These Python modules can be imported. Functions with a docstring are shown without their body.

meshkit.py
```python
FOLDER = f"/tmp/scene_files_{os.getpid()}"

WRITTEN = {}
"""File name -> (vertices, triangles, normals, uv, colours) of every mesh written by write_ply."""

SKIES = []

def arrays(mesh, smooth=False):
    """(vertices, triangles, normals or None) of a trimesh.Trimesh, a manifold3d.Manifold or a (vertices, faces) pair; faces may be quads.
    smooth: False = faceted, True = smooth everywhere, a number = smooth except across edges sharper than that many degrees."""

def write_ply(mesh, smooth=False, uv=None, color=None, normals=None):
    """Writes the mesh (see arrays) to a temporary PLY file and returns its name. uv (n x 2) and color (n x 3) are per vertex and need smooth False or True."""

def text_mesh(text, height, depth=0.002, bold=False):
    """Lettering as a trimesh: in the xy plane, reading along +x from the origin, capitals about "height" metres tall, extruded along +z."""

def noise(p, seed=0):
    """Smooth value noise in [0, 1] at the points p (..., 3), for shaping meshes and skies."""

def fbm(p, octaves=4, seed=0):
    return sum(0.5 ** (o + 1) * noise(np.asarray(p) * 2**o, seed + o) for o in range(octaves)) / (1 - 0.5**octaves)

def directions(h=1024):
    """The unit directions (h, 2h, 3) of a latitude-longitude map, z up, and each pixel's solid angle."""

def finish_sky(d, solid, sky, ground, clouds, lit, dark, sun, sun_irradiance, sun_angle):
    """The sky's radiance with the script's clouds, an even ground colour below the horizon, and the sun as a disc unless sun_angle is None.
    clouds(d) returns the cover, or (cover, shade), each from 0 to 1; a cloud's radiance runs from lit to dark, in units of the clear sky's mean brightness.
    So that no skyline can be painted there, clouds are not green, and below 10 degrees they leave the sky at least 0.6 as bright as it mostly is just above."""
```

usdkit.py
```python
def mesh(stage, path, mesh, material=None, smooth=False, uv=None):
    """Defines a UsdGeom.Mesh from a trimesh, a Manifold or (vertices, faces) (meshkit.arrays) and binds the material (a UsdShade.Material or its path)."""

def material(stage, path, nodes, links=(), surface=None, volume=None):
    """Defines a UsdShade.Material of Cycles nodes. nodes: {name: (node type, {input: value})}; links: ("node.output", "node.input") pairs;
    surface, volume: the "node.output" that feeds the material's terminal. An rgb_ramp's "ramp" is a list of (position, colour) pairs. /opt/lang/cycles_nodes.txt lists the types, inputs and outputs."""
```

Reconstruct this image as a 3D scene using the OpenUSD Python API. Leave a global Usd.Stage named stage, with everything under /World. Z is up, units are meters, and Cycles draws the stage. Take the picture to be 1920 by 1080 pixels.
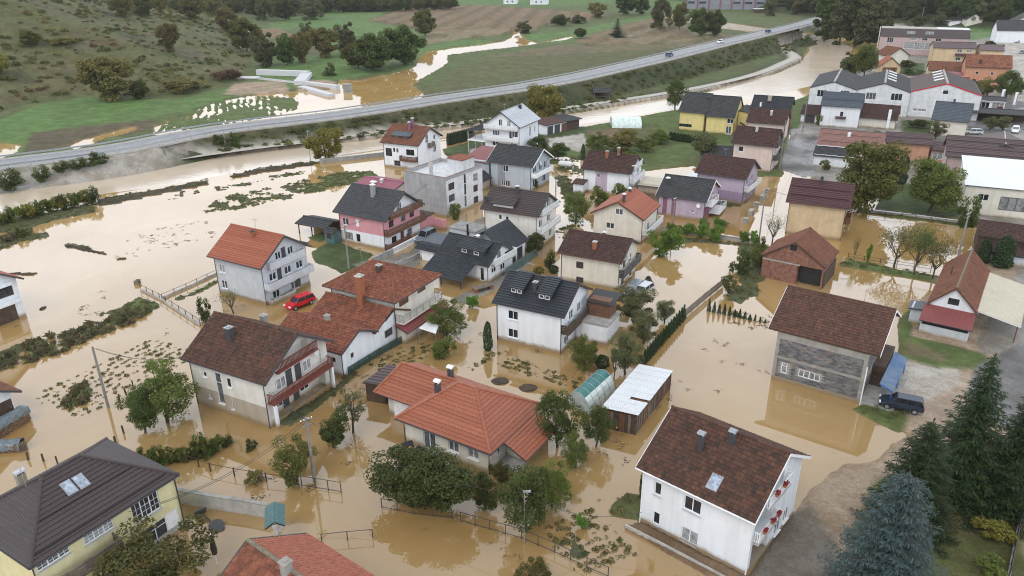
import math, random
import numpy as np
import trimesh
import manifold3d as m3
import usdkit, meshkit
from pxr import Usd, UsdGeom, UsdLux, UsdShade, Gf, Sdf, Vt

stage = Usd.Stage.CreateInMemory()
UsdGeom.SetStageUpAxis(stage, "Z")
UsdGeom.SetStageMetersPerUnit(stage, 1.0)
UsdGeom.Xform.Define(stage, "/World")
UsdGeom.Scope.Define(stage, "/World/Looks")

# ------------------------------------------------------------------ camera, sky, sun, exposure
FOC, PITCH, ROLL, EYE = 1410.0, math.radians(23.7), math.radians(-0.46), np.array([0, 0, 42.4])
FW = np.array([0, math.cos(PITCH), -math.sin(PITCH)])
_r0 = np.array([1.0, 0, 0]); _u0 = np.cross(_r0, FW)
RT = _r0 * math.cos(ROLL) + _u0 * math.sin(ROLL)
UP = np.cross(RT, FW)
cam = UsdGeom.Camera.Define(stage, "/World/camera")
_m = Gf.Matrix4d(*RT, 0, *UP, 0, *(-FW), 0, *EYE, 1)
cam.AddTransformOp().Set(_m)
cam.CreateHorizontalApertureAttr(36.0)
cam.CreateVerticalApertureAttr(36.0 * 9 / 16)
cam.CreateFocalLengthAttr(36.0 * FOC / 1920)
cam.CreateClippingRangeAttr(Gf.Vec2f(1, 20000))
cam.CreateExposureAttr(EXPOSURE := 0.02)
SUN_EL, SUN_AZ = math.radians(52), math.radians(-150)       # az = atan2(x, y) of the direction towards the sun
usdkit.material(stage, "/World/Looks/sky_look", {
    "sky": ("sky_texture", {"sky_type": "single_scattering", "sun_disc": False, "sun_elevation": SUN_EL, "sun_rotation": SUN_AZ, "altitude": 600.0, "aerosol_density": 2.0}),
    "tc": ("texture_coordinate", {}),
    "map": ("mapping", {"scale": (1.0, 1.0, 2.4)}),
    "n": ("noise_texture", {"scale": 2.2, "detail": 6.0, "roughness": 0.55}),
    "cov": ("rgb_ramp", {"ramp": [(0.0, (.86, .86, .86)), (0.6, (1, 1, 1))]}),
    "shade": ("rgb_ramp", {"ramp": [(0.25, (8.6, 9.4, 10.6)), (0.7, (12.6, 13.3, 14.3))]}),
    "mx": ("mix_color", {}), "sz": ("separate_xyz", {}), "el": ("rgb_ramp", {"ramp": [(0.0, (.5, .5, .5)), (.5, (.85, .85, .85)), (.55, (1.1, 1.1, 1.1)), (.6, (1.35, 1.35, 1.35)), (.66, (1.95, 1.95, 1.95)), (.74, (1.3, 1.3, 1.3)), (.86, (.75, .75, .75)), (1.0, (.58, .58, .58))]}), "ez": ("math", {"math_type": "multiply_add", "value2": .5, "value3": .5}),
    "em": ("mix_color", {"blend_type": "multiply", "fac": 1.0, "use_clamp": False}),
    "bg": ("background_shader", {"strength": 0.1})},
    [("tc.generated", "map.vector"), ("map.vector", "n.vector"), ("n.fac", "cov.fac"), ("n.fac", "shade.fac"), ("cov.color", "mx.fac"), ("sky.color", "mx.a"), ("shade.color", "mx.b"), ("mx.result", "em.a"), ("tc.generated", "sz.vector"), ("sz.z", "ez.value1"), ("ez.value", "el.fac"), ("el.color", "em.b"), ("em.result", "bg.color")], surface="bg.background")
dome = UsdLux.DomeLight.Define(stage, "/World/sky")
UsdShade.MaterialBindingAPI.Apply(dome.GetPrim()).Bind(UsdShade.Material.Get(stage, "/World/Looks/sky_look"))
dome.GetPrim().SetCustomDataByKey("kind", "structure")
sun = UsdLux.DistantLight.Define(stage, "/World/sun")
sun.CreateIntensityAttr(0.3); sun.CreateAngleAttr(25.0); sun.CreateColorAttr(Gf.Vec3f(1.0, 0.95, 0.88))
sun.GetPrim().CreateAttribute("inputs:normalize", Sdf.ValueTypeNames.Bool).Set(True)
sun.AddRotateZOp().Set(-math.degrees(SUN_AZ)); sun.AddRotateXOp().Set(-(90 - math.degrees(SUN_EL)))

# ------------------------------------------------------------------ points of the ground
def G(px, py, z=0.0):
    """the point at height z that the photograph shows at (px, py) of 1920 x 1080"""
    d = FW + RT * (px - 960) / FOC + UP * (540 - py) / FOC
    return EYE + d * (z - EYE[2]) / d[2]
def ray(px, py):
    return FW + RT * (px - 960) / FOC + UP * (540 - py) / FOC
def depth(p): return float(np.dot(np.asarray(p) - EYE, FW))
def ppm(p): return FOC / depth(p)
def rise(p, topy):
    """height of a vertical thing standing at p whose top shows at picture row topy"""
    p = np.asarray(p, float); t = (540 - topy) / FOC; d = p - EYE
    # (d.UP + h*UPz) = t*(d.FW + h*FWz)
    return (t * np.dot(d, FW) - np.dot(d, UP)) / (UP[2] - t * FW[2])

# ------------------------------------------------------------------ prims
_names = {}
def upath(name, parent="/World"):
    parent = str(parent)
    k = (parent, name); n = _names.get(k, 0); _names[k] = n + 1
    return parent + "/" + (name if n == 0 else "%s_%03d" % (name, n))
def tag(prim, label=None, cat=None, group=None, kind=None):
    for k, v in (("label", label), ("category", cat), ("group", group), ("kind", kind)):
        if v: prim.SetCustomDataByKey(k, v)
    return prim
class MB:
    """collects simple shapes into one mesh"""
    def __init__(s): s.v, s.f, s.n = [], [], 0
    def add(s, v, f):
        v = np.asarray(v, float).reshape(-1, 3); f = np.asarray(f, int)
        if f.ndim == 2 and f.shape[1] == 4: f = np.vstack([f[:, [0, 1, 2]], f[:, [0, 2, 3]]])
        s.v.append(v); s.f.append(f + s.n); s.n += len(v); return s
    def tm(s, t): return s.add(t.vertices, t.faces)
    def man(s, m): k = m.to_mesh(); return s.add(k.vert_properties[:, :3], k.tri_verts)
    def box(s, c, d, rz=0.0, rx=0.0):
        x, y, z = np.asarray(d, float) / 2
        v = np.array([[a, b, e] for a in (-x, x) for b in (-y, y) for e in (-z, z)])
        if rx:
            v = v @ np.array([[1, 0, 0], [0, math.cos(rx), math.sin(rx)], [0, -math.sin(rx), math.cos(rx)]])
        if rz:
            v = v @ np.array([[math.cos(rz), math.sin(rz), 0], [-math.sin(rz), math.cos(rz), 0], [0, 0, 1]])
        return s.add(v + c, [[0, 1, 3, 2], [4, 6, 7, 5], [0, 4, 5, 1], [2, 3, 7, 6], [0, 2, 6, 4], [1, 5, 7, 3]])
    def hexa(s, lo, hi):
        n = len(lo); v = np.vstack([lo, hi]); f = [[i, (i + 1) % n, n + (i + 1) % n, n + i] for i in range(n)]
        s.add(v, f)
        b = s.n - 2 * n
        cap = [[0, i + 1, i] for i in range(1, n - 1)] + [[n, n + i, n + i + 1] for i in range(1, n - 1)]
        s.f.append(np.array(cap) + b); return s
    def slab(s, poly, th):
        p = np.asarray(poly, float); return s.hexa(p - [0, 0, th], p)
    def tube(s, pts, r, sides=6, caps=True):
        p = np.asarray(pts, float); n = len(p); r = np.broadcast_to(r, (n,))
        t = np.gradient(p, axis=0); t /= np.linalg.norm(t, axis=1, keepdims=True) + 1e-9
        a = np.cross(t, np.where(np.abs(t[:, 2:]) < .9, [0, 0, 1.], [1., 0, 0])); a /= np.linalg.norm(a, axis=1, keepdims=True) + 1e-9
        b = np.cross(t, a); an = np.arange(sides) * 2 * math.pi / sides
        v = p[:, None] + r[:, None, None] * (np.cos(an)[None, :, None] * a[:, None] + np.sin(an)[None, :, None] * b[:, None])
        f = [[i * sides + j, i * sides + (j + 1) % sides, (i + 1) * sides + (j + 1) % sides, (i + 1) * sides + j] for i in range(n - 1) for j in range(sides)]
        b0 = s.n; s.add(v.reshape(-1, 3), f)
        if caps:
            e = (n - 1) * sides
            s.f.append(np.array([[0, j + 1, j] for j in range(1, sides - 1)] + [[e, e + j, e + j + 1] for j in range(1, sides - 1)]) + b0)
        return s
    def arrays(s): return np.vstack(s.v), np.vstack(s.f)
    def build(s, name, mat, parent="/World", smooth=False, kind=None, label=None):
        return obj(name, s.arrays(), mat, parent, smooth, kind, label)
PIECES = {"roof_tiles", "roof_sheets", "ridge_cap", "dormer_sheets", "wall_block", "foliage", "crown", "leaves", "needles", "log"}
def obj(name, mesh, mat, parent="/World", smooth=False, kind=None, label=None):
    parent = parent.GetPath() if hasattr(parent, "GetPath") else parent
    m = usdkit.mesh(stage, upath(name, parent), mesh, M(mat) if isinstance(mat, str) else mat, smooth=smooth)
    p = m.GetPrim()
    if name in PIECES: isles(p, np.array(m.GetFaceVertexIndicesAttr().Get()).reshape(-1, 3), len(m.GetPointsAttr().Get()), len(_names))
    return tag(p, label=label, kind=kind)
def isles(prim, faces, nv, seed=1):
    """one random number for every loose piece of a mesh, kept on its points: the pieces' own tones"""
    from scipy.sparse import coo_matrix
    from scipy.sparse.csgraph import connected_components
    f = np.asarray(faces); e = np.vstack([f[:, [0, 1]], f[:, [1, 2]]])
    n, lab = connected_components(coo_matrix((np.ones(len(e)), (e[:, 0], e[:, 1])), shape=(nv, nv)), directed=False)
    r = np.random.default_rng(seed).uniform(0, 1, n)[lab].astype(np.float32)
    UsdGeom.PrimvarsAPI(prim).CreatePrimvar("piece", Sdf.ValueTypeNames.FloatArray, "vertex").Set(Vt.FloatArray.FromNumpy(r))
def thing(name, label, cat, loc=(0, 0, 0), rz=0.0, group=None, scale=None, ref=None):
    x = UsdGeom.Xform.Define(stage, upath(name))
    if ref:
        x.GetPrim().GetReferences().AddInternalReference(ref); x.GetPrim().SetInstanceable(True)
    x.AddTranslateOp().Set(Gf.Vec3d(*map(float, loc)))
    if rz: x.AddRotateZOp().Set(math.degrees(rz))
    if scale is not None: x.AddScaleOp().Set(Gf.Vec3f(*map(float, scale)))
    return tag(x.GetPrim(), label, cat, group)
def kindclass(name):
    """a class prim: the pattern that copies refer to, never drawn itself"""
    if not stage.GetPrimAtPath("/World/patterns"): stage.CreateClassPrim("/World/patterns")
    p = "/World/patterns/" + name
    UsdGeom.Xform.Define(stage, p)
    return stage.GetPrimAtPath(p)

# ------------------------------------------------------------------ materials
_mats = {}
DEFS = {}
def M(name):
    if name not in _mats:
        spec = DEFS[name]
        _mats[name] = spec("/World/Looks/" + name)
    return _mats[name]
def lin(h):
    return tuple(h)
def plain(name, col, rough=.6, metal=0.0, var=.12, scale=3.0, bump=0.0, spec=.5):
    c = np.array(col)
    def mk(p):
        return usdkit.material(stage, p, {
            "g": ("geometry", {}), "n": ("noise_texture", {"scale": scale, "detail": 5.0, "roughness": .6}),
            "r": ("rgb_ramp", {"ramp": [(0.3, tuple(c * (1 - var))), (0.7, tuple(np.minimum(c * (1 + var), .95)))]}),
            "b": ("bump", {"strength": bump, "distance": .05}),
            "p": ("principled_bsdf", {"roughness": rough, "metallic": metal, "specular_ior_level": spec})},
            [("g.position", "n.vector"), ("n.fac", "r.fac"), ("r.color", "p.base_color")] + ([("n.fac", "b.height"), ("b.normal", "p.normal")] if bump else []), surface="p.BSDF")
    DEFS[name] = mk
def stucco(name, col, dirt=.25, mud=True):
    """rendered wall: mottled, faint vertical streaks, a band of flood mud just above the water"""
    c = np.array(col)
    def mk(p):
        return usdkit.material(stage, p, {
            "g": ("geometry", {}), "n": ("noise_texture", {"scale": .9, "detail": 6.0, "roughness": .65}),
            "mp": ("mapping", {"scale": (1.6, 1.6, .12)}), "s": ("noise_texture", {"scale": 1.0, "detail": 4.0}),
            "r": ("rgb_ramp", {"ramp": [(0.25, tuple(c * (1 - dirt))), (0.62, tuple(c))]}),
            "rs": ("rgb_ramp", {"ramp": [(0.3, (.86, .85, .82)), (0.6, (1, 1, 1))]}),
            "mul": ("mix_color", {"blend_type": "multiply", "fac": .8}),
            "z": ("separate_xyz", {}), "zz": ("math", {"math_type": "multiply_add", "value2": .9, "value3": -.2}),
            "za": ("math", {"math_type": "subtract"}),
            "mr": ("map_range", {"from_min": .0, "from_max": .5, "to_min": .95, "to_max": 0.0, "clamp": True}),
            "mud": ("mix_color", {"b": (.27, .19, .10)}),
            "fn": ("noise_texture", {"scale": 25.0, "detail": 3.0}), "b": ("bump", {"strength": .25, "distance": .02}),
            "p": ("principled_bsdf", {"roughness": .9, "specular_ior_level": .25})},
            [("g.position", "n.vector"), ("g.position", "mp.vector"), ("mp.vector", "s.vector"), ("n.fac", "r.fac"), ("s.fac", "rs.fac"), ("r.color", "mul.a"), ("rs.color", "mul.b"),
             ("g.position", "z.vector"), ("n.fac", "zz.value1"), ("z.z", "za.value1"), ("zz.value", "za.value2"), ("za.value", "mr.value"),
             ("mul.result", "mud.a"), ("mr.result", "mud.fac"), ("mud.result" if mud else "mul.result", "p.base_color"), ("g.position", "fn.vector"), ("fn.fac", "b.height"), ("b.normal", "p.normal")], surface="p.BSDF")
    DEFS[name] = mk
def tiles(name, cols, dirtcol=(.035, .03, .022), dirt=(.5, .8), rough=.8, amount=.85, spec=.4):
    """roof covering: every tile has its own tone; moss and soot in patches"""
    def mk(p):
        n = len(cols)
        return usdkit.material(stage, p, {
            "g": ("geometry", {}), "at": ("attribute", {"attribute": "piece"}), "r": ("rgb_ramp", {"ramp": [(i / max(1, n - 1), c) for i, c in enumerate(cols)]}),
            "n": ("noise_texture", {"scale": .55, "detail": 7.0, "roughness": .7}),
            "rn": ("rgb_ramp", {"ramp": [(dirt[0], (0, 0, 0)), (dirt[1], (amount,) * 3)]}),
            "n2": ("noise_texture", {"scale": 9.0, "detail": 3.0}),
            "r2": ("rgb_ramp", {"ramp": [(.3, (.72, .72, .72)), (.7, (1.15, 1.15, 1.15))]}),
            "m": ("mix_color", {"b": dirtcol}), "mm": ("mix_color", {"blend_type": "multiply", "fac": 1.0}),
            "p": ("principled_bsdf", {"roughness": rough, "specular_ior_level": spec})},
            [("at.fac", "r.fac"), ("g.position", "n.vector"), ("g.position", "n2.vector"), ("n.fac", "rn.fac"), ("n2.fac", "r2.fac"), ("r.color", "m.a"), ("rn.color", "m.fac"),
             ("m.result", "mm.a"), ("r2.color", "mm.b"), ("mm.result", "p.base_color")], surface="p.BSDF")
    DEFS[name] = mk
def leafmat(name, cols, trans=.25):
    def mk(p):
        n = len(cols)
        return usdkit.material(stage, p, {
            "at": ("attribute", {"attribute": "piece"}), "o": ("object_info", {}), "r": ("rgb_ramp", {"ramp": [(i / max(1, n - 1), c) for i, c in enumerate(cols)]}),
            "h": ("hsv", {}), "hv": ("map_range", {"from_min": 0., "from_max": 1., "to_min": .8, "to_max": 1.25}), "hh": ("map_range", {"from_min": 0., "from_max": 1., "to_min": .485, "to_max": .51}),
            "p": ("principled_bsdf", {"roughness": .65, "specular_ior_level": .3}), "t": ("translucent_bsdf", {}), "x": ("mix_closure", {"fac": trans})},
            [("at.fac", "r.fac"), ("r.color", "h.color"), ("o.random", "hv.value"), ("hv.result", "h.value"), ("o.random", "hh.value"), ("hh.result", "h.hue"), ("h.color", "p.base_color"), ("h.color", "t.color"), ("p.BSDF", "x.closure1"), ("t.BSDF", "x.closure2")], surface="x.closure")
    DEFS[name] = mk
def glassmat(name, tints, rough=.05):
    """window pane: dark room or pale curtain behind it, sky in front"""
    def mk(p):
        return usdkit.material(stage, p, {
            "o": ("object_info", {}), "r": ("rgb_ramp", {"ramp": tints, "interpolate": False}), "g": ("geometry", {}),
            "n": ("noise_texture", {"scale": 2.3, "detail": 2.0}), "r2": ("rgb_ramp", {"ramp": [(.35, (.6, .6, .6)), (.65, (1.25, 1.25, 1.25))]}), "mm": ("mix_color", {"blend_type": "multiply", "fac": 1.0}),
            "p": ("principled_bsdf", {"roughness": rough, "specular_ior_level": .6})},
            [("o.random", "r.fac"), ("g.position", "n.vector"), ("n.fac", "r2.fac"), ("r.color", "mm.a"), ("r2.color", "mm.b"), ("mm.result", "p.base_color")], surface="p.BSDF")
    DEFS[name] = mk
plain("white_frame", (.75, .76, .78), .45)
plain("brown_frame", (.10, .045, .025), .5)
plain("dark_frame", (.05, .05, .055), .5)
plain("concrete", (.30, .29, .27), .9, bump=.3, scale=1.2, var=.3)
plain("pale_concrete", (.42, .41, .39), .9, bump=.3, scale=1.2, var=.25)
plain("dark_metal", (.04, .042, .045), .45)
plain("grey_metal", (.35, .36, .38), .4, .6)
plain("steel", (.62, .63, .65), .3, .8)
plain("black_plastic", (.012, .012, .014), .4)
plain("dark_wood", (.07, .045, .03), .8, var=.4, scale=2.0)
plain("brown_wood", (.13, .06, .035), .7, var=.3, scale=2.0)
plain("grey_wood", (.16, .13, .10), .85, var=.35, scale=2.0)
plain("orange_brick", (.28, .10, .045), .85, var=.25, scale=8.0)
plain("red_paint", (.55, .012, .015), .25)
plain("white_paint", (.78, .79, .8), .35)
plain("blue_paint", (.04, .13, .42), .4)
plain("yellow_paint", (.65, .42, .03), .5)
plain("teal_metal", (.075, .15, .15), .4, .2)
plain("dirty_white", (.62, .62, .60), .7, var=.2, scale=.8)
plain("rubber", (.02, .02, .02), .8)
plain("wire_black", (.02, .02, .02), .6)
plain("bark", (.075, .06, .045), .95, var=.35, scale=4.0)
plain("pole_wood", (.22, .21, .20), .9, var=.25, scale=3.0)
plain("flower_red", (.2, .014, .022), .7, var=.4, scale=20.0)
plain("terracotta", (.30, .11, .06), .8)
plain("stone_pale", (.38, .35, .31), .9, var=.3, scale=1.0, bump=.4)
plain("mossy_ridge", (.17, .15, .105), .95, var=.35, scale=5.0)
plain("tarp", (.12, .15, .165), .35, var=.4, scale=3.0)
plain("log_wood", (.23, .14, .08), .9, var=.5, scale=9.0)
plain("green_net", (.02, .06, .045), .8)
plain("poly_white", (.58, .66, .63), .35, var=.2, scale=1.5)
plain("poly_clear", (.33, .37, .36), .3, var=.2, scale=1.0)
plain("poly_teal", (.035, .15, .14), .45, var=.2, scale=1.5)
glassmat("pane", [(0.0, (.018, .02, .024)), (0.45, (.03, .034, .04)), (0.7, (.10, .11, .12)), (0.85, (.28, .28, .28))])
glassmat("pane_sky", [(0.0, (.35, .40, .48)), (0.5, (.45, .5, .58))])
glassmat("pane_curtain", [(0.0, (.30, .31, .32)), (0.5, (.22, .22, .22))])
# ------------------------------------------------------------------ the land: one sheet, from below the water to the hills
def wpoly(px, z=0.0): return np.array([G(x, y, z)[:2] for x, y in px])
def inside(P, poly):
    x, y = P[:, 0], P[:, 1]; c = np.zeros(len(P), bool); n = len(poly)
    for i in range(n):
        x1, y1 = poly[i]; x2, y2 = poly[(i + 1) % n]
        if y1 == y2: continue
        c ^= ((y1 > y) != (y2 > y)) & (x < (x2 - x1) * (y - y1) / (y2 - y1) + x1)
    return c
def segdist(P, line, closed=False):
    """distance, and the position along the line, of the nearest point"""
    best = np.full(len(P), 1e9); arc = np.zeros(len(P)); s = 0.0
    n = len(line)
    for i in range(n if closed else n - 1):
        a, b = line[i], line[(i + 1) % n]; d = b - a; L = np.hypot(*d)
        if L < 1e-6: continue
        t = np.clip(((P - a) @ d) / L ** 2, 0, 1); q = a + t[:, None] * d
        e = np.hypot(P[:, 0] - q[:, 0], P[:, 1] - q[:, 1]); k = e < best
        best[k] = e[k]; arc[k] = s + t[k] * L; s += L
    return best, arc
def sdist(P, poly):
    """positive inside"""
    box0, box1 = poly.min(0) - 12, poly.max(0) + 12
    near = ((P > box0) & (P < box1)).all(1)
    d = np.full(len(P), -12.0)
    if near.any():
        Q = P[near]; e, _ = segdist(Q, poly, True); d[near] = np.where(inside(Q, poly), e, -e)
    return d
def sstep(x): x = np.clip(x, 0, 1); return x * x * (3 - 2 * x)
def fbm2(P, s, o=4, seed=0): return meshkit.fbm(np.column_stack([P[:, 0] / s, P[:, 1] / s, np.full(len(P), 3.7 + seed)]), o, seed)

# the far bank of the river, west to east, and the road above it
FARBANK = wpoly([(-400, 425), (-100, 378), (0, 362), (100, 347), (250, 322), (330, 303), (480, 285), (600, 273), (720, 259), (860, 241), (1000, 222), (1090, 211), (1200, 192), (1324, 173), (1389, 153), (1456, 138), (1500, 118), (1518, 95), (1514, 80), (1490, 72)])
NORTH = np.vstack([FARBANK, wpoly([(1520, 66), (1560, 40), (1600, 10)]), [[330, 1100], [900, 2600], [-2600, 2600], [-2600, -200], [-420, 60]]])
ROADPX = [(-300, 345, 3.5), (0, 307, 3.8), (200, 281, 4.0), (400, 244, 4.2), (640, 214, 4.6), (830, 185, 5.2), (1000, 160, 5.8), (1200, 118, 6.6), (1350, 82, 7.2), (1440, 61, 7.6), (1487, 50, 7.8), (1525, 40, 8), (1575, 25, 8), (1640, 8, 8)]
ROAD = np.array([G(x, y, z) for x, y, z in ROADPX])
def smooth_line(p, step=4.0):
    p = np.asarray(p, float); s = np.r_[0, np.cumsum(np.linalg.norm(np.diff(p[:, :2], axis=0), axis=1))]
    from scipy.interpolate import PchipInterpolator
    t = np.linspace(0, s[-1], int(s[-1] / step) + 2)
    return np.column_stack([PchipInterpolator(s, p[:, k])(t) for k in range(p.shape[1])])
ROADL = smooth_line(ROAD)
_ab = G(1487, 50, 8)[:2]; _ab2 = G(1545, 34, 8)[:2]          # the bridge's abutments
HILLFOOT = wpoly([(-500, 270), (-60, 222), (0, 212), (90, 192), (170, 183), (250, 188), (330, 183), (430, 158), (470, 145), (485, 120), (480, 90), (465, 72), (440, 55), (400, 40), (330, 20)])
EASTFOOT = np.array([[150., 900.], [215., 620.], [245., 520.], [300., 470.], [420., 430.], [700., 420.]])
GCOL = dict(mud=(.36, .25, .125), wetmud=(.27, .185, .095), grass=(.09, .125, .036), meadow=(.095, .17, .042), lawn=(.065, .095, .032), olive=(.095, .102, .036), brush=(.10, .082, .045),
            bank=(.048, .062, .026), corn=(.20, .135, .075), stubble=(.21, .17, .10), straw=(.14, .118, .062), gravel=(.40, .37, .33), conc=(.24, .225, .20), paleconc=(.42, .40, .37), asphalt=(.135, .132, .13), debris=(.055, .043, .03), path=(.42, .39, .34), dirt=(.16, .11, .07), siltconc=(.33, .255, .185), weeds=(.085, .095, .045), wetconc=(.17, .15, .125))
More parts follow.
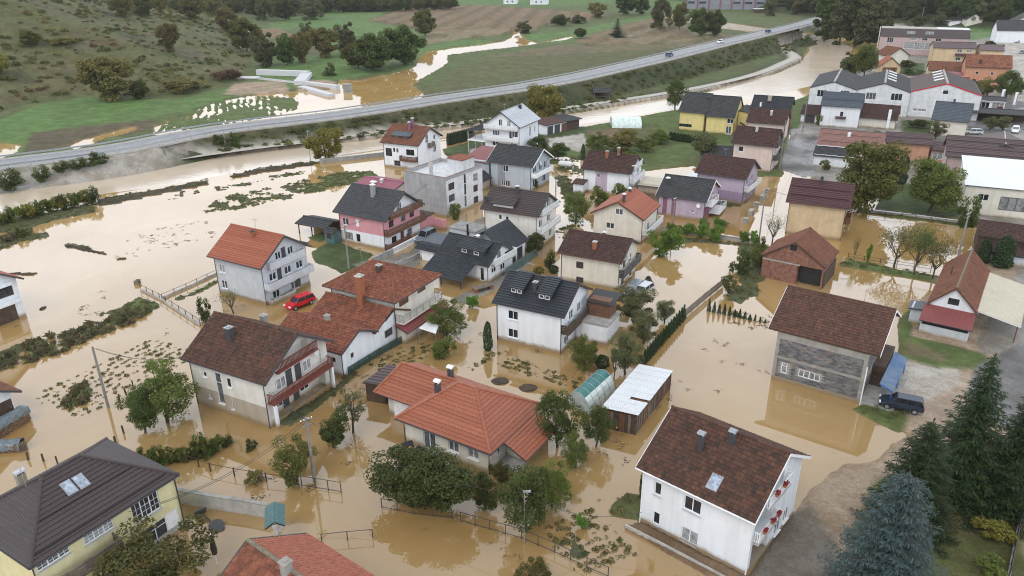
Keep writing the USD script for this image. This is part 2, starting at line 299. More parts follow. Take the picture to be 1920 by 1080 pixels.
# (outline in the photograph, height above the water, ground, raggedness, edge)
LANDS = [
 # eastern town
 ([(1530, 205), (1600, 120), (1700, 60), (1760, -10), (2500, -20), (2600, 420), (2250, 700), (2100, 480), (1925, 470), (1840, 425), (1815, 410), (1640, 392), (1660, 345), (1530, 345), (1510, 300), (1535, 250)], .35, 'conc', .1, 1.5),
 ([(1100, 235), (1260, 205), (1480, 190), (1530, 170), (1540, 250), (1480, 250), (1470, 330), (1400, 330), (1330, 330), (1300, 310), (1190, 322), (1090, 300), (1050, 290), (1020, 262), (1040, 240)], .25, 'grass', .15, 2),
 ([(870, 268), (905, 250), (960, 240), (1100, 236), (1100, 255), (1085, 270), (1060, 290), (1000, 300), (900, 300), (835, 290), (828, 278)], .3, 'lawn', .1, 1),
 ([(1010, 262), (1095, 250), (1100, 270), (1085, 285), (1055, 275), (1030, 278)], .34, 'paleconc', .05, .5),
 ([(880, 280), (925, 272), (930, 290), (880, 302)], .34, 'paleconc', .05, .5),
 ([(1100, 262), (1180, 240), (1230, 235), (1220, 262), (1150, 280), (1100, 282)], .3, 'olive', .2, 2),
 ([(1100, 245), (1180, 238), (1170, 255), (1110, 262)], .32, 'dirt', .1, 1.5),
 # streets of the east
 ([(1482, 243), (1535, 243), (1528, 330), (1508, 334), (1462, 318)], .06, 'asphalt', .06, .6),
 ([(1505, 225), (1540, 220), (1540, 250), (1485, 262)], .3, 'conc', .05, .6),
 ([(1660, 345), (1830, 345), (1830, 405), (1760, 407), (1640, 390)], .32, 'lawn', .1, 1.2),
 ([(1690, 225), (1760, 225), (1760, 255), (1690, 250)], .45, 'lawn', .1, 1),
 ([(1790, 205), (1890, 190), (1960, 190), (1960, 250), (1800, 250)], .42, 'asphalt', .05, .8),
 ([(1640, 20), (1700, 48), (1760, 55), (1740, 70), (1680, 55), (1630, 30)], .45, 'paleconc', .05, 1),
 ([(1875, 60), (1960, 60), (1960, 190), (1900, 190), (1890, 120), (1862, 90)], .45, 'paleconc', .05, 1),
 ([(1800, 50), (1870, 46), (1880, 66), (1815, 76)], .5, 'meadow', .1, 1.5),
 ([(1680, 118), (1735, 118), (1735, 138), (1680, 138)], .5, 'lawn', .1, 1),
 # gardens between the eastern houses
 ([(1000, 300), (1090, 295), (1100, 345), (1090, 392), (1050, 380), (1040, 350), (1035, 320)], .02, 'weeds', .55, 2),
 ([(1200, 350), (1250, 345), (1240, 375), (1205, 380)], .2, 'dirt', .2, 1),
 ([(1380, 345), (1420, 350), (1400, 385), (1320, 400), (1310, 380)], .06, 'weeds', .3, 1.2),
 ([(1050, 330), (1100, 335), (1110, 395), (1240, 420), (1200, 475), (1180, 470), (1110, 430), (1080, 450), (1040, 450), (1030, 440), (1060, 400)], -.02, 'weeds', .4, 2),
 # bank with a hedge, orchard bank
 ([(1370, 440), (1410, 455), (1440, 465), (1462, 470), (1458, 505), (1430, 560), (1385, 575), (1355, 560), (1385, 500)], .12, 'weeds', .55, 3),
 ([(1350, 560), (1400, 575), (1420, 610), (1345, 590)], -.07, 'weeds', .6, 2.5),
 ([(1575, 484), (1640, 495), (1760, 515), (1790, 520), (1780, 537), (1740, 525), (1640, 508), (1575, 498)], .25, 'grass', .3, 1),
 ([(1462, 505), (1510, 525), (1550, 532), (1545, 540), (1500, 530), (1450, 512)], .05, 'weeds', .3, 1),
 ([(1240, 440), (1300, 445), (1380, 452), (1470, 462), (1470, 470), (1370, 458), (1280, 455), (1245, 470)], .1, 'weeds', .3, 1),
 ([(1580, 480), (1590, 490), (1800, 520), (1800, 532)], .1, 'grass', .2, 1),
 ([(1590, 393), (1680, 398), (1830, 418), (1830, 428), (1680, 408)], .15, 'grass', .2, .7),
 # farm, road and yard on the right
 ([(1690, 590), (1735, 545), (1800, 500), (1840, 470), (1990, 470), (2500, 700), (2300, 1200), (1500, 1200), (1400, 1100), (1470, 965), (1500, 905), (1560, 868), (1640, 845), (1690, 815), (1620, 768), (1640, 690), (1680, 655)], .2, 'siltconc', .24, 4.0),
 ([(1685, 590), (1712, 570), (1712, 630), (1810, 652), (1845, 660), (1850, 690), (1760, 690), (1680, 668)], .3, 'grass', .15, .8),
 ([(1700, 640), (1770, 665), (1770, 680), (1690, 662)], .32, 'straw', .15, 1.2),
 ([(1685, 672), (1760, 690), (1800, 690), (1800, 720), (1700, 770), (1660, 742)], .32, 'gravel', .06, .8),
 ([(1830, 640), (1910, 500), (1960, 500), (1960, 640), (1900, 665), (1840, 660)], .3, 'conc', .05, .8),
 ([(1880, 660), (2100, 560), (2200, 760), (2040, 960), (1960, 830), (1860, 790), (1810, 740), (1830, 685)], .31, 'asphalt', .05, .6),
 ([(1590, 765), (1660, 745), (1700, 775), (1690, 812), (1640, 790)], .2, 'grass', .2, 1),
 ([(1640, 895), (1740, 880), (1850, 890), (1905, 930), (1960, 1180), (1640, 1180), (1600, 1000)], .3, 'olive', .1, 1.0),
 ([(1690, 905), (1800, 900), (1860, 930), (1860, 1000), (1760, 1000)], .31, 'straw', .15, 2),
 ([(1380, 1100), (1470, 960), (1515, 945), (1560, 1000), (1590, 1080), (1590, 1180), (1380, 1180)], .23, 'wetconc', .03, 1.6),
 # strip round the white house in front
 ([(1142, 950), (1172, 915), (1207, 925), (1207, 985), (1145, 968)], .12, 'olive', .25, .8),
 ([(1160, 985), (1205, 975), (1415, 1080), (1420, 1140), (1330, 1080)], .22, 'dirt', .12, .5),
 ([(1030, 975), (1090, 960), (1140, 970), (1150, 1020), (1100, 1060), (1060, 1060), (1040, 1010)], -.06, 'weeds', .35, 1),
 # islands in the western flood
 ([(395, 372), (470, 355), (560, 335), (650, 318), (690, 322), (660, 345), (600, 365), (520, 385), (430, 395), (370, 405)], -.02, 'weeds', .62, 2.5),
 ([(180, 372), (300, 352), (390, 335), (395, 345), (300, 362), (190, 385)], .22, 'debris', .3, .7),
 ([(425, 328), (500, 312), (600, 300), (600, 306), (510, 320), (440, 334)], .2, 'debris', .3, .6),
 ([(190, 388), (300, 365), (420, 345), (560, 318), (580, 325), (420, 360), (300, 378), (200, 396)], -.03, 'weeds', .5, 1.5),
 ([(250, 425), (330, 415), (430, 420), (420, 440), (320, 450), (260, 445)], -.16, 'weeds', .5, 2),
 ([(-60, 470), (0, 455), (60, 436), (100, 432), (95, 445), (40, 455), (0, 470), (-60, 485)], .1, 'weeds', .4, 1),
 ([(-40, 420), (60, 400), (170, 378), (190, 385), (180, 396), (60, 425), (-30, 445)], .2, 'weeds', .4, 1.5),
 ([(118, 455), (160, 460), (202, 473), (198, 478), (150, 468), (118, 462)], .16, 'debris', .3, .5),
 ([(95, 440), (180, 445), (200, 465), (160, 458), (95, 452)], -.1, 'debris', .5, 1),
 ([(-80, 700), (0, 655), (70, 628), (140, 615), (200, 580), (262, 555), (305, 575), (200, 625), (100, 660), (0, 694), (-70, 722)], .0, 'weeds', .5, 1.5),
 ([(190, 600), (265, 552), (300, 572), (220, 606)], .25, 'grass', .25, 1),
 ([(320, 560), (395, 530), (412, 520), (415, 530), (340, 562)], .12, 'grass', .3, .7),
 ([(300, 560), (400, 540), (420, 580), (370, 610), (330, 590)], -.12, 'weeds', .5, 1.5),
 ([(110, 745), (180, 690), (270, 660), (330, 640), (300, 690), (240, 720), (200, 735), (170, 765), (100, 765)], -.15, 'weeds', .5, 1.5),
 ([(135, 470), (380, 470), (380, 400), (200, 400)], -.28, 'debris', .5, 5),
 # gardens round the pink house and the grey blocks
 ([(582, 470), (630, 445), (645, 456), (705, 475), (690, 492), (640, 512), (590, 490)], .2, 'lawn', .2, 1),
 ([(575, 445), (610, 430), (635, 440), (600, 455)], .2, 'lawn', .2, 1),
 ([(660, 500), (700, 487), (760, 470), (800, 440), (840, 430), (870, 420), (915, 400), (925, 415), (850, 450), (800, 470), (790, 500), (740, 510), (690, 500)], .03, 'conc', .12, 1),
 ([(600, 330), (700, 318), (720, 330), (660, 345), (600, 360), (560, 365)], .05, 'grass', .4, 2),
 ([(840, 560), (905, 535), (980, 480), (1000, 490), (930, 545), (870, 572)], .1, 'conc', .1, .6),
 ([(800, 515), (860, 520), (905, 540), (880, 560), (800, 540)], -.02, 'conc', .2, 1),
 ([(700, 690), (760, 660), (800, 640), (815, 650), (760, 685), (710, 710)], -.08, 'weeds', .35, 1),
 ([(510, 790), (620, 720), (660, 690), (672, 700), (630, 740), (540, 800)], .1, 'weeds', .3, .8),
 ([(945, 672), (1000, 680), (1110, 712), (1105, 730), (1050, 712), (960, 690)], -.05, 'weeds', .4, .8),
 ([(740, 840), (800, 828), (850, 860), (840, 885), (745, 870)], .25, 'paleconc', .05, .4),
]
# meadows, fields and paths beyond the river: (outline, ground, raggedness in metres, raise, rows)
FIELDS = [
 ([(-300, 300), (0, 225), (80, 195), (160, 183), (330, 188), (420, 165), (500, 160), (500, 172), (470, 186), (360, 205), (280, 222), (180, 232), (60, 250), (45, 285), (-200, 330)], 'meadow', 2, 0, 0),
 ([(480, 158), (485, 130), (560, 112), (650, 92), (690, 120), (740, 130), (775, 122), (790, 128), (700, 138), (650, 146), (580, 160), (520, 172)], 'meadow', 3, 0, 0),
 ([(500, 45), (560, 30), (620, 22), (720, 22), (700, 40), (640, 55), (560, 50), (520, 62)], 'meadow', 4, 0, 0),
 ([(560, 55), (690, 40), (800, 60), (800, 100), (690, 120), (640, 90), (580, 75)], 'meadow', 4, 0, 0),
 ([(775, 92), (860, 73), (950, 78), (962, 84), (900, 92), (830, 102), (780, 108)], 'meadow', 2, 0, 0),
 ([(965, 62), (1040, 62), (1150, 42), (1240, 22), (1270, 24), (1200, 45), (1080, 72), (1060, 80), (1000, 80), (975, 72)], 'meadow', 3, 0, 0),
 ([(780, 4), (1000, -8), (1500, -20), (1500, 12), (1250, 20), (1150, 8), (1000, 14), (860, 16)], 'meadow', 5, 0, 0),
 ([(520, 165), (600, 160), (660, 150), (640, 165), (560, 176)], 'grass', 2, 0, 0),
 ([(690, 38), (800, 8), (930, 12), (1140, 26), (1090, 42), (1030, 48), (980, 62), (860, 74), (800, 62), (740, 45)], 'corn', 4, .5, 1),
 ([(800, 62), (950, 54), (960, 62), (860, 74), (795, 84)], 'stubble', 3, 0, 0),
 ([(1078, 76), (1180, 45), (1240, 30), (1290, 48), (1292, 70), (1200, 82), (1100, 86)], 'corn', 3, .4, 1),
 ([(1120, 70), (1240, 40), (1300, 60), (1380, 66), (1300, 80), (1180, 84)], 'stubble', 3, 0, 1),
 ([(790, 182), (860, 125), (1060, 84), (1230, 84), (1400, 66), (1200, 110), (1000, 152), (830, 178)], 'olive', 4, 0, 0),
 ([(1050, 84), (1230, 84), (1390, 68), (1300, 88), (1100, 100), (900, 108)], 'straw', 5, 0, 0),
 ([(40, 285), (60, 250), (180, 235), (290, 225), (280, 245), (150, 270), (40, 292)], 'brush', 2, 0, 0),
 ([(420, 62), (520, 52), (560, 70), (520, 72), (440, 70)], 'corn', 3, 0, 0),
 ([(440, 156), (530, 150), (545, 172), (460, 180), (420, 176)], 'siltconc', 2, 0, 0),
 ([(550, 148), (620, 150), (640, 170), (560, 172)], 'siltconc', 2, 0, 0),
]
POOLS = [
 ([(565, 172), (620, 168), (640, 150), (672, 152), (720, 142), (775, 128), (785, 112), (792, 103), (800, 98), (850, 90), (900, 84), (945, 77), (958, 70), (962, 60), (972, 58), (985, 74), (1012, 82), (985, 87), (900, 96), (840, 104), (838, 118), (830, 126), (785, 152), (775, 160), (795, 178), (780, 190), (690, 203), (560, 222), (470, 238), (380, 248), (290, 255), (285, 240), (330, 222), (400, 200), (480, 178)], 1.2),
 ([(-60, 285), (0, 268), (42, 272), (30, 288), (0, 300), (-60, 312)], 1.5), ([(130, 272), (190, 252), (250, 238), (262, 245), (200, 262), (140, 282)], 1.5),
 ([(1230, 24), (1291, 33), (1340, 39), (1400, 48), (1440, 54), (1500, 62), (1560, 60), (1530, 82), (1480, 76), (1420, 63), (1360, 55), (1291, 43), (1225, 34)], 2.0),
 ([(1010, 81), (1060, 70), (1085, 66), (1060, 76)], .6),
]
RIDGED = wpoly([(285, 252), (300, 235), (400, 192), (470, 178), (560, 184), (560, 205), (520, 218), (400, 240)])
PATHPX = [(335, 297), (480, 277), (640, 258), (720, 247), (900, 226), (1050, 204), (1240, 176), (1340, 158), (1420, 138), (1470, 118), (1490, 106), (1478, 96), (1470, 92), (1500, 78), (1530, 66)]
PATH = smooth_line(np.array([G(x, y, 1.0) for x, y in PATHPX]), 2.0)

def land(P):
    """height, colour and wetness of the ground at world points P (n, 2)"""
    n = len(P); h = np.full(n, -.55); col = np.tile(np.array(GCOL['wetmud']), (n, 1)); wet = np.zeros(n)
    def paint(m, c): col[:] = col * (1 - m[:, None]) + np.array(GCOL[c]) * m[:, None]
    fine, mid, big = fbm2(P, 1.6, 4, 1), fbm2(P, 7.0, 4, 2), fbm2(P, 40.0, 4, 3)
    J = P + np.column_stack([fbm2(P, 3.0, 3, 5) - .5, fbm2(P, 3.0, 3, 6) - .5]) * 3.0
    # beyond the town: nothing but fields and woods
    R = np.hypot(P[:, 0], P[:, 1]); out = sstep((R - 620) / 120) * (P[:, 1] < 560)
    h = np.maximum(h, -.55 + 1.2 * out); paint(out, 'grass')
    for px, z, c, amp, edge in LANDS:
        poly = wpoly(px, max(z, 0))
        m = sstep(sdist(P + (J - P) * min(1, amp * 2.2), poly) / edge + .5)
        k = m > 0
        hh = -.55 + (z + .55) * m + amp * (fine * .8 + mid * .55 - .68) * (m > .05)
        if c == 'weeds': hh = np.minimum(hh, .07)
        h = np.where(k, np.maximum(h, np.where(z > .15, hh, hh)), h)
        paint(m * np.clip(.55 + 1.1 * mid, 0, 1) if c in ('weeds', 'grass', 'lawn', 'olive', 'debris') else m, c)
        if c in ('asphalt', 'siltconc', 'conc', 'wetconc'): wet = np.maximum(wet * (1 - m), m * (.75 if c == 'asphalt' else .45) * sstep(mid * 2.4 - .6))
        elif c in ('lawn', 'grass', 'olive', 'gravel', 'paleconc', 'dirt'): wet *= 1 - m
    # north of the river
    dn, _ = segdist(P, FARBANK); isn = inside(P, NORTH)
    m = sstep(np.where(isn, dn, -dn) / 2.5 + .1) * isn
    h = np.where(isn, np.maximum(h, -.55 + 1.05 * m), h)
    paint(m, 'grass'); paint(m * sstep(big * 3 - 1.1), 'olive')
    hn = .5 + .35 * (mid - .5)
    h = np.where(isn & (m > .99), hn, h)
    pn = isn.astype(float)
    for px, c, rag, up, rows in FIELDS:
        poly = wpoly(px, .5); q = sdist(P + (J - P) * rag * .5, poly); mm = sstep(q / 1.5 + .5) * pn
        paint(mm * np.clip(.6 + .7 * mid, 0, 1), c)
        if up: h = h + up * mm * (.6 + .8 * fine)
        if rows:
            a = poly[1] - poly[0]; a = a / np.hypot(*a); ph = (P @ np.array([-a[1], a[0]])) / 17.0
            s = .5 + .5 * np.sin(ph * 6.283 + 2 * big); paint(mm * sstep(s * 2 - .8) * .55, 'brush'); h = h + .9 * mm * sstep(s * 3 - 1.8)
            s2 = .5 + .5 * np.sin(ph * 31.0); paint(mm * s2 * .25, 'straw')
    # embankment and its foot
    Lr = ROADL; dr, ar = segdist(P, Lr[:, :2]); s = np.r_[0, np.cumsum(np.linalg.norm(np.diff(Lr[:, :2], axis=0), axis=1))]
    zr = np.interp(ar, s, Lr[:, 2])
    _, aa = segdist(np.array([_ab, _ab2]), Lr[:, :2]); gap = (ar > aa[0]) & (ar < aa[1] + 8)
    hb = np.where(gap, -9, zr - .12 - np.maximum(0, dr - 5.2) / 1.3)
    side = np.clip((zr - hb) / 2, 0, 1); k = (hb > h)
    north_side = hb > h
    h = np.maximum(h, hb); mk = k.astype(float)
    paint(mk, 'bank'); paint(mk * sstep(mid * 2.2 - .7) * .5, 'brush'); paint(mk * sstep((5.9 - dr) / 1.0), 'straw')
    west = mk * sstep((-72 - P[:, 0]) / 8) * (P[:, 1] < 178); paint(west * .9, 'gravel'); paint(west * sstep(mid * 3 - 1.5), 'weeds')
    # verge, path, strip between path and embankment
    dp, _ = segdist(P, PATH[:, :2]); mp = sstep((1.9 - dp) / .7) * pn
    vz = sstep((9 - dp) / 6) * pn * (1 - mk); h = np.where(vz > 0, np.maximum(h, h * (1 - vz) + vz * (.9 - .28 * np.maximum(0, dp - 2))), h)
    paint(vz * sstep((dp - 1.5) / 1.5) * .8, 'bank'); paint(sstep((25 - dr) / 8) * pn * (1 - mk) * (1 - mp) * sstep(mid * 2.5 - .8) * .6, 'weeds')
    mq = sstep((3.4 - dp) / 1.2) * pn; h = h * (1 - mq) + .9 * mq; paint(mq, 'gravel')
    # pools in the fields
    for px, e in POOLS:
        m = sstep(sdist(J, wpoly(px, 0)) / e + .5) * (1 - mk) * pn; m = m * sstep(2.2 * (mid + .25)); h = h * (1 - m) + -.35 * m
        paint(m, 'wetmud')
    # wet ploughed strips beside the road
    mr = sstep(sdist(P, RIDGED) / 1.5 + .5) * pn * (1 - mk)
    ph = P @ np.array([.95, .30]) + 3.2 * fbm2(P, 7., 4, 9)
    rg = .5 + .5 * np.sin(ph * 6.283 / 2.1 + 2.5 * mid)
    h = h * (1 - mr) + mr * (-.05 + .22 * rg + .8 * (mid - .47) + .3 * (fine - .5)); paint(mr, 'grass')
    # the hill on the left and the wooded one on the right
    P_in = inside(P, np.vstack([HILLFOOT, G(180, -40)[:2][None], [[-900, 1500], [-2600, 1500], [-2600, -100]]]))
    dh, _ = segdist(P, HILLFOOT); dh = np.where(P_in, dh, 0)
    hill = np.minimum(95, .30 * np.maximum(0, dh - 2) + 3.0 * (fbm2(P, 38., 4, 11) - .45) * sstep(dh / 30))
    hill = np.where(P_in, np.maximum(hill, 0), 0); h = h + hill
    mh = sstep(dh / 7); 
    paint(mh, 'olive'); b2, b3 = fbm2(P, 16., 5, 12), fbm2(P, 55., 4, 13)
    paint(mh * sstep(b2 * 4 - 1.9) * .85, 'brush'); paint(mh * sstep(b3 * 4 - 2.1) * .7, 'straw'); paint(mh * sstep(fbm2(P, 11., 4, 14) * 5 - 2.9) * .8, 'bank')
    h = h + mh * .7 * sstep(fbm2(P, 5., 4, 15) * 3 - 1.2)
    E_in = inside(P, np.vstack([EASTFOOT, [[2500., 420.], [2500, 2600], [150, 2600]]])); de, _ = segdist(P, EASTFOOT)
    he = np.where(E_in, np.minimum(120, .42 * np.maximum(0, de - 3)), 0); h = h + he; paint(sstep(de / 6) * E_in, 'bank')
    far = sstep((R - 950) / 500); h = h + far * (25 + 60 * big)
    col *= (.78 + .44 * fine)[:, None] * (.82 + .36 * mid)[:, None]
    return h, col, wet
def hz(x, y): return float(land(np.array([[x, y]], float))[0][0])
def GL(px, py, z0=None):
    """the point of the land that the photograph shows at (px, py)"""
    d = ray(px, py); t = np.linspace(60, 900, 500) / np.linalg.norm(d[:2]) if py < 350 else np.linspace(38, 260, 300) / np.linalg.norm(d[:2])
    Q = EYE + d * t[:, None]; h = np.maximum(land(Q[:, :2])[0], -.02); below = Q[:, 2] < h
    if not below.any(): return Q[-1] * [1, 1, 0] + [0, 0, h[-1]]
    i = int(np.argmax(below)); i = max(i, 1)
    a, b = Q[i - 1, 2] - h[i - 1], Q[i, 2] - h[i]; s = a / (a - b + 1e-9)
    return Q[i - 1] * (1 - s) + Q[i] * s
_pad = math.radians(50)
_ang = np.r_[np.linspace(-_pad, _pad, 700), np.linspace(_pad, 2 * math.pi - _pad, 50)[1:-1]]
_rad = np.r_[8, 18, 26, 34 * 1.0072 ** np.arange(0, 480), 1100, 1400, 1900, 2600]
_A, _R = np.meshgrid(_ang, _rad, indexing="ij")
_P = np.column_stack([(np.sin(_A) * _R).ravel(), (np.cos(_A) * _R).ravel()])
_h, _c, _w = land(_P)
_na, _nr = _A.shape; _i, _j = np.meshgrid(np.arange(_na), np.arange(_nr - 1), indexing="ij"); _i2 = (_i + 1) % _na
_F = np.stack([_i * _nr + _j, _i * _nr + _j + 1, _i2 * _nr + _j + 1, _i2 * _nr + _j], -1).reshape(-1, 4)[:, ::-1]
def ground_mat(p):
    return usdkit.material(stage, p, {
        "a": ("attribute", {"attribute": "tone"}), "w": ("attribute", {"attribute": "wetness"}), "g": ("geometry", {}),
        "n": ("noise_texture", {"scale": 3.5, "detail": 8.0, "roughness": .7}), "r": ("rgb_ramp", {"ramp": [(.3, (.74, .74, .74)), (.7, (1.24, 1.24, 1.24))]}),
        "mm": ("mix_color", {"blend_type": "multiply", "fac": 1.0, "use_clamp": False}), "n2": ("noise_texture", {"scale": 1.1, "detail": 6.0, "roughness": .7}),
        "b": ("bump", {"strength": .6, "distance": .25}), "n4": ("noise_texture", {"scale": .24, "detail": 9.0, "roughness": .78}), "r4": ("rgb_ramp", {"ramp": [(.44, (.66, .60, .52)), (.58, (1.06, 1.06, 1.06))]}), "m4": ("mix_color", {"blend_type": "multiply", "fac": .75, "use_clamp": False}), "ro": ("map_range", {"from_min": 0., "from_max": .7, "to_min": .95, "to_max": .12, "clamp": True}),
        "p": ("principled_bsdf", {"specular_ior_level": .35})},
        [("g.position", "n.vector"), ("n.fac", "r.fac"), ("a.color", "mm.a"), ("r.color", "mm.b"), ("g.position", "n4.vector"), ("n4.fac", "r4.fac"), ("mm.result", "m4.a"), ("r4.color", "m4.b"), ("m4.result", "p.base_color"), ("g.position", "n2.vector"), ("n2.fac", "b.height"), ("b.normal", "p.normal"), ("w.fac", "ro.value"), ("ro.result", "p.roughness")], surface="p.BSDF")
DEFS["ground_look"] = ground_mat
_V = np.column_stack([_P, _h])
_g = obj("ground", (_V, _F), "ground_look", smooth=True, kind="structure")
_pv = UsdGeom.PrimvarsAPI(_g)
_pv.CreatePrimvar("tone", Sdf.ValueTypeNames.Color3fArray, "vertex").Set(Vt.Vec3fArray.FromNumpy(np.clip(_c, 0, 1).astype(np.float32)))
_pv.CreatePrimvar("wetness", Sdf.ValueTypeNames.FloatArray, "vertex").Set(Vt.FloatArray.FromNumpy(_w.astype(np.float32)))

# ------------------------------------------------------------------ water
def water_mat(name, col, col2, wave, wscale, rough):
    def mk(p):
        return usdkit.material(stage, p, {
            "g": ("geometry", {}), "n": ("noise_texture", {"scale": .05, "detail": 6.0, "roughness": .6, "distortion": .6}), "r": ("rgb_ramp", {"ramp": [(.35, col), (.65, col2)]}),
            "mp": ("mapping", {"scale": (1.0, 1.0, 1.0), "rotation": (0, 0, .5)}), "w": ("noise_texture", {"scale": wscale, "detail": 4.0, "roughness": .55, "distortion": .4}),
            "n3": ("noise_texture", {"scale": .03, "detail": 3.0}), "ws": ("map_range", {"from_min": .35, "from_max": .7, "to_min": wave * .25, "to_max": wave, "clamp": True}),
            "b": ("bump", {"strength": wave, "distance": .06}), "p": ("principled_bsdf", {"roughness": rough, "ior": 1.6, "specular_ior_level": 1.0})},
            [("g.position", "n.vector"), ("n.fac", "r.fac"), ("r.color", "p.base_color"), ("g.position", "mp.vector"), ("mp.vector", "w.vector"), ("w.fac", "b.height"), ("g.position", "n3.vector"), ("n3.fac", "ws.value"), ("ws.result", "b.strength"), ("b.normal", "p.normal")], surface="p.BSDF")
    DEFS[name] = mk
water_mat("flood_look", (.272, .164, .058), (.335, .222, .096), .06, .9, .015)
water_mat("river_look", (.46, .37, .27), (.53, .44, .34), 1.0, .45, .12)
obj("flood_water", ([[-1400, -1400, 0], [1400, -1400, 0], [1400, 1400, 0], [-1400, 1400, 0]], [[0, 1, 2, 3]]), "flood_look", kind="structure")
_near = wpoly([(-400, 470), (-100, 412), (0, 396), (120, 374), (330, 345), (420, 328), (560, 303), (720, 279), (830, 258), (900, 246), (1050, 236), (1130, 228), (1260, 205), (1384, 189), (1473, 173), (1525, 160), (1578, 129), (1600, 89), (1535, 66), (1470, 58), (1410, 50), (1350, 40), (1285, 30)])
_far = np.vstack([FARBANK, wpoly([(1478, 68), (1430, 60), (1390, 57), (1340, 52), (1285, 42)])])
def strip(a, b, n, z):
    A = smooth_line(a, 1.0) if len(a) < 3 else a
    def res(l):
        s = np.r_[0, np.cumsum(np.linalg.norm(np.diff(l, axis=0), axis=1))]; t = np.linspace(0, s[-1], n); return np.column_stack([np.interp(t, s, l[:, k]) for k in (0, 1)])
    a, b = res(a), res(b); v = np.column_stack([np.vstack([a, b]), np.full(2 * n, z)])
    return v, np.array([[i, n + i, n + i + 1, i + 1] for i in range(n - 1)])
_s = strip(_far, _near, 120, .006)
_nn = np.cross(_s[0][_s[1][0][1]] - _s[0][_s[1][0][0]], _s[0][_s[1][0][2]] - _s[0][_s[1][0][0]])
obj("river", (_s[0], _s[1] if _nn[2] > 0 else _s[1][:, ::-1]), "river_look", kind="structure")

# ------------------------------------------------------------------ road on the embankment, bridge, path
def ribbon(line, half, z, th=0.0, a=None):
    p = line[:, :2]; t = np.gradient(p, axis=0); t /= np.linalg.norm(t, axis=1, keepdims=True); nrm = np.column_stack([-t[:, 1], t[:, 0]])
    L = np.column_stack([p + nrm * (half if a is None else a[1]), line[:, 2] + z]); R = np.column_stack([p + nrm * (-half if a is None else a[0]), line[:, 2] + z]); n = len(p)
    v, f = np.vstack([L, R]), [[n + i, n + i + 1, i + 1, i] for i in range(n - 1)]
    if th:
        v = np.vstack([v, v - [0, 0, th]]); m = 2 * n
        f += [[i, i + 1, m + i + 1, m + i] for i in range(n - 1)] + [[n + i + 1, n + i, m + n + i, m + n + i + 1] for i in range(n - 1)] + [[m + i, m + i + 1, m + n + i + 1, m + n + i] for i in range(n - 1)]
    return v, np.array(f)
plain("asphalt_look", (.20, .20, .205), .55, var=.15, scale=.8)
plain("line_paint", (.55, .55, .53), .6)
plain("verge_look", (.34, .32, .29), .9, var=.25, scale=.7)
obj("highway_verge", ribbon(ROADL, 5.4, 0.0, .35), "verge_look", kind="structure")
_rd = obj("highway", ribbon(ROADL, 4.2, .012, 0), "asphalt_look", kind="structure")
for k_, a_ in enumerate(((-3.85, -3.7), (3.7, 3.85))):
    obj("edge_line", ribbon(ROADL, 0, .02, 0, a_), "line_paint", _rd)
_mb = MB()
for i in range(0, len(ROADL) - 2, 2): _mb.add(*ribbon(ROADL[i:i + 2], 0, .02, 0, (-.08, .08)))
_mb.build("centre_line", "line_paint", _rd, kind="stuff")
for sgn, lab in ((1, "steel guardrail along the far edge of the raised road"), (-1, "steel guardrail along the near edge of the raised road")):
    t = thing("guardrail", lab, "guardrail")
    ln = ROADL.copy(); tt = np.gradient(ln[:, :2], axis=0); tt /= np.linalg.norm(tt, axis=1, keepdims=True); ln[:, :2] += sgn * 4.75 * np.column_stack([-tt[:, 1], tt[:, 0]])
    mb = MB(); mb.add(*ribbon(ln, .05, .78, .32)); mb.build("rail", "grey_metal", t)
    mb = MB()
    for p in ln: mb.box(p + [0, 0, .35], (.1, .1, .8))
    mb.build("post", "grey_metal", t, kind="stuff")
_t = thing("road_bridge", "long concrete bridge carrying the raised road over the river", "bridge")
_br = np.array([p for p in ROADL if _ab[1] - 6 < p[1] < _ab2[1] + 30])
obj("deck", ribbon(_br, 5.6, -.36, 1.3), "concrete", _t)
for q in (.18, .55):
    c = _br[int(len(_br) * q)]; mb = MB(); mb.box((c[0], c[1], 3), (2.2, 2.6, 7.2), .6); mb.box((c[0], c[1], 6.2), (3, 9, .9), .6); mb.build("pier", "concrete", _t)
plain("path_look", (.40, .37, .32), .95, var=.2, scale=.8)
obj("path", ribbon(smooth_line(PATH, 1.5), 1.6, .05), "path_look", kind="structure")
# flow walls below the road on the left
plain("wall_grey", (.27, .27, .255), .9, var=.3, scale=1.0, bump=.4)
def low_wall(name, label, px, h, th=.35, mat="concrete", z=0.0, base=-.6, cap=None, group=None, cat="wall"):
    """a wall along picture points, built as straight pieces with a coping"""
    t = thing(name, label, cat, group=group); pts = [G(x, y, z) for x, y in px]
    for a, b in zip(pts[:-1], pts[1:]):
        c = (a + b) / 2; d = b - a; L = np.hypot(d[0], d[1]); rz = math.atan2(d[1], d[0])
        mb = MB(); mb.box((c[0], c[1], (h + z + base) / 2), (L - .01, th, h + z - base), rz); mb.build("wall_section", mat, t)
        if cap: mb = MB(); mb.box((c[0], c[1], h + z + .04), (L - .02, th + .12, .08), rz); mb.build("coping", cap, t)
    return t
low_wall("retaining_wall", "low grey concrete river wall at the foot of the road bank", [(-60, 372), (0, 363), (100, 347), (180, 333), (250, 322), (330, 303)], .9, .5, "wall_grey")
low_wall("retaining_wall", "stepped upper concrete retaining wall under the road on the left", [(95, 331), (180, 315), (260, 300), (330, 289), (420, 274)], 2.2, .5, "wall_grey", z=.3)
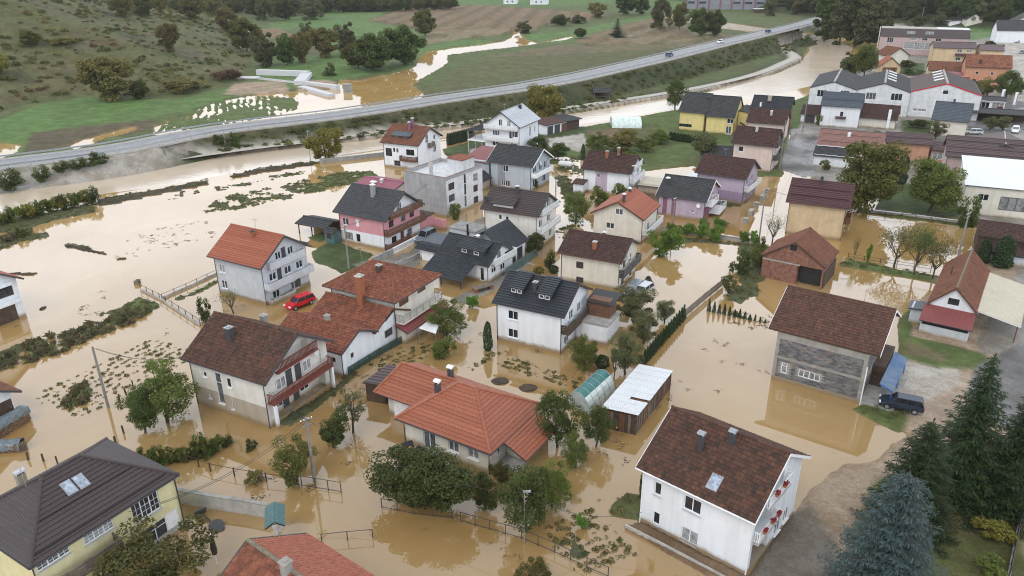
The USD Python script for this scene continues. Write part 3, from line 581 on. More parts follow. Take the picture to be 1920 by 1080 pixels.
# ------------------------------------------------------------------ houses
def tile_field(poly, style, cu=.3, cv=.38, seed=0):
    """covers a sloping polygon (its first edge is the eave, seen left to right from outside) with tiles or sheets"""
    p = np.asarray(poly, float); u = p[1] - p[0]; u /= np.linalg.norm(u)
    nrm = np.cross(p[1] - p[0], p[2] - p[1]); nrm /= np.linalg.norm(nrm); v = np.cross(nrm, u)
    q = np.column_stack([(p - p[0]) @ u, (p - p[0]) @ v]); u0, u1, v1 = q[:, 0].min(), q[:, 0].max(), q[:, 1].max()
    nu, nv = max(1, round((u1 - u0) / cu)), max(1, round(v1 / cv)); cu, cv = (u1 - u0) / nu, v1 / nv
    rng = np.random.default_rng(seed)
    if style == "tile":        # single roof tiles with a raised roll, each lifted a little differently
        prof = np.array([[0, .012], [.22, .05], [.5, .055], [.72, .015], [1, .012]]); k = len(prof)
        ru, ht = prof[:, 0] * cu, prof[:, 1]
        base = np.vstack([np.column_stack([ru, np.full(k, -.03), ht + .06]), np.column_stack([ru, np.full(k, cv), ht]), np.column_stack([ru, np.full(k, -.03), ht * 0 - .02])])
        f = [[i, i + 1, k + i + 1, k + i] for i in range(k - 1)] + [[2 * k + i, 2 * k + i + 1, i + 1, i] for i in range(k - 1)]
        f = np.array(f); f = np.vstack([f[:, [0, 1, 2]], f[:, [0, 2, 3]]])
        iu, iv = np.meshgrid(np.arange(nu), np.arange(nv)); iu, iv = iu.ravel(), iv.ravel(); m = len(iu)
        off = np.column_stack([u0 + iu * cu + rng.normal(0, .006, m), iv * cv + rng.normal(0, .008, m), rng.normal(0, .006, m)])
        V = (base[None] + off[:, None]).reshape(-1, 3); F = (f[None] + (np.arange(m) * len(base))[:, None, None]).reshape(-1, 3)
    elif style == "metal":     # pressed sheets: rolls along the slope, a step at every course
        k = 4; a = np.arange(nu * k + 1); ru = u0 + a * cu / k; ht = .028 * (.5 + .5 * np.cos(a * 2 * math.pi / k))
        V, F = [], []; n = len(a); c = 0
        for j in range(nv):
            V.append(np.vstack([np.column_stack([ru, np.full(n, j * cv - .01), ht + .075]), np.column_stack([ru, np.full(n, (j + 1) * cv), ht + .005]), np.column_stack([ru, np.full(n, j * cv - .01), ht - .005])]))
            for i in range(n - 1): F += [[c + i, c + i + 1, c + n + i + 1], [c + i, c + n + i + 1, c + n + i], [c + 2 * n + i, c + 2 * n + i + 1, c + i + 1], [c + 2 * n + i, c + i + 1, c + i]]
            c += 3 * n
        V, F = np.vstack(V), np.array(F)
    elif style == "sheet":     # trapezoidal sheets running up the slope
        a = np.arange(nu * 4 + 1); ru = u0 + a * cu / 4; ht = np.where((a % 4) < 2, .04, .008); n = len(a)
        V = np.vstack([np.column_stack([ru, np.full(n, -.02), ht]), np.column_stack([ru, np.full(n, v1), ht])])
        F = np.array([[i, i + 1, n + i + 1] for i in range(n - 1)] + [[i, n + i + 1, n + i] for i in range(n - 1)])
    else:                      # "course": shingles laid in stepped courses, each shingle its own piece
        w = cu; iu, iv = np.meshgrid(np.arange(nu + 1), np.arange(nv)); iu, iv = iu.ravel(), iv.ravel(); m = len(iu)
        base = np.array([[.008, -.02, .06], [w - .008, -.02, .06], [w - .008, cv, .008], [.008, cv, .008], [.008, -.02, -.01], [w - .008, -.02, -.01]]); f = np.array([[0, 1, 2], [0, 2, 3], [4, 5, 1], [4, 1, 0]])
        off = np.column_stack([u0 + iu * w - (iv % 2) * w / 2, iv * cv, rng.normal(0, .003, m)])
        V = (base[None] + off[:, None]).reshape(-1, 3); F = (f[None] + (np.arange(m) * len(base))[:, None, None]).reshape(-1, 3)
    W = p[0] + V[:, :1] * u + V[:, 1:2] * v + V[:, 2:] * nrm
    mesh = trimesh.Trimesh(W, F, process=False)
    for i in range(1, len(p)):
        a, b = p[i], p[(i + 1) % len(p)]; e = b - a; inn = np.cross(nrm, e); L = np.linalg.norm(inn)
        if L < 1e-6: continue
        inn /= L
        if ((mesh.vertices - a) @ inn).min() > -.05: continue
        mesh = mesh.slice_plane(a, inn)
        if len(mesh.faces) == 0: break
    return np.array(mesh.vertices), np.array(mesh.faces)
def cap_run(mb, a, b, r=.12, step=.4, lift=.03, sides=6):
    """half-round ridge tiles from a to b"""
    a, b = np.asarray(a, float), np.asarray(b, float); d = b - a; L = np.linalg.norm(d); d /= L; n = max(1, int(L / step))
    s = np.cross(d, [0, 0, 1.]); s /= np.linalg.norm(s); up = np.cross(s, d)
    for i in range(n):
        q0, q1 = a + d * (L * i / n - .02), a + d * (L * (i + 1) / n); an = np.linspace(-.15, math.pi + .15, sides)
        r0, r1 = r * 1.08, r * .95
        v = np.vstack([q + rr * (np.cos(an)[:, None] * s + np.sin(an)[:, None] * up) + up * lift for q, rr in ((q0, r0), (q1, r1))])
        mb.add(v, [[j, sides + j, sides + j + 1, j + 1] for j in range(sides - 1)])
        mb.add(v[:sides], [[0, j, j + 1] for j in range(1, sides - 1)])
def win_mesh(w, h, style, t=.07, dep=.06):
    """frame and panes of a window lying in the plane y = 0, facing -y, centred at the origin"""
    fr, pn = MB(), MB()
    fr.box((0, 0, h / 2 - t / 2), (w, dep, t)); fr.box((0, 0, -h / 2 + t / 2), (w, dep, t))
    for s in (-1, 1): fr.box((s * (w / 2 - t / 2), 0, 0), (t, dep, h - 2 * t))
    n = {"s": 1, "d": 2, "t": 3, "q": 4}.get(style[0], 1)
    for i in range(1, n): fr.box((-w / 2 + w * i / n, -.004, 0), (t * 1.1, dep, h - 2 * t))
    if "x" in style: fr.box((0, -.006, h * .18), (w - 2 * t, dep * .8, t * .6))
    if "g" in style:
        for i in range(1, n * 2): fr.box((-w / 2 + w * i / (n * 2), .008, 0), (.03, dep * .6, h - 2 * t))
        for j in (-.18, .12): fr.box((0, .006, h * j), (w - 2 * t, dep * .6, .03))
    pn.box((0, .015, 0), (w - 2 * t, .012, h - 2 * t))
    return fr, pn
HOUSES = []
class House:
    """a building: x along the ridge, -y the side turned to the camera (for most), z up, ground at 0"""
    def __init__(s, name, label, cat, x, y, yaw, L, W, ze, zr, og=.5, oe=.5, g=0.0, group=None):
        s.t = thing(name, label, cat, (x, y, g), math.radians(yaw), group); s.o = np.array([x, y, g]); s.a = math.radians(yaw)
        s.L, s.W, s.ze, s.zr, s.og, s.oe, s.g = L, W, ze, zr, og, oe, g
        s.l, s.w = L - 2 * og, W - 2 * oe; s.sl = (zr - ze) / (W / 2); s.niche = []; s.ca, s.sa = math.cos(s.a), math.sin(s.a)
        s.th = .16; HOUSES.append(s)
    def loc(s, P):
        d = np.asarray(P) - s.o; return np.array([d[0] * s.ca + d[1] * s.sa, -d[0] * s.sa + d[1] * s.ca, d[2]])
    def on(s, side, px, py):
        """(along, height) where the picture point meets that wall; for 'N' and 'F' (roof slopes) the local point"""
        e, d = s.loc(EYE), ray(px, py); d = np.array([d[0] * s.ca + d[1] * s.sa, -d[0] * s.sa + d[1] * s.ca, d[2]])
        if side in "nf": k = ((-s.w / 2 if side == "n" else s.w / 2) - e[1]) / d[1]; q = e + d * k; return q[0], q[2]
        if side in "lr": k = ((-s.l / 2 if side == "l" else s.l / 2) - e[0]) / d[0]; q = e + d * k; return q[1], q[2]
        sg = -1 if side == "N" else 1     # z = zr - sl*|y|
        k = (s.zr - e[2] + s.sl * sg * -1 * 0 - s.sl * sg * e[1]) / (d[2] + s.sl * sg * d[1]); return e + d * k
    def place(s, side, u, z, inset=0.0):
        """matrix that sets a thing made in the plane y=0 facing -y onto a wall"""
        if side == "n": return (u, -s.w / 2 + inset, z), 0.0
        if side == "f": return (u, s.w / 2 - inset, z), math.pi
        if side == "r": return (s.l / 2 - inset, u, z), math.pi / 2
        return (-s.l / 2 + inset, u, z), -math.pi / 2
    def tf(s, mb, side, u, z, inset=0.0):
        c, r = s.place(side, u, z, inset); v, f = mb.arrays(); R = np.array([[math.cos(r), -math.sin(r), 0], [math.sin(r), math.cos(r), 0], [0, 0, 1]])
        return v @ R.T + c, f
    def win(s, side, u, z, w=1.2, h=1.2, style="d", frame="white_frame", pane="pane", sill="white_frame", name="window", deep=.10):
        s.niche.append((side, u, z, w, h, deep)); fr, pn = win_mesh(w, h, style)
        F = obj(name, s.tf(fr, side, u, z, deep - .03), frame, s.t); obj("pane", s.tf(pn, side, u, z, deep - .03), pane, F)
        if sill: b = MB(); b.box((0, -.04, -h / 2 - .03), (w + .12, .22, .05)); obj("sill", s.tf(b, side, u, z), sill, F)
    def wins(s, side, lst, **kw):
        for it in lst:
            px, py, w, h = it[:4]; k = dict(kw); k.update(it[4] if len(it) > 4 else {}); u, z = s.on(side, px, py)
            if abs(u) + w / 2 < (s.l if side in 'nf' else s.w) / 2: s.win(side, u, z, w, h, **k)
    def door(s, side, u, w=.95, h=2.1, z0=0.1, mat="brown_frame", name="door"):
        z = z0 + h / 2; s.niche.append((side, u, z, w, h, .12)); b = MB(); b.box((0, 0, 0), (w, .06, h)); b.box((0, -.03, h * .22), (w * .6, .03, h * .3)); b.box((0, -.03, -h * .22), (w * .6, .03, h * .3))
        D = obj(name, s.tf(b, side, u, z, .08), mat, s.t); k = MB(); k.box((w * .38, -.06, -.02), (.04, .08, .12)); obj("handle", s.tf(k, side, u, z, .08), "grey_metal", D)
    def hole(s, side, u0, u1, z0, z1, deep): s.niche.append((side, (u0 + u1) / 2, (z0 + z1) / 2, u1 - u0, z1 - z0, deep))
    def walls(s, mat, hip=False, base=-.7, plinth=None, top=None):
        zw = s.ze + s.sl * s.oe - s.th * 1.1 if top is None else top
        if hip: prof = [(-s.w / 2, base), (s.w / 2, base), (s.w / 2, zw), (-s.w / 2, zw)]
        else: prof = [(-s.w / 2, base), (s.w / 2, base), (s.w / 2, zw), (0, s.zr - s.th * 1.1), (-s.w / 2, zw)]
        b = m3.Manifold.extrude(m3.CrossSection([prof]), s.l).transform([[0, 0, 1, -s.l / 2], [1, 0, 0, 0], [0, 1, 0, 0]])
        for side, u, z, w, h, deep in s.niche:
            c, r = s.place(side, u, z); ax = (w, 2 * deep, h) if side in "nf" else (2 * deep, w, h)
            b -= m3.Manifold.cube(ax, True).translate(c)
        W = obj("wall", b, mat, s.t)
        if plinth:
            p = MB(); p.box((0, 0, (base + .45) / 2), (s.l + .06, s.w + .06, .45 - base)); p.build("plinth", plinth, s.t)
        return W
    def planes(s, hip=None):
        L, W, e, r = s.L / 2, s.W / 2, s.ze, s.zr
        if hip is None: return [[(-L, -W, e), (L, -W, e), (L, 0, r), (-L, 0, r)], [(L, W, e), (-L, W, e), (-L, 0, r), (L, 0, r)]], [((-L, 0, r), (L, 0, r))]
        h = hip if np.ndim(hip) else (-hip, hip)
        a, b = (h[0], 0, r), (h[1], 0, r)
        return [[(-L, -W, e), (L, -W, e), b, a], [(L, W, e), (-L, W, e), a, b], [(L, -W, e), (L, W, e), b], [(-L, W, e), (-L, -W, e), a]], [(a, b), ((-L, -W, e), a), ((-L, W, e), a), ((L, -W, e), b), ((L, W, e), b)]
    def roof(s, mat, style="tile", cu=.3, cv=.38, hip=None, under="dark_wood", cap=None, gutter="dark_metal", barge=None, capr=.12):
        pl, rg = s.planes(hip); mb = MB()
        for p in pl: mb.slab(p, s.th)
        R = mb.build("roof", under, s.t); V, F, n = [], [], 0
        for i, p in enumerate(pl):
            v, f = tile_field(p, style, cu, cv, i + int(abs(s.o[0] * 7)) + 1); V.append(v); F.append(f + n); n += len(v)
        obj("roof_tiles" if style in ("tile", "course") else "roof_sheets", (np.vstack(V), np.vstack(F)), mat, R, kind="stuff")
        if cap is not False:
            mb = MB()
            for a, b in rg: cap_run(mb, a, b, capr)
            mb.build("ridge_cap", cap or mat, R, kind="stuff")
        if barge and hip is None:
            for sx in (-1, 1):
                mb = MB()
                for sy in (-1, 1):
                    x0, x1 = sx * (s.L / 2 + .005), sx * (s.L / 2 + .045); q = [(x0, sy * (s.W / 2 + .02), s.ze + .06), (x0, 0, s.zr + .06), (x0, 0, s.zr - .2), (x0, sy * (s.W / 2 + .02), s.ze - .2)]
                    mb.hexa(np.array(q), np.array(q) + [x1 - x0, 0, 0])
                mb.build("barge_board", barge, R)
        if gutter:
            for p in pl:
                a, b = np.array(p[0]), np.array(p[1]); d = np.cross(b - a, [0, 0, 1.]); d /= np.linalg.norm(d); mb = MB(); mb.tube([a + d * .06 - [0, 0, .05], (a + b) / 2 + d * .06 - [0, 0, .06], b + d * .06 - [0, 0, .07]], .065, 6); mb.build("gutter", gutter, R)
            mb = MB()
            x, y = s.l / 2 + .02, -s.w / 2 - .06; mb.tube([(x, -s.W / 2 - .05, s.ze - .08), (x, y, s.ze - .3), (x, y, s.ze / 2), (x, y, -.4)], .05, 6); mb.build("downpipe", gutter, s.t)
            mb = MB(); x = -x; mb.tube([(x, -s.W / 2 - .05, s.ze - .08), (x, y, s.ze - .3), (x, y, s.ze / 2), (x, y, -.4)], .05, 6); mb.build("downpipe", gutter, s.t)
        return R
    def chimney(s, px, py, h=1.3, a=.5, b=.5, mat="dark_metal", cap="grey_metal", slope="N", name="chimney", hood=False):
        q = s.on(slope, px, py); mb = MB(); mb.box((q[0], q[1], q[2] + h / 2 - .3), (a, b, h + .6)); c = mb.build(name, mat, s.t); k = MB(); z = q[2] + h
        if hood:
            for sx in (-1, 1): k.box((q[0] + sx * (a / 2 - .04), q[1], z + .12), (.05, b * .8, .24))
            an = np.linspace(0, math.pi, 7); yv = np.cos(an) * (b / 2 + .08); zv = z + .2 + np.sin(an) * .17
            k.hexa(np.column_stack([np.full(7, q[0] - a / 2 - .08), q[1] + yv, zv]), np.column_stack([np.full(7, q[0] + a / 2 + .08), q[1] + yv, zv]))
        else: k.box((q[0], q[1], z + .04), (a + .14, b + .14, .09)); k.box((q[0], q[1], z + .14), (a * .5, b * .5, .12))
        k.build("chimney_cap", cap, c)
    def skylight(s, px, py, w=.75, h=1.15, slope="N"):
        q = s.on(slope, px, py); sg = -1 if slope == "N" else 1; vv = np.array([0, -sg, s.sl]); vv /= np.linalg.norm(vv); uu = np.array([1., 0, 0]); nn = np.cross(uu, vv) * (-sg if sg == 1 else 1)
        if nn[2] < 0: nn = -nn
        fr = MB(); pn = MB()
        def pl(m, c0, w, h, up, th):
            c = q + nn * up; p = np.array([c - uu * w / 2 - vv * h / 2, c + uu * w / 2 - vv * h / 2, c + uu * w / 2 + vv * h / 2, c - uu * w / 2 + vv * h / 2]); m.hexa(p - nn * th, p)
        pl(fr, 0, w + .16, h + .16, .10, .14); pl(pn, 0, w, h, .115, .01); F = fr.build("skylight", "grey_metal", s.t); pn.build("pane", "pane_sky", F)
    def dormer(s, u, w, zf, yf, pitch=.25, mat="dark_frame", roofmat=None, style="metal", wins=2, ww=.75, wh=.6, frame="white_frame", over=.3, side=None, rise=None):
        """shed dormer on the near slope: front wall at y = yf, its roof rising to meet the main one"""
        zb = s.zr + s.sl * yf; zt = zf; k = (s.zr - zt) ; yb = (zt - s.zr + 0) ; yb = (zt - pitch * yf - s.zr) / (s.sl - pitch) if abs(s.sl - pitch) > 1e-3 else 0
        yb = min(yb, -.05); zk = zt + pitch * (yb - yf)
        mb = MB(); x0, x1 = u - w / 2, u + w / 2
        lo = np.array([(x0, yf, zb - .2), (x0, yf, zt), (x0, yb, zk)]); mb.hexa(lo, lo + [w, 0, 0]); D = mb.build("dormer", side or mat, s.t)
        p = [(x0 - over, yf - over, zt - pitch * over + .1), (x1 + over, yf - over, zt - pitch * over + .1), (x1 + over, yb + .15, zk + .1 + pitch * .15), (x0 - over, yb + .15, zk + .1 + pitch * .15)]
        mb = MB(); mb.slab(p, .09); mb.build("dormer_roof", mat, D)
        obj("dormer_sheets", tile_field(p, style, .3, .38, 5), roofmat or mat, D, kind="stuff")
        for i in range(wins):
            c = x0 + w * (i + .5) / wins; fr, pn = win_mesh(ww, wh, "s"); v, f = fr.arrays(); F = obj("window", (v + [c, yf - .035, zb + (zt - zb) * .5], f), frame, D)
        return D
    def balcony(s, side, u0, u1, z, proj=1.1, kind="bars", mat="white_paint", slab="pale_concrete", h=.95, posts=None, postmat=None, ends=True, label=None):
        """floor slab with a railing; bars, boards, solid or rails"""
        m = (u0 + u1) / 2; wd = u1 - u0; b = MB(); b.box((0, -proj / 2, -.08), (wd, proj - .004, .16)); B = obj("balcony", s.tf(b, side, m, z), slab, s.t, label=label)
        runs = [((-wd / 2, -proj + .05), (wd / 2, -proj + .05))] + ([((-wd / 2 + .05, -proj + .09), (-wd / 2 + .05, -.03)), ((wd / 2 - .05, -proj + .09), (wd / 2 - .05, -.03))] if ends else [])
        for a, c in runs:
            a, c = np.array([*a, 0.]), np.array([*c, 0.]); d = c - a; L = np.linalg.norm(d); rz = math.atan2(d[1], d[0]); ce = (a + c) / 2
            r = MB(); bars = MB()
            if kind == "solid": r.box(ce + [0, 0, h / 2 - .1], (L, .10, h + .2), rz)
            else:
                r.box(ce + [0, 0, h], (L, .09, .07), rz)
                if kind == "bars":
                    r.box(ce + [0, 0, .12], (L, .06, .05), rz); n = max(2, int(L / .17))
                    for i in range(n): bars.box(a + d * (i + .5) / n + [0, 0, h / 2 + .05], (.055, .055, h - .15), rz)
                elif kind == "boards":
                    n = 4
                    for i in range(n): r.box(ce + [0, 0, .14 + i * (h - .22) / (n - 1)], (L, .04, (h - .1) / n * .84), rz)
                    bars.box(a + [0, 0, h / 2], (.07, .07, h)); bars.box(c + [0, 0, h / 2], (.07, .07, h)); bars.box(ce + [0, 0, h / 2], (.07, .07, h))
                else:
                    for q in (.2, .45, .7): r.box(ce + [0, 0, h * q], (L, .03, .03), rz)
                    n = max(2, int(L / 1.2)); 
                    for i in range(n + 1): bars.box(a + d * i / n + [0, 0, h / 2], (.05, .05, h), rz)
            obj("railing", s.tf(r, side, m, z), mat, B)
            if bars.v: obj("baluster", s.tf(bars, side, m, z), mat, B, kind="stuff")
        for k, q in enumerate(posts or []):
            b = MB(); b.box((q - m, -proj + .15, -z / 2 - .4), (.28, .28, z - .16 + .8)); obj("post", s.tf(b, side, m, z), postmat or slab, s.t)
        return B
    def band(s, side, z0, z1, mat, u0=None, u1=None, th=.025, name="painted_band"):
        """a strip of wall of another colour, its render a little proud; opened where windows are"""
        L = (s.l if side in "nf" else s.w) / 2; u0 = -L - (.02 if side in 'nf' else 0) if u0 is None else u0; u1 = L + (.02 if side in 'nf' else 0) if u1 is None else u1
        c, r = s.place(side, (u0 + u1) / 2, (z0 + z1) / 2); ax = (u1 - u0, 2 * th, z1 - z0) if side in "nf" else (2 * th, u1 - u0, z1 - z0)
        b = m3.Manifold.cube(ax, True).translate(c)
        for sd, u, z, w, h, deep in s.niche:
            if sd == side: cc, _ = s.place(sd, u, z); b -= m3.Manifold.cube((w, 2 * deep, h) if sd in "nf" else (2 * deep, w, h), True).translate(cc)
        obj(name, b, mat, s.t)
    def boxpart(s, name, c, d, mat, rz=0.0): mb = MB(); mb.box(c, d, rz); return mb.build(name, mat, s.t)
    def lean(s, name, poly, mat, style="sheet", under="dark_metal", th=.1, cu=.3, cv=.38, seed=3):
        """a lesser roof given by its corners: eave left, eave right, top right, top left"""
        mb = MB(); mb.slab(poly, th); R = mb.build(name, under, s.t); obj("roof_sheets" if style in ("sheet", "metal") else "roof_tiles", tile_field(poly, style, cu, cv, seed), mat, R, kind="stuff"); return R

stucco("white_wall", (.74, .76, .79), .06); stucco("cool_wall", (.52, .54, .57), .15); stucco("cream_wall", (.66, .62, .54), .15); stucco("warm_white", (.68, .65, .60), .15)
stucco("beige_lower", (.42, .36, .29), .15); stucco("pink_wall", (.62, .30, .33), .15); stucco("lilac_wall", (.46, .38, .46), .15); stucco("lilac_dark", (.30, .24, .33), .15); stucco("plum", (.24, .11, .16), .15)
stucco("pinkish_wall", (.66, .53, .48), .15); stucco("tan_wall", (.58, .44, .28), .2); stucco("yellow_wall", (.70, .58, .26), .15); stucco("pale_yellow", (.68, .62, .36), .15); stucco("salmon_wall", (.55, .30, .21), .15)
stucco("rose_wall", (.46, .35, .33), .15); stucco("raw_grey", (.36, .36, .37), .3); stucco("raw_white", (.62, .63, .65), .3); stucco("grey_panel", (.28, .29, .33), .15); stucco("warehouse_white", (.66, .67, .68), .25); stucco("orange_wall", (.52, .26, .16), .15)
stucco("factory_look_wall", (.24, .26, .30), .15); stucco("salmon_light", (.62, .30, .24), .15)
stucco("plinth_grey", (.30, .31, .32), .3); stucco("cement", (.34, .32, .29), .3); stucco("bluegrey_wall", (.42, .46, .50), .1)
tiles("old_brown_tiles", [(.05, .03, .022), (.075, .036, .025), (.095, .044, .029), (.115, .053, .034), (.08, .038, .026), (.135, .062, .038)], (.038, .032, .025), (.44, .78), .9, .72)
tiles("brown_red_tiles", [(.072, .036, .027), (.095, .045, .032), (.118, .055, .038), (.10, .048, .034), (.14, .065, .044)], (.03, .026, .02), (.5, .85), .85, .7)
tiles("dull_red_tiles", [(.16, .066, .04), (.19, .078, .046), (.22, .09, .052), (.14, .058, .038)], (.045, .034, .025), (.45, .8), .85, .7)
tiles("old_red_tiles", [(.17, .055, .032), (.22, .075, .042), (.28, .10, .055), (.14, .05, .032), (.24, .085, .05)], (.05, .035, .028), (.5, .85), .85, .6)
tiles("orange_tiles", [(.29, .088, .046), (.325, .10, .054), (.35, .112, .062)], (.15, .06, .04), (.6, .95), .6, .4)
tiles("salmon_tiles", [(.28, .088, .048), (.31, .102, .055), (.34, .116, .063)], (.14, .05, .04), (.6, .95), .5, .35)
tiles("dark_brown_tiles", [(.045, .024, .020), (.065, .032, .026), (.085, .042, .034)], (.04, .035, .03), (.5, .9), .8, .6)
tiles("brown_sheet", [(.055, .04, .04), (.06, .045, .044), (.065, .048, .047)], (.03, .026, .026), (.5, .9), .5, .5)
tiles("black_sheet", [(.016, .018, .022), (.02, .022, .027), (.024, .027, .032)], (.035, .038, .04), (.55, .95), .38, .5, .5)
tiles("slate_shingle", [(.016, .019, .023), (.026, .030, .036), (.036, .042, .048), (.022, .026, .03)], (.02, .022, .024), (.5, .9), .6, .5)
tiles("grey_tiles", [(.045, .045, .048), (.055, .055, .058), (.065, .065, .068)], (.035, .035, .034), (.5, .9), .6, .5)
tiles("dark_grey_tiles", [(.032, .033, .035), (.045, .046, .048), (.055, .056, .058)], (.03, .032, .03), (.5, .9), .7, .6)
tiles("plum_sheet", [(.075, .034, .036), (.085, .04, .04)], (.05, .028, .03), (.5, .95), .5, .5)
tiles("mauve_sheet", [(.10, .07, .07), (.115, .08, .08)], (.06, .045, .045), (.5, .95), .5, .5)
tiles("pink_sheet", [(.24, .13, .11), (.27, .15, .125)], (.16, .09, .08), (.5, .95), .55, .5)
tiles("rust_tiles", [(.22, .085, .045), (.30, .12, .065), (.16, .06, .04)], (.06, .045, .035), (.45, .8), .85, .8)
tiles("red_sheet", [(.20, .055, .055), (.23, .065, .06)], (.14, .05, .045), (.5, .95), .45, .5)
tiles("steel_sheet", [(.42, .45, .48), (.5, .53, .56)], (.25, .28, .32), (.5, .95), .35, .5)
tiles("bluegrey_sheet", [(.065, .08, .095), (.085, .10, .12)], (.05, .06, .07), (.5, .95), .5, .5)
tiles("white_sheet", [(.66, .68, .70), (.72, .74, .76)], (.42, .43, .43), (.5, .95), .45, .5)
tiles("cream_sheet", [(.52, .48, .38), (.58, .54, .44)], (.30, .27, .22), (.5, .9), .7, .7)
tiles("brown_band_sheet", [(.055, .04, .036), (.16, .11, .09), (.06, .045, .04), (.14, .10, .085)], (.05, .04, .035), (.5, .9), .6, .6)
tiles("blue_sheet", [(.05, .13, .28), (.12, .22, .36)], (.22, .25, .28), (.4, .7), .45, .8)
tiles("factory_grey", [(.22, .24, .27), (.25, .27, .30)], (.15, .16, .18), (.5, .95), .5, .5)
def brickmat(name, c1, c2, mortar, bw=.25, bh=.075, size=.012):
    def mk(p):
        return usdkit.material(stage, p, {"tc": ("texture_coordinate", {}), "s": ("separate_xyz", {}), "ad": ("math", {"math_type": "add"}), "c": ("combine_xyz", {}),
            "br": ("brick_texture", {"color1": c1, "color2": c2, "mortar": mortar, "scale": 1.0, "mortar_size": size, "brick_width": bw, "row_height": bh, "bias": 0.0}),
            "n": ("noise_texture", {"scale": 2.0, "detail": 6.0}), "r": ("rgb_ramp", {"ramp": [(.3, (.6, .6, .6)), (.7, (1.2, 1.2, 1.2))]}), "m": ("mix_color", {"blend_type": "multiply", "fac": 1.0}),
            "b": ("bump", {"strength": .6, "distance": .02, "invert": True}), "p": ("principled_bsdf", {"roughness": .9, "specular_ior_level": .2})},
            [("tc.object", "s.vector"), ("s.x", "ad.value1"), ("s.y", "ad.value2"), ("ad.value", "c.x"), ("s.z", "c.y"), ("c.vector", "br.vector"), ("tc.object", "n.vector"), ("n.fac", "r.fac"), ("br.color", "m.a"), ("r.color", "m.b"), ("m.result", "p.base_color"), ("br.fac", "b.height"), ("b.normal", "p.normal")], surface="p.BSDF")
    DEFS[name] = mk
brickmat("red_brick", (.26, .085, .045), (.20, .06, .035), (.30, .24, .20))
def blockmat(p):
    return usdkit.material(stage, p, {"g": ("geometry", {}), "at": ("attribute", {"attribute": "piece"}), "r": ("rgb_ramp", {"ramp": [(0, (.10, .10, .105)), (.4, (.16, .16, .165)), (.8, (.20, .195, .19)), (.93, (.24, .20, .17)), (1, (.22, .12, .09))]}), "n": ("noise_texture", {"scale": 1.1, "detail": 5.0}), "r2": ("rgb_ramp", {"ramp": [(.3, (.7, .7, .7)), (.7, (1.2, 1.2, 1.2))]}), "m": ("mix_color", {"blend_type": "multiply", "fac": 1.0}), "p": ("principled_bsdf", {"roughness": .95, "specular_ior_level": .2})},
        [("at.fac", "r.fac"), ("g.position", "n.vector"), ("n.fac", "r2.fac"), ("r.color", "m.a"), ("r2.color", "m.b"), ("m.result", "p.base_color")], surface="p.BSDF")
DEFS["block_look"] = blockmat
# ================================================================== the houses, nearest first
# --- white house, bottom right
h = House("white_house", "white two-storey house with old brown tile roof and red flower boxes, nearest on the right", "house", 16.7, 49.0, -41.2, 9.9, 10.15, 5.67, 8.77, .39, .65)
h.wins("n", [(1233, 917, .62, 1.2, dict(style="s")), (1230, 972, .62, 1.2, dict(style="s")), (1298, 948, 1.45, 1.3), (1292, 1006, 1.45, 1.3, dict(pane="pane_curtain"))], sill="cool_wall", deep=.16)
for (a, b, z0, z1) in ((-3.9, -.9, .35, 2.55), (-3.9, -.9, 3.05, 5.1)): h.hole("r", a, b, z0, z1, 1.3)
h.hole("r", -2.4, .6, 5.55, 6.9, 1.2); 
h.win("r", 1.0, 1.5, 1.1, 2.0, "d"); h.win("r", 2.6, 1.3, 1.0, 1.2, "d")
h.walls("white_wall", plinth="plinth_grey")
R = h.roof("old_brown_tiles", "tile", .31, .36, gutter="white_paint", barge="white_paint")
h.balcony("r", -3.95, -.3, 2.95, .45, "bars"); h.balcony("r", -2.9, 1.2, 5.45, .45, "bars")
for u, z in ((-3.4, 3.95), (-2.0, 3.95), (-1.0, 3.95), (-2.0, 6.45), (-.6, 6.45)):
    b = MB(); b.box((0, -.62, 0), (.55, .2, .18)); F = obj("flower_box", h.tf(b, "r", u, z), "terracotta", h.t)
    rg = np.random.default_rng(int(u * 10 + z * 100) + 999); b = MB()
    for k in range(40): c = rg.normal(0, 1, 3) * (.13, .07, .06) + (0, -.62, .16); b.box(c, (.09, .09, .06), rg.uniform(0, 3), rg.uniform(0, 3))
    obj("flowers", h.tf(b, "r", u, z), "flower_red", F, kind="stuff")
h.chimney(1313, 842, 1.25, .42, .42, "dark_frame", "grey_metal", hood=True); h.chimney(1372, 832, .95, .42, .42, "dark_frame", "grey_metal", hood=True)
h.skylight(1340, 905)
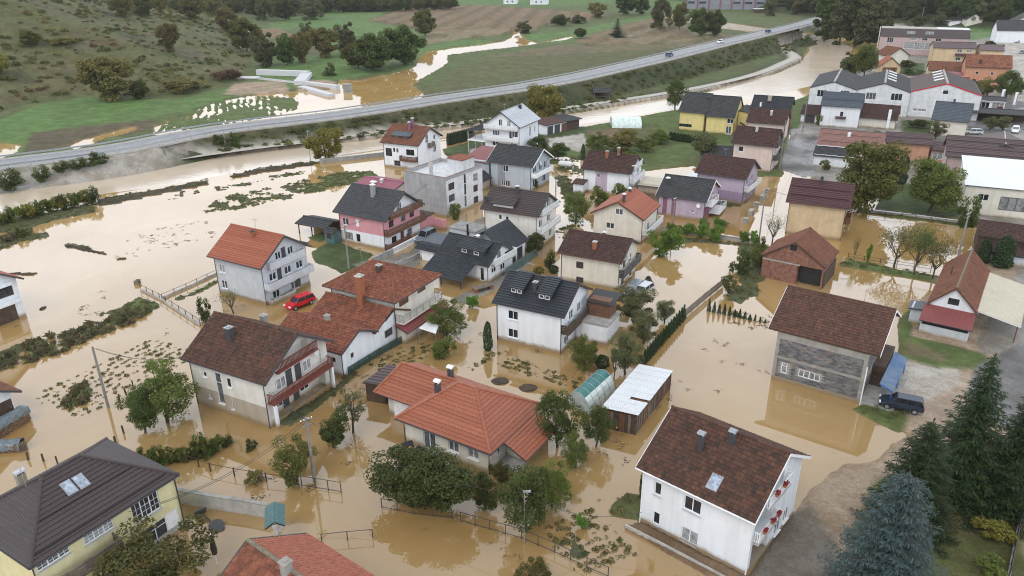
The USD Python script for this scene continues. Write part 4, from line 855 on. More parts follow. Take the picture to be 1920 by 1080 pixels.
# --- white and beige house, left of the middle
h = House("white_house", "tall white and beige house with mossy brown tiles and red-brown balcony rails", "house", -26.3, 68.9, -27.6, 11.4, 10.0, 5.4, 8.5, .71, .45)
h.wins("n", [(412, 728, .85, 3.6, dict(style="sx")), (429, 718, .6, 1.1, dict(style="s")), (395, 742, .45, .6, dict(style="s", pane="pane_curtain")), (437, 760, .3, .9, dict(style="s")), (384, 702, .5, .6, dict(style="s"))], sill="white_frame")
h.hole("r", -3.6, 3.9, .3, 2.35, 1.0); h.hole("r", -3.9, 3.6, 3.0, 5.0, .12); h.hole("r", -1.9, 2.0, 5.6, 7.1, .9)
h.walls("warm_white")
h.band("n", -.6, 2.35, "beige_lower"); 
for side_u, z, w_, h_ in ((-2.2, 1.45, 1.2, 1.2), (1.6, 1.45, 1.3, 1.2), (-2.3, 4.0, 1.3, 1.2), (1.5, 4.1, 1.2, 1.2), (-.9, 6.3, 1.0, 1.0)):
    ins = 1.0 if z < 3 else (.12 if z < 5 else .9); fr, pn = win_mesh(w_, h_, "d"); F = obj("window", h.tf(fr, "r", side_u, z, ins - .05), "white_frame", h.t); obj("pane", h.tf(pn, "r", side_u, z, ins - .05), "pane", F)
for side_u, z in ((-1.1, 1.3), (.4, 1.3), (-1.1, 3.9), (.2, 3.9)):
    ins = 1.0 if z < 3 else .12; b = MB(); b.box((0, 0, 0), (.8, .05, 1.95)); obj("door", h.tf(b, "r", side_u, z, ins - .04), "dark_frame", h.t)
tiles("redbrown_rail", [(.20, .06, .045), (.24, .075, .055)], (.12, .05, .04), (.5, .95), .7, .5)
h.roof("old_brown_tiles", "tile", .31, .36, gutter="dark_frame", barge="dark_frame")
h.balcony("r", -4.4, 4.4, 2.85, .9, "bars", "redbrown_rail", "redbrown_rail", posts=[-4.2, 4.2], postmat="white_wall"); h.balcony("r", -2.9, 2.9, 5.5, .45, "bars", "redbrown_rail", "redbrown_rail", ends=False)
h.chimney(432, 636, 1.3, .6, .6, "dark_frame", "grey_metal"); h.chimney(496, 605, .9, .6, .6, "cement", "pale_concrete", slope="F")
# --- bungalow with the red hipped roof
h = House("bungalow", "cream bungalow with salmon red hipped tile roof and side wing", "house", -4.1, 61.0, -32, 10.8, 9.3, 2.8, 5.6, .6, .65)
h.wins("n", [(850, 838, 1.15, 1.1), (887, 851, 1.15, 1.1), (805, 826, 1.4, 2.0, dict(sill=None))], deep=.16)
h.win("r", -2.4, 1.7, .5, .9, "s")
h.walls("cream_wall", hip=True, plinth=None)
h.roof("salmon_tiles", "metal", .3, .38, hip=(-1.2, .75), gutter="dark_frame", capr=.15)
e = 5.4; h.boxpart("porch_wall", (h.l / 2 + 1.1, .9, .4), (2.0, 4.2, 2.2), "warm_white"); h.boxpart("porch_wall", (h.l / 2 + 1.0, -1.9, .1), (2.2, 1.6, .7), "concrete")
h.lean("porch_roof", [(e + 2.35, -2.6, 1.65), (e + 2.35, 3.3, 1.65), (e - .3, 3.3, 2.93), (e - .3, -2.6, 2.93)], "salmon_tiles", "metal", "dark_frame")
h.door("r", -.2, .9, 2.0, .3, "dark_frame")
# the wing on the left, its ridge along the same line
h.boxpart("wing_wall", (-h.l / 2 - 2.2, 1.6, 1.0), (4.6, 5.4, 3.4), "warm_white"); b = MB(); b.box((0, 0, 0), (2.3, .06, 2.0)); v, f = b.arrays(); obj("garage_door", (v + [-h.l / 2 - 2.6, -1.14, 1.05], f), "white_paint", h.t)
h.lean("wing_roof", [(-10.4, -1.9, 2.6), (-4.4, -1.9, 2.6), (-1.2, 1.5, 4.6), (-9.4, 1.5, 4.6)], "salmon_tiles", "metal", "dark_frame"); h.lean("wing_roof", [(-3.2, 5.0, 2.6), (-10.4, 5.0, 2.6), (-9.4, 1.5, 4.6), (-1.2, 1.5, 4.6)], "salmon_tiles", "metal", "dark_frame")
h.lean("wing_roof", [(-10.4, 5.0, 2.6), (-10.4, -1.9, 2.6), (-9.4, 1.5, 4.6)], "salmon_tiles", "metal", "dark_frame")
mb = MB(); cap_run(mb, (-9.4, 1.5, 4.62), (-1.4, 1.5, 4.62), .15); cap_run(mb, (-10.4, -1.9, 2.62), (-9.4, 1.5, 4.62), .15); mb.build("ridge_cap", "salmon_tiles", h.t, kind="stuff")
h.chimney(821, 735, 1.0, .45, .45, "dark_frame", "white_paint", hood=True); h.chimney(845, 708, 1.0, .45, .45, "dark_frame", "white_paint", slope="F", hood=True)
# --- yellow house, bottom left
h = House("yellow_house", "pale yellow house with dark brown hipped sheet roof and twin skylights, bottom left corner", "house", -33.6, 46.2, 59, 11.6, 9.5, 5.1, 8.0, .25, .4)
E0 = dict(sill="cool_wall", deep=.14)
h.wins("n", [(274, 951, 2.3, 1.7, dict(style="tg")), (186, 997, 2.3, .85, dict(style="tg")), (100, 1045, 2.3, .85, dict(style="tg"))], **E0)
h.wins("n", [(293, 998, 2.0, 1.7, dict(style="dx", sill=None)), (325, 978, 1.2, 2.1, dict(style="s", pane="white_paint", sill=None, name="door")), (198, 1035, 2.2, .8, dict(style="t"))])
h.walls("pale_yellow", hip=True, plinth="stone_pale")
h.roof("brown_sheet", "metal", .3, .36, hip=(-1.6, 1.3), gutter="dark_frame", capr=.14)
u0_, z0_ = h.on("n", 130, 1040); h.balcony("n", u0_ - 2.5, u0_ + 3.2, 2.55, 1.1, "boards", "grey_wood", "grey_wood")
h.skylight(129, 915, .62, 1.05, "N"); h.skylight(152, 903, .62, 1.05, "N")
def snowguard(h, u0, u1, y):
    z = h.zr + h.sl * y + .07; mb = MB(); mb.box(((u0 + u1) / 2, y, z + .05), (u1 - u0, .05, .07)); mb.build("snow_guard", "black_plastic", h.t)
snowguard(h, -3.6, 3.4, -2.6); snowguard(h, -5.2, 5.0, -4.3)
h.chimney(42, 905, .9, .7, .5, "cement", "steel", slope="F", hood=True)
# --- red roof at the bottom edge
h = House("red_roof_house", "house with salmon and rust tile roof cut by the bottom edge", "house", -12.6, 34.8, -37, 12.0, 8.9, 5.0, 7.7)
h.walls("cream_wall"); pl, rg = h.planes(); mb = MB(); [mb.slab(p, .16) for p in pl]; R = mb.build("roof", "dark_wood", h.t)
obj("roof_tiles", tile_field(pl[0], "tile", .3, .36, 3), "old_red_tiles", R, kind="stuff"); obj("roof_tiles", tile_field(pl[1], "tile", .3, .36, 4), "orange_tiles", R, kind="stuff")
mb = MB(); cap_run(mb, *rg[0], .14); mb.build("ridge_cap", "mossy_ridge", R, kind="stuff"); h.chimney(537, 1068, .6, .55, .55, "cement", "cement", slope="F")
mb = MB(); mb.tube([(-6.05, -4.45, 5.0), (-6.05, 0, 7.72), (-6.05, 4.45, 5.0)], .09, 6); mb.build("barge_board", "dark_frame", R)
# --- grey block house
h = House("block_house", "unfinished two-storey house of grey blocks with concrete bands and brown tile roof", "house", 35.1, 73.1, -35.3, 11.1, 11.0, 6.0, 8.9, 1.0, .1)
h.wins("n", [(1470, 690, .6, 1.25, dict(style="sx", pane="pane_curtain", sill=None)), (1517, 704, 2.2, .85, dict(style="q", pane="pane_curtain", sill=None))], deep=.08)
h.walls("cement")
mb = MB(); rg = np.random.default_rng(4)
holes = [(u - w / 2 - .08, u + w / 2 + .08, z - hh / 2 - .05, z + hh / 2 + .05) for sd, u, z, w, hh, dd in h.niche if sd == "n"]
def blocks(mb, plane, u0, u1, z0, z1, bw=.4, bh=.155, holes=()):
    z = z0; r = 0
    while z < z1 - .05:
        u = u0 - (r % 2) * bw / 2
        while u < u1:
            a, b = max(u, u0) + .008, min(u + bw, u1) - .008; u += bw
            if b - a < .08 or any(a < q[1] and b > q[0] and z < q[3] and z + bh > q[2] for q in holes): continue
            dp = .03 + rg.uniform(-.012, .012); mb.box(plane((a + b) / 2, z + bh / 2, dp), (b - a, 2 * dp, bh - .016) if plane is PN else (2 * dp, b - a, bh - .016))
        z += bh; r += 1
PN = lambda u, z, d: (u, -h.w / 2, z)
PR = lambda u, z, d: (h.l / 2, u, z)
blocks(mb, PN, -h.l / 2 + .35, h.l / 2 - .35, .55, 2.65, holes=holes); blocks(mb, PN, -h.l / 2 + .35, h.l / 2 - .35, 3.05, 5.1); blocks(mb, PR, -h.w / 2 + .35, h.w / 2 - .35, .55, 2.6); blocks(mb, PR, -h.w / 2 + .35, h.w / 2 - .35, 3.05, 5.2)
mb.build("wall_block", "block_look", h.t, kind="stuff")
h.roof("brown_red_tiles", "tile", .31, .36, gutter=None, barge="white_paint")
x = h.l / 2
h.boxpart("terrace", (x + 1.6, -1.2, .12), (3.2, 8.5, .5), "concrete"); h.lean("side_roof", [(x + 2.7, -4.6, 2.0), (x + 2.7, 3.6, 2.0), (x + 1.35, 3.6, 2.5), (x + 1.35, -4.6, 2.5)], "blue_sheet", "sheet", "blue_paint")
for yy in (-4.4, -.5, 3.4): h.boxpart("post", (x + 2.6, yy, 1.1), (.1, .1, 1.8), "blue_paint")
h.boxpart("wall_annex", (x + .6, 1.5, 1.4), (1.2, 5.6, 2.8), "dark_wood"); mb = MB(); mb.tube([(x + .07, -h.w / 2 - .05, 4.4), (x + .07, -h.w / 2 - .05, 0)], .06); mb.build("downpipe", "white_paint", h.t)
# --- white house with black roof and two dormers
h = House("white_house", "white house with black sheet roof, two dormers and dark timber balcony", "house", 3.8, 82.8, -27.5, 9.3, 8.9, 5.0, 7.45, .5, .35)
h.wins("n", [(962, 591, 1.35, 1.15), (962, 625, 1.35, 1.15)])
h.win("r", -1.2, 3.9, 1.2, 1.2, "d"); h.win("r", 1.2, 3.9, 1.0, 1.2, "d"); h.win("r", -2.4, 1.2, 1.3, 1.0, "d"); h.door("r", .2, .9, 2.0, .1, "white_frame")
h.walls("white_wall")
h.roof("black_sheet", "metal", .33, .38, gutter="dark_metal", barge="dark_wood")
h.balcony("r", -4.0, 4.0, 2.75, 1.0, "boards", "dark_wood", "dark_wood")
for px, py in ((970, 548), (1022, 560)):
    q = h.on("N", px, py); h.dormer(q[0], 1.5, 5.0 + (h.zr - 5.0) * .55 + .35, q[1] - .2, .34, "dark_metal", "black_sheet", "metal", 2, .6, .5, over=.22)
h.chimney(1004, 545, 1.1, .5, .5, "dark_frame", "grey_metal")
x = h.l / 2
h.boxpart("annex_wall", (x + 2.1, 2.2, 1.0), (4.0, 4.2, 3.2), "white_wall"); h.boxpart("terrace_slab", (x + 2.1, 2.2, 2.7), (4.3, 4.5, .2), "concrete"); h.boxpart("terrace_shed", (x + 2.4, 3.0, 3.9), (2.6, 2.4, 2.2), "brown_wood"); h.lean("shed_roof", [(x + .8, 1.5, 4.75), (x + 4.2, 1.5, 4.75), (x + 4.2, 4.5, 5.2), (x + .8, 4.5, 5.2)], "dark_grey_tiles", "sheet")
# --- grey house with orange roof
h = House("grey_house", "pale grey house with orange tile roof and solid balcony parapets, standing in the flood", "house", -34.7, 97.2, -29.1, 10.05, 9.6, 5.6, 8.7, .6, .65)
h.wins("n", [(416, 503, 1.1, 1.2), (421, 533, 1.1, 1.2)])
for z, us in ((.95, (-2.2, 1.2)), (3.55, (-2.4, .4, 2.6)), (6.1, (-1.0, 1.3))):
    for u in us: h.win("r", u, z, 1.25 if z < 6 else 1.0, 1.1, "d", deep=.12)
for u, z in ((-1.2, 3.35), (2.0, 1.0), (.0, 6.0)): h.door("r", u, .8, 1.95, z - 1.0, "dark_frame")
h.walls("cool_wall", plinth="plinth_grey")
h.roof("orange_tiles", "metal", .3, .36, gutter="dark_frame", barge="dark_frame")
h.balcony("r", -4.2, 4.3, 2.35, 1.0, "solid", "cool_wall", "cool_wall", h=.85); h.balcony("r", -3.2, 3.3, 5.0, .7, "solid", "cool_wall", "cool_wall", h=.8); h.balcony("r", -3.9, .5, .15, .9, "solid", "cool_wall", "cool_wall", h=.6)
h.chimney(474, 444, .8, .5, .5, "orange_brick", "dark_metal")
h.lean("back_roof", [(4.2, 5.2, 5.8), (2.6, 5.2, 5.8), (2.6, 2.4, 7.0), (4.2, 2.4, 7.0)], "dark_grey_tiles", "course")
# --- long low house of two parallel roofs
h = House("low_house", "long low white house with two parallel red tile roofs", "house", -21.4, 77.0, -29, 10.1, 6.4, 3.2, 4.75, .4, .45)
h.win("r", -1.1, 2.0, .5, .6, "s", frame="brown_frame"); h.win("n", 3.4, 1.9, .5, .6, "s", frame="brown_frame")
h.walls("white_wall"); h.roof("old_red_tiles", "tile", .31, .36, gutter="dark_metal", barge="dark_frame")
b = m3.Manifold.extrude(m3.CrossSection([[(2.75, -.7), (9.3, -.7), (9.3, 3.2), (6.1, 4.5), (2.75, 3.2)]]), 9.6).transform([[0, 0, 1, -4.9], [1, 0, 0, 0], [0, 1, 0, 0]]); obj("wall", b, "white_wall", h.t)
for p in ([(-5.2, 2.6, 3.1), (5.1, 2.6, 3.1), (5.1, 6.1, 4.75), (-5.2, 6.1, 4.75)], [(5.1, 9.5, 3.2), (-5.2, 9.5, 3.2), (-5.2, 6.1, 4.75), (5.1, 6.1, 4.75)]): h.lean("second_roof", p, "old_red_tiles", "tile", "dark_wood")
mb = MB(); cap_run(mb, (-5.2, 6.1, 4.77), (5.1, 6.1, 4.77)); mb.build("ridge_cap", "old_red_tiles", h.t, kind="stuff")
fr, pn = win_mesh(1.4, .95, "s"); F = obj("window", h.tf(fr, "r", 5.4, 1.9, -.06), "grey_wood", h.t); obj("pane", h.tf(pn, "r", 5.4, 1.9, -.06), "pane", F)
b = MB(); b.box((0, -.15, 0), (.8, .3, .55)); obj("air_conditioner", h.tf(b, "r", 8.2, 2.5), "white_paint", h.t)
h.chimney(614, 602, .7, .5, .5, "cement", "concrete", slope="F")
# --- house with the hipped red roof and brick chimney
h = House("hipped_house", "house with red hipped tile roof, tall brick chimney and red canopy over its ground floor", "house", -16.1, 86.4, -29, 11.0, 9.8, 5.7, 8.1, .7, .8)
h.wins("r", [(757, 562, 1.9, 1.3, dict(style="s", frame="brown_frame", pane="brown_frame")), (790, 538, 1.7, 1.3, dict(style="s", frame="brown_frame", pane="brown_frame"))], sill=None)
h.wins("r", [(772, 605, 1.5, 1.0, dict(frame="brown_frame")), (787, 595, 1.6, 1.0, dict(frame="brown_frame"))])
h.walls("cream_wall", hip=True); h.roof("old_red_tiles", "tile", .31, .36, hip=(-1.2, 1.4), gutter="dark_frame", cap="dull_red_tiles")
x, y = h.l / 2, h.w / 2
h.balcony("r", -y, y, 2.75, 1.2, "rails", "grey_metal", "cream_wall"); h.lean("canopy", [(x + 2.0, -y - .5, 1.9), (x + 2.0, y + .4, 1.9), (x + .2, y + .4, 2.6), (x + .2, -y - .5, 2.6)], "red_sheet", "metal", "dark_frame")
h.boxpart("ground_wall", (x + .6, 0, .6), (1.2, h.w - .2, 2.6), "cream_wall")
mb = MB(); mb.box((.6, -y - .9, 4.0), (.75, .75, 8.4)); c = mb.build("chimney", "orange_brick", h.t); mb = MB(); mb.box((.6, -y - .9, 8.26), (.9, .9, .12)); mb.box((.6, -y - .9, 8.42), (.4, .4, .2)); mb.build("chimney_cap", "pale_concrete", c)
h.lean("lower_roof", [(-3.9, -y - 1.8, 3.9), (x, -y - 1.8, 3.7), (x, -y + .1, 4.5), (-3.9, -y + .1, 4.6)], "plum_sheet", "sheet", "dark_frame")
h.chimney(711, 510, .9, .55, .55, "dark_wood", "pale_concrete")
# ================================================================== the middle of the village
# --- pink house
h = House("pink_house", "pink and white house with grey tile roof and brown board balconies", "house", -21.6, 118.1, -30, 10.8, 10.4, 5.1, 8.5, .9, .5)
h.wins("n", [(648, 415, 1.3, 1.2), (670, 418, .7, 1.2, dict(style="s", pane="white_paint")), (655, 442, 1.5, 1.2, dict(frame="brown_frame")), (672, 446, .8, 1.3, dict(style="s", frame="brown_frame"))], sill=None)
for u, z in ((-2.3, 1.1), (1.8, 1.2), (-2.8, 3.9), (.3, 4.0), (2.6, 4.0), (-.6, 6.2)): h.win("r", u, z, 1.2, 1.1, "d", frame="brown_frame", sill=None)
h.door("r", -.2, .9, 2.0, .1); h.walls("white_wall")
h.band("n", 2.35, 5.0, "pink_wall"); h.band("r", 2.6, 4.95, "pink_wall", -4.6, 4.6)
h.roof("grey_tiles", "tile", .33, .38, gutter="dark_frame", barge="dark_frame")
for z, u0, u1 in ((5.05, -3.8, 4.6), (2.5, -4.7, 5.4), (.1, -4.7, 1.0)): h.balcony("r", u0, u1, z, .9, "boards", "brown_wood", "brown_wood")
q = h.on("N", 702, 365); h.chimney(700, 368, 1.9, .6, .6, "plinth_grey", "white_paint")
h.boxpart("annex_wall", (h.l / 2 - 1.5, h.w / 2 + 2.0, .9), (3.0, 3.8, 3.0), "pink_wall"); h.boxpart("annex_roof", (h.l / 2 - 1.4, h.w / 2 + 2.0, 2.45), (3.4, 4.2, .15), "dark_wood"); h.boxpart("yard_wall", (h.l / 2 + 1.8, h.w / 2 + 3.2, .7), (2.6, .3, 2.4), "pink_wall")
# --- slate-black house with catslide and dormer
h = House("slate_house", "low white house with black shingle roof sweeping down over a porch, with one wide dormer", "house", -5.3, 103.4, -32, 9.4, 7.4, 2.75, 5.0, .4, .4)
h.wins("r", [(926, 506, 1.2, .8), (936, 478, 1.0, 1.2)]); h.win("r", .6, 1.3, 1.2, 1.0, "d"); h.win("n", 3.3, 1.2, .7, 2.0, "s", sill=None)
h.walls("white_wall"); h.roof("slate_shingle", "course", .34, .36, gutter="dark_metal", barge="dark_metal", cap="black_sheet")
L, W = h.L / 2, h.W / 2
h.lean("porch_roof", [(-L, -W - 3.7, 1.35), (2.5, -W - 3.7, 1.35), (2.5, -W + .02, 2.77), (-L, -W + .02, 2.77)], "slate_shingle", "course", "dark_metal", .14)
for xx in (-L + .4, -1.2, 2.2): h.boxpart("porch_post", (xx, -W - 3.3, .4), (.16, .16, 1.9), "dark_wood")
h.dormer(.9, 4.2, 4.35, -2.6, .22, "dark_metal", "slate_shingle", "course", 2, .85, .5, over=.3)
h.balcony("r", -2.4, 3.4, 2.45, .8, "bars", "white_paint")
h.chimney(896, 448, .5, .45, .45, "concrete", "white_paint", slope="F")
b = m3.Manifold.extrude(m3.CrossSection([[(-3.3, -.7), (3.3, -.7), (3.3, 3.2), (0, 5.5), (-3.3, 3.2)]]), 5.2).transform([[1, 0, 0, .6], [0, 0, 1, 2.4], [0, 1, 0, 0]]); obj("wing_wall", b, "white_wall", h.t)
h.lean("wing_roof", [(4.4, 1.2, 3.1), (4.4, 8.0, 3.1), (.6, 8.0, 5.8), (.6, 1.2, 5.8)], "slate_shingle", "course", "dark_metal"); h.lean("wing_roof", [(-3.2, 8.0, 3.1), (-3.2, 1.2, 3.1), (.6, 1.2, 5.8), (.6, 8.0, 5.8)], "slate_shingle", "course", "dark_metal")
for yy, ww in ((4.2, 1.2), (6.0, 1.4)):
    fr, pn = win_mesh(ww, 1.9, "d"); v, f = fr.arrays(); c = np.array([3.95, yy, 1.5]); R90 = np.array([[0, -1, 0], [1, 0, 0], [0, 0, 1.]]); F = obj("window", (v @ R90.T + c, f), "dark_frame", h.t); v, f = pn.arrays(); obj("pane", (v @ R90.T + c, f), "pane", F)
h.boxpart("garage_wall", (-7.6, 1.6, .9), (4.8, 4.6, 2.9), "cool_wall"); h.boxpart("garage_slab", (-7.4, 2.0, 2.5), (5.8, 4.8, .25), "bluegrey_sheet"); h.lean("garage_roof", [(-10.4, -1.4, 1.95), (-4.9, -1.4, 1.95), (-4.9, .0, 2.75), (-10.4, .0, 2.75)], "slate_shingle", "course", "dark_metal")
b = MB(); b.box((-8.4, -.73, .95), (2.3, .06, 1.9)); b.build("garage_door", "white_paint", h.t)
q = h.loc(G(878, 424, 2.8)); h.boxpart("back_room", (q[0], q[1], 1.0), (5.0, 3.4, 3.2), "cool_wall"); h.boxpart("flat_roof", (q[0], q[1], 2.7), (5.3, 3.7, .2), "wall_grey"); h.boxpart("stove_pipe", (q[0] + 1.2, q[1] - 1.9, 2.8), (.25, .25, 2.2), "black_plastic")
# --- brown-roofed cream house
h = House("cream_house", "cream house with plum brown sheet roof, shed dormer and white balconies", "house", 1.5, 116.4, -26, 10.2, 8.7, 5.9, 8.4, .6, .5)
h.wins("n", [(938, 407, .6, .8, dict(style="s")), (951, 410, .6, .8, dict(style="s"))], sill=None)
for u, z in ((-2.0, 1.2), (1.8, 1.3), (-2.2, 4.1), (1.0, 4.1), (-.6, 6.7), (.9, 6.7)): h.win("r", u, z, 1.2, 1.2, "d")
h.walls("warm_white"); h.roof("brown_sheet", "metal", .33, .38, gutter="brown_frame", barge="dark_frame")
h.dormer(-1.4, 3.4, 6.9, -3.6, .3, "dark_frame", "brown_sheet", "metal", 0, over=.3, side="warm_white")
h.balcony("r", -3.8, 3.9, 2.9, 1.0, "bars"); h.balcony("r", -3.2, 3.6, 5.6, .8, "bars"); h.chimney(970, 362, 1.1, .5, .5, "dark_frame", "steel"); h.chimney(911, 378, .8, .45, .45, "dark_frame", "dark_metal")
# --- unfinished flat-roofed block
a_, b_, c_ = G(757, 320, 0), G(840, 409, .1), G(892, 378, .1)
yaw = math.atan2(*(c_ - b_)[1::-1]) - math.pi / 2
zt = rise(b_, 334); fl = G(757, 320, zt); bk = G(892, 307, zt); fr_ = G(835, 334, zt); Lx = float(np.hypot(*(fr_ - fl)[:2])); Wy = float(np.hypot(*(bk - fr_)[:2])); yaw = math.atan2(*(fr_ - fl)[1::-1]); ax = np.array([math.cos(yaw), math.sin(yaw)]); ay = np.array([-ax[1], ax[0]]); cc = fr_[:2] - ax * Lx / 2 + ay * Wy / 2
h = House("unfinished_block", "unfinished grey three-storey block with open flat roof and brick parapet", "building", cc[0], cc[1], math.degrees(yaw), Lx, Wy, zt, zt, 0, 0)
for k, z in enumerate((1.3, 3.9, 6.4)):
    for u, w_ in ((-Wy / 2 + 1.6, 1.7), (Wy / 2 - 2.2, 1.4)): h.win("r", u, z * zt / 8.6, w_, 1.3, "d", frame="brown_frame", sill=None)
    h.win("r", 0.1, z * zt / 8.6 + .6, .6, 2.0, "s", frame="dark_frame", sill=None)
h.walls("raw_white", hip=True, top=zt - .6); h.band("n", -.6, zt - .6, "raw_grey")
for nm, c, d in (("parapet", (0, -Wy / 2 + .13, zt - .3), (Lx, .25, .6)), ("parapet", (Lx / 2 - .13, 0, zt - .3), (.25, Wy - .52, .6)), ("parapet", (-Lx / 2 + .13, 0, zt - .3), (.25, Wy - .52, .6)), ("parapet", (0, Wy / 2 - .13, zt - .3), (Lx, .25, .6))): h.boxpart(nm, c, d, "raw_grey")
for c, d in (((0, -Wy / 2 + .13, zt + .03), (Lx + .1, .3, .06)), ((Lx / 2 - .13, 0, zt + .03), (.3, Wy - .7, .06)), ((-Lx / 2 + .13, 0, zt + .03), (.3, Wy - .7, .06))): h.boxpart("brick_course", c, d, "red_brick")
h.boxpart("stair_house", (Lx / 2 - 1.9, 1.6, zt + .6), (3.4, 3.6, 2.6), "raw_white"); h.boxpart("stair_roof", (Lx / 2 - 1.9, 1.6, zt + 1.98), (3.7, 3.9, .16), "red_brick"); h.boxpart("flue", (.3, -Wy / 2 + 1.6, zt + .6), (.5, .5, 2.4), "pale_concrete")
# --- light grey gabled house
h = House("grey_gabled_house", "light grey house with dark roof, clipped gable and white balcony, behind the unfinished block", "house", 1.9, 149.5, -29, 10.6, 9.2, 5.0, 7.6, .8, .4, .2)
h.wins("n", [(948, 316, 1.2, 1.3), (944, 343, 1.0, 1.2), (952, 344, 1.0, 1.2)], sill=None)
for u, z in ((-2.4, 1.3), (1.8, 1.3), (-2.4, 4.0), (.2, 4.0), (2.3, 4.0)): h.win("r", u, z, 1.4, 1.4, "d", sill=None)
h.walls("bluegrey_wall"); h.band("n", -.5, 5.2, "grey_panel", -2.9, -1.2, name="wall_panel"); h.roof("dark_grey_tiles", "course", .34, .38, gutter="dark_metal", barge="white_paint")
h.balcony("r", -4.0, 4.0, 2.75, 1.0, "solid", "white_paint", "white_paint", h=.8)
h.boxpart("annex_wall", (-h.L / 2 - 3.2, .5, 1.9), (6.0, 7.5, 5.2), "bluegrey_wall"); h.lean("annex_roof", [(-h.L / 2 - 6.5, -3.6, 4.3), (-h.L / 2 + .5, -3.6, 4.3), (-h.L / 2 + .5, 4.6, 5.6), (-h.L / 2 - 6.5, 4.6, 5.6)], "red_sheet", "sheet")
h.lean("entrance_roof", [(-3.7, -h.W / 2 - 4.2, 1.9), (-3.7, -h.W / 2 - .4, 1.9), (-5.6, -h.W / 2 - .4, 3.2), (-5.6, -h.W / 2 - 4.2, 3.2)], "dark_grey_tiles", "course"); h.lean("entrance_roof", [(-10.5, -h.W / 2 - .4, 1.2), (-10.5, -h.W / 2 - 4.2, 1.2), (-5.6, -h.W / 2 - 4.2, 3.2), (-5.6, -h.W / 2 - .4, 3.2)], "dark_grey_tiles", "course"); h.boxpart("entrance_wall", (-7.0, -h.W / 2 - 2.3, .7), (5.6, 3.4, 2.2), "beige_lower")
# --- white house with red-brown roof
h = House("white_house", "white house with red-brown roof and grey dormer beside the river", "house", -22.1, 167.5, -24, 9.8, 11.0, 5.5, 8.5, .6, .4)
h.wins("n", [(729, 285, 1.6, 1.8), (739, 281, .5, .9, dict(style="s")), (745, 282, .5, .9, dict(style="s")), (745, 306, 1.6, 1.2), (769, 286, 2.0, 1.3)], frame="brown_frame", sill=None)
h.wins("r", [(800, 260, 1.2, 1.7), (814, 257, .7, .9, dict(style="s")), (815, 278, 1.3, 1.5)], frame="brown_frame", sill=None)
h.walls("white_wall"); h.roof("dull_red_tiles", "tile", .34, .38, gutter="dark_frame", barge="dark_frame")
h.dormer(-.6, 4.2, 6.9, -3.7, .28, "dark_metal", "bluegrey_sheet", "sheet", 2, .5, .5); u, z = h.on("n", 768, 297); h.balcony("n", u - 2.0, u + 2.0, z - .4, 1.0, "boards", "brown_wood", "brown_wood"); u, z = h.on("r", 806, 272); h.balcony("r", u - 1, u + 1, z - .3, .8, "boards", "grey_wood", "concrete")
h.chimney(768, 243, 1.6, .5, .5, "plum", "steel"); h.chimney(774, 238, 1.9, .5, .5, "plum", "steel")
h.boxpart("deck_post", (-h.l / 2 - .6, 1, .8), (.3, 4, 2.4), "dark_wood")
# --- big white house with pale metal roof
h = House("big_white_house", "large white house with pale grey sheet roof, gable of balconies and a covered terrace", "house", .3, 176.9, 63.5, 11.5, 9.7, 7.0, 10.2, .5, .5, .3)
h.wins("l", [(938, 230, .9, 1.5), (954, 232, .9, 1.5), (930, 249, 1.8, 1.2, dict(style="t")), (958, 252, 1.0, 1.9, dict(style="s")), (965, 252, 1.6, 1.4), (929, 268, 1.6, 1.2), (963, 271, 1.6, 1.2)], sill=None)
h.wins("n", [(994, 246, .9, 2.2, dict(style="s")), (1003, 241, .5, 1.5, dict(style="s"))], sill=None)
h.walls("white_wall"); h.roof("steel_sheet", "metal", .4, .45, gutter="dark_frame", barge="dark_frame", cap="grey_metal")
for z in (6.3, 3.6): h.balcony("l", -4.3, 4.3, z, 1.0, "bars")
h.chimney(975, 203, .7, .6, .6, "black_plastic", "black_plastic")
h.lean("terrace_roof", [(-h.l / 2 - .5, 9.6, 5.2), (-h.l / 2 - .5, 4.6, 5.7), (2.5, 4.6, 5.7), (2.5, 9.6, 5.2)], "dark_grey_tiles", "course"); h.boxpart("terrace", (-1.6, 6.9, 2.9), (7.0, 4.6, .25), "white_paint")
for xx in (-4.9, -1.4, 1.6): h.boxpart("terrace_post", (xx, 9.1, 2.4), (.2, .2, 5.4), "pale_concrete")
mb = MB()
for i in range(26): mb.box((-5.0 + i * .27, 9.15, 3.5), (.06, .06, .9))
mb.box((-1.6, 9.15, 4.0), (7.0, .1, .08)); mb.build("railing", "grey_wood", h.t, kind="stuff")
# --- garages behind it
t_ = House("garage_row", "low white garage row with two dark doors and an open black shed", "garage", *((G(1015, 257, .3) + G(1088, 240, .3))[:2] / 2 + [-1.2, 2.6]), math.degrees(math.atan2(*(G(1088, 240, .3) - G(1015, 257, .3))[1::-1])), 13.5, 6.0, 2.7, 3.0, .2, .3, .3)
t_.boxpart("wall", (-2.6, .3, 1.0), (7.9, 5.4, 3.2), "white_wall"); t_.boxpart("shed", (4.0, .3, 1.0), (5.2, 5.2, 3.0), "dark_wood")
for xx, m_ in ((-5.0, "dark_frame"), (-2.3, "dark_frame"), (.4, "brown_wood")): t_.boxpart("garage_door", (xx, -2.43, 1.1), (2.0, .08, 2.2), m_)
t_.lean("roof", [(-6.9, -2.9, 2.65), (1.5, -2.9, 2.65), (1.5, 3.2, 3.1), (-6.9, 3.2, 3.1)], "dark_brown_tiles", "sheet"); t_.lean("shed_roof", [(1.6, -3.1, 2.6), (7.0, -3.1, 2.6), (7.0, 3.2, 3.0), (1.6, 3.2, 3.0)], "slate_shingle", "sheet")
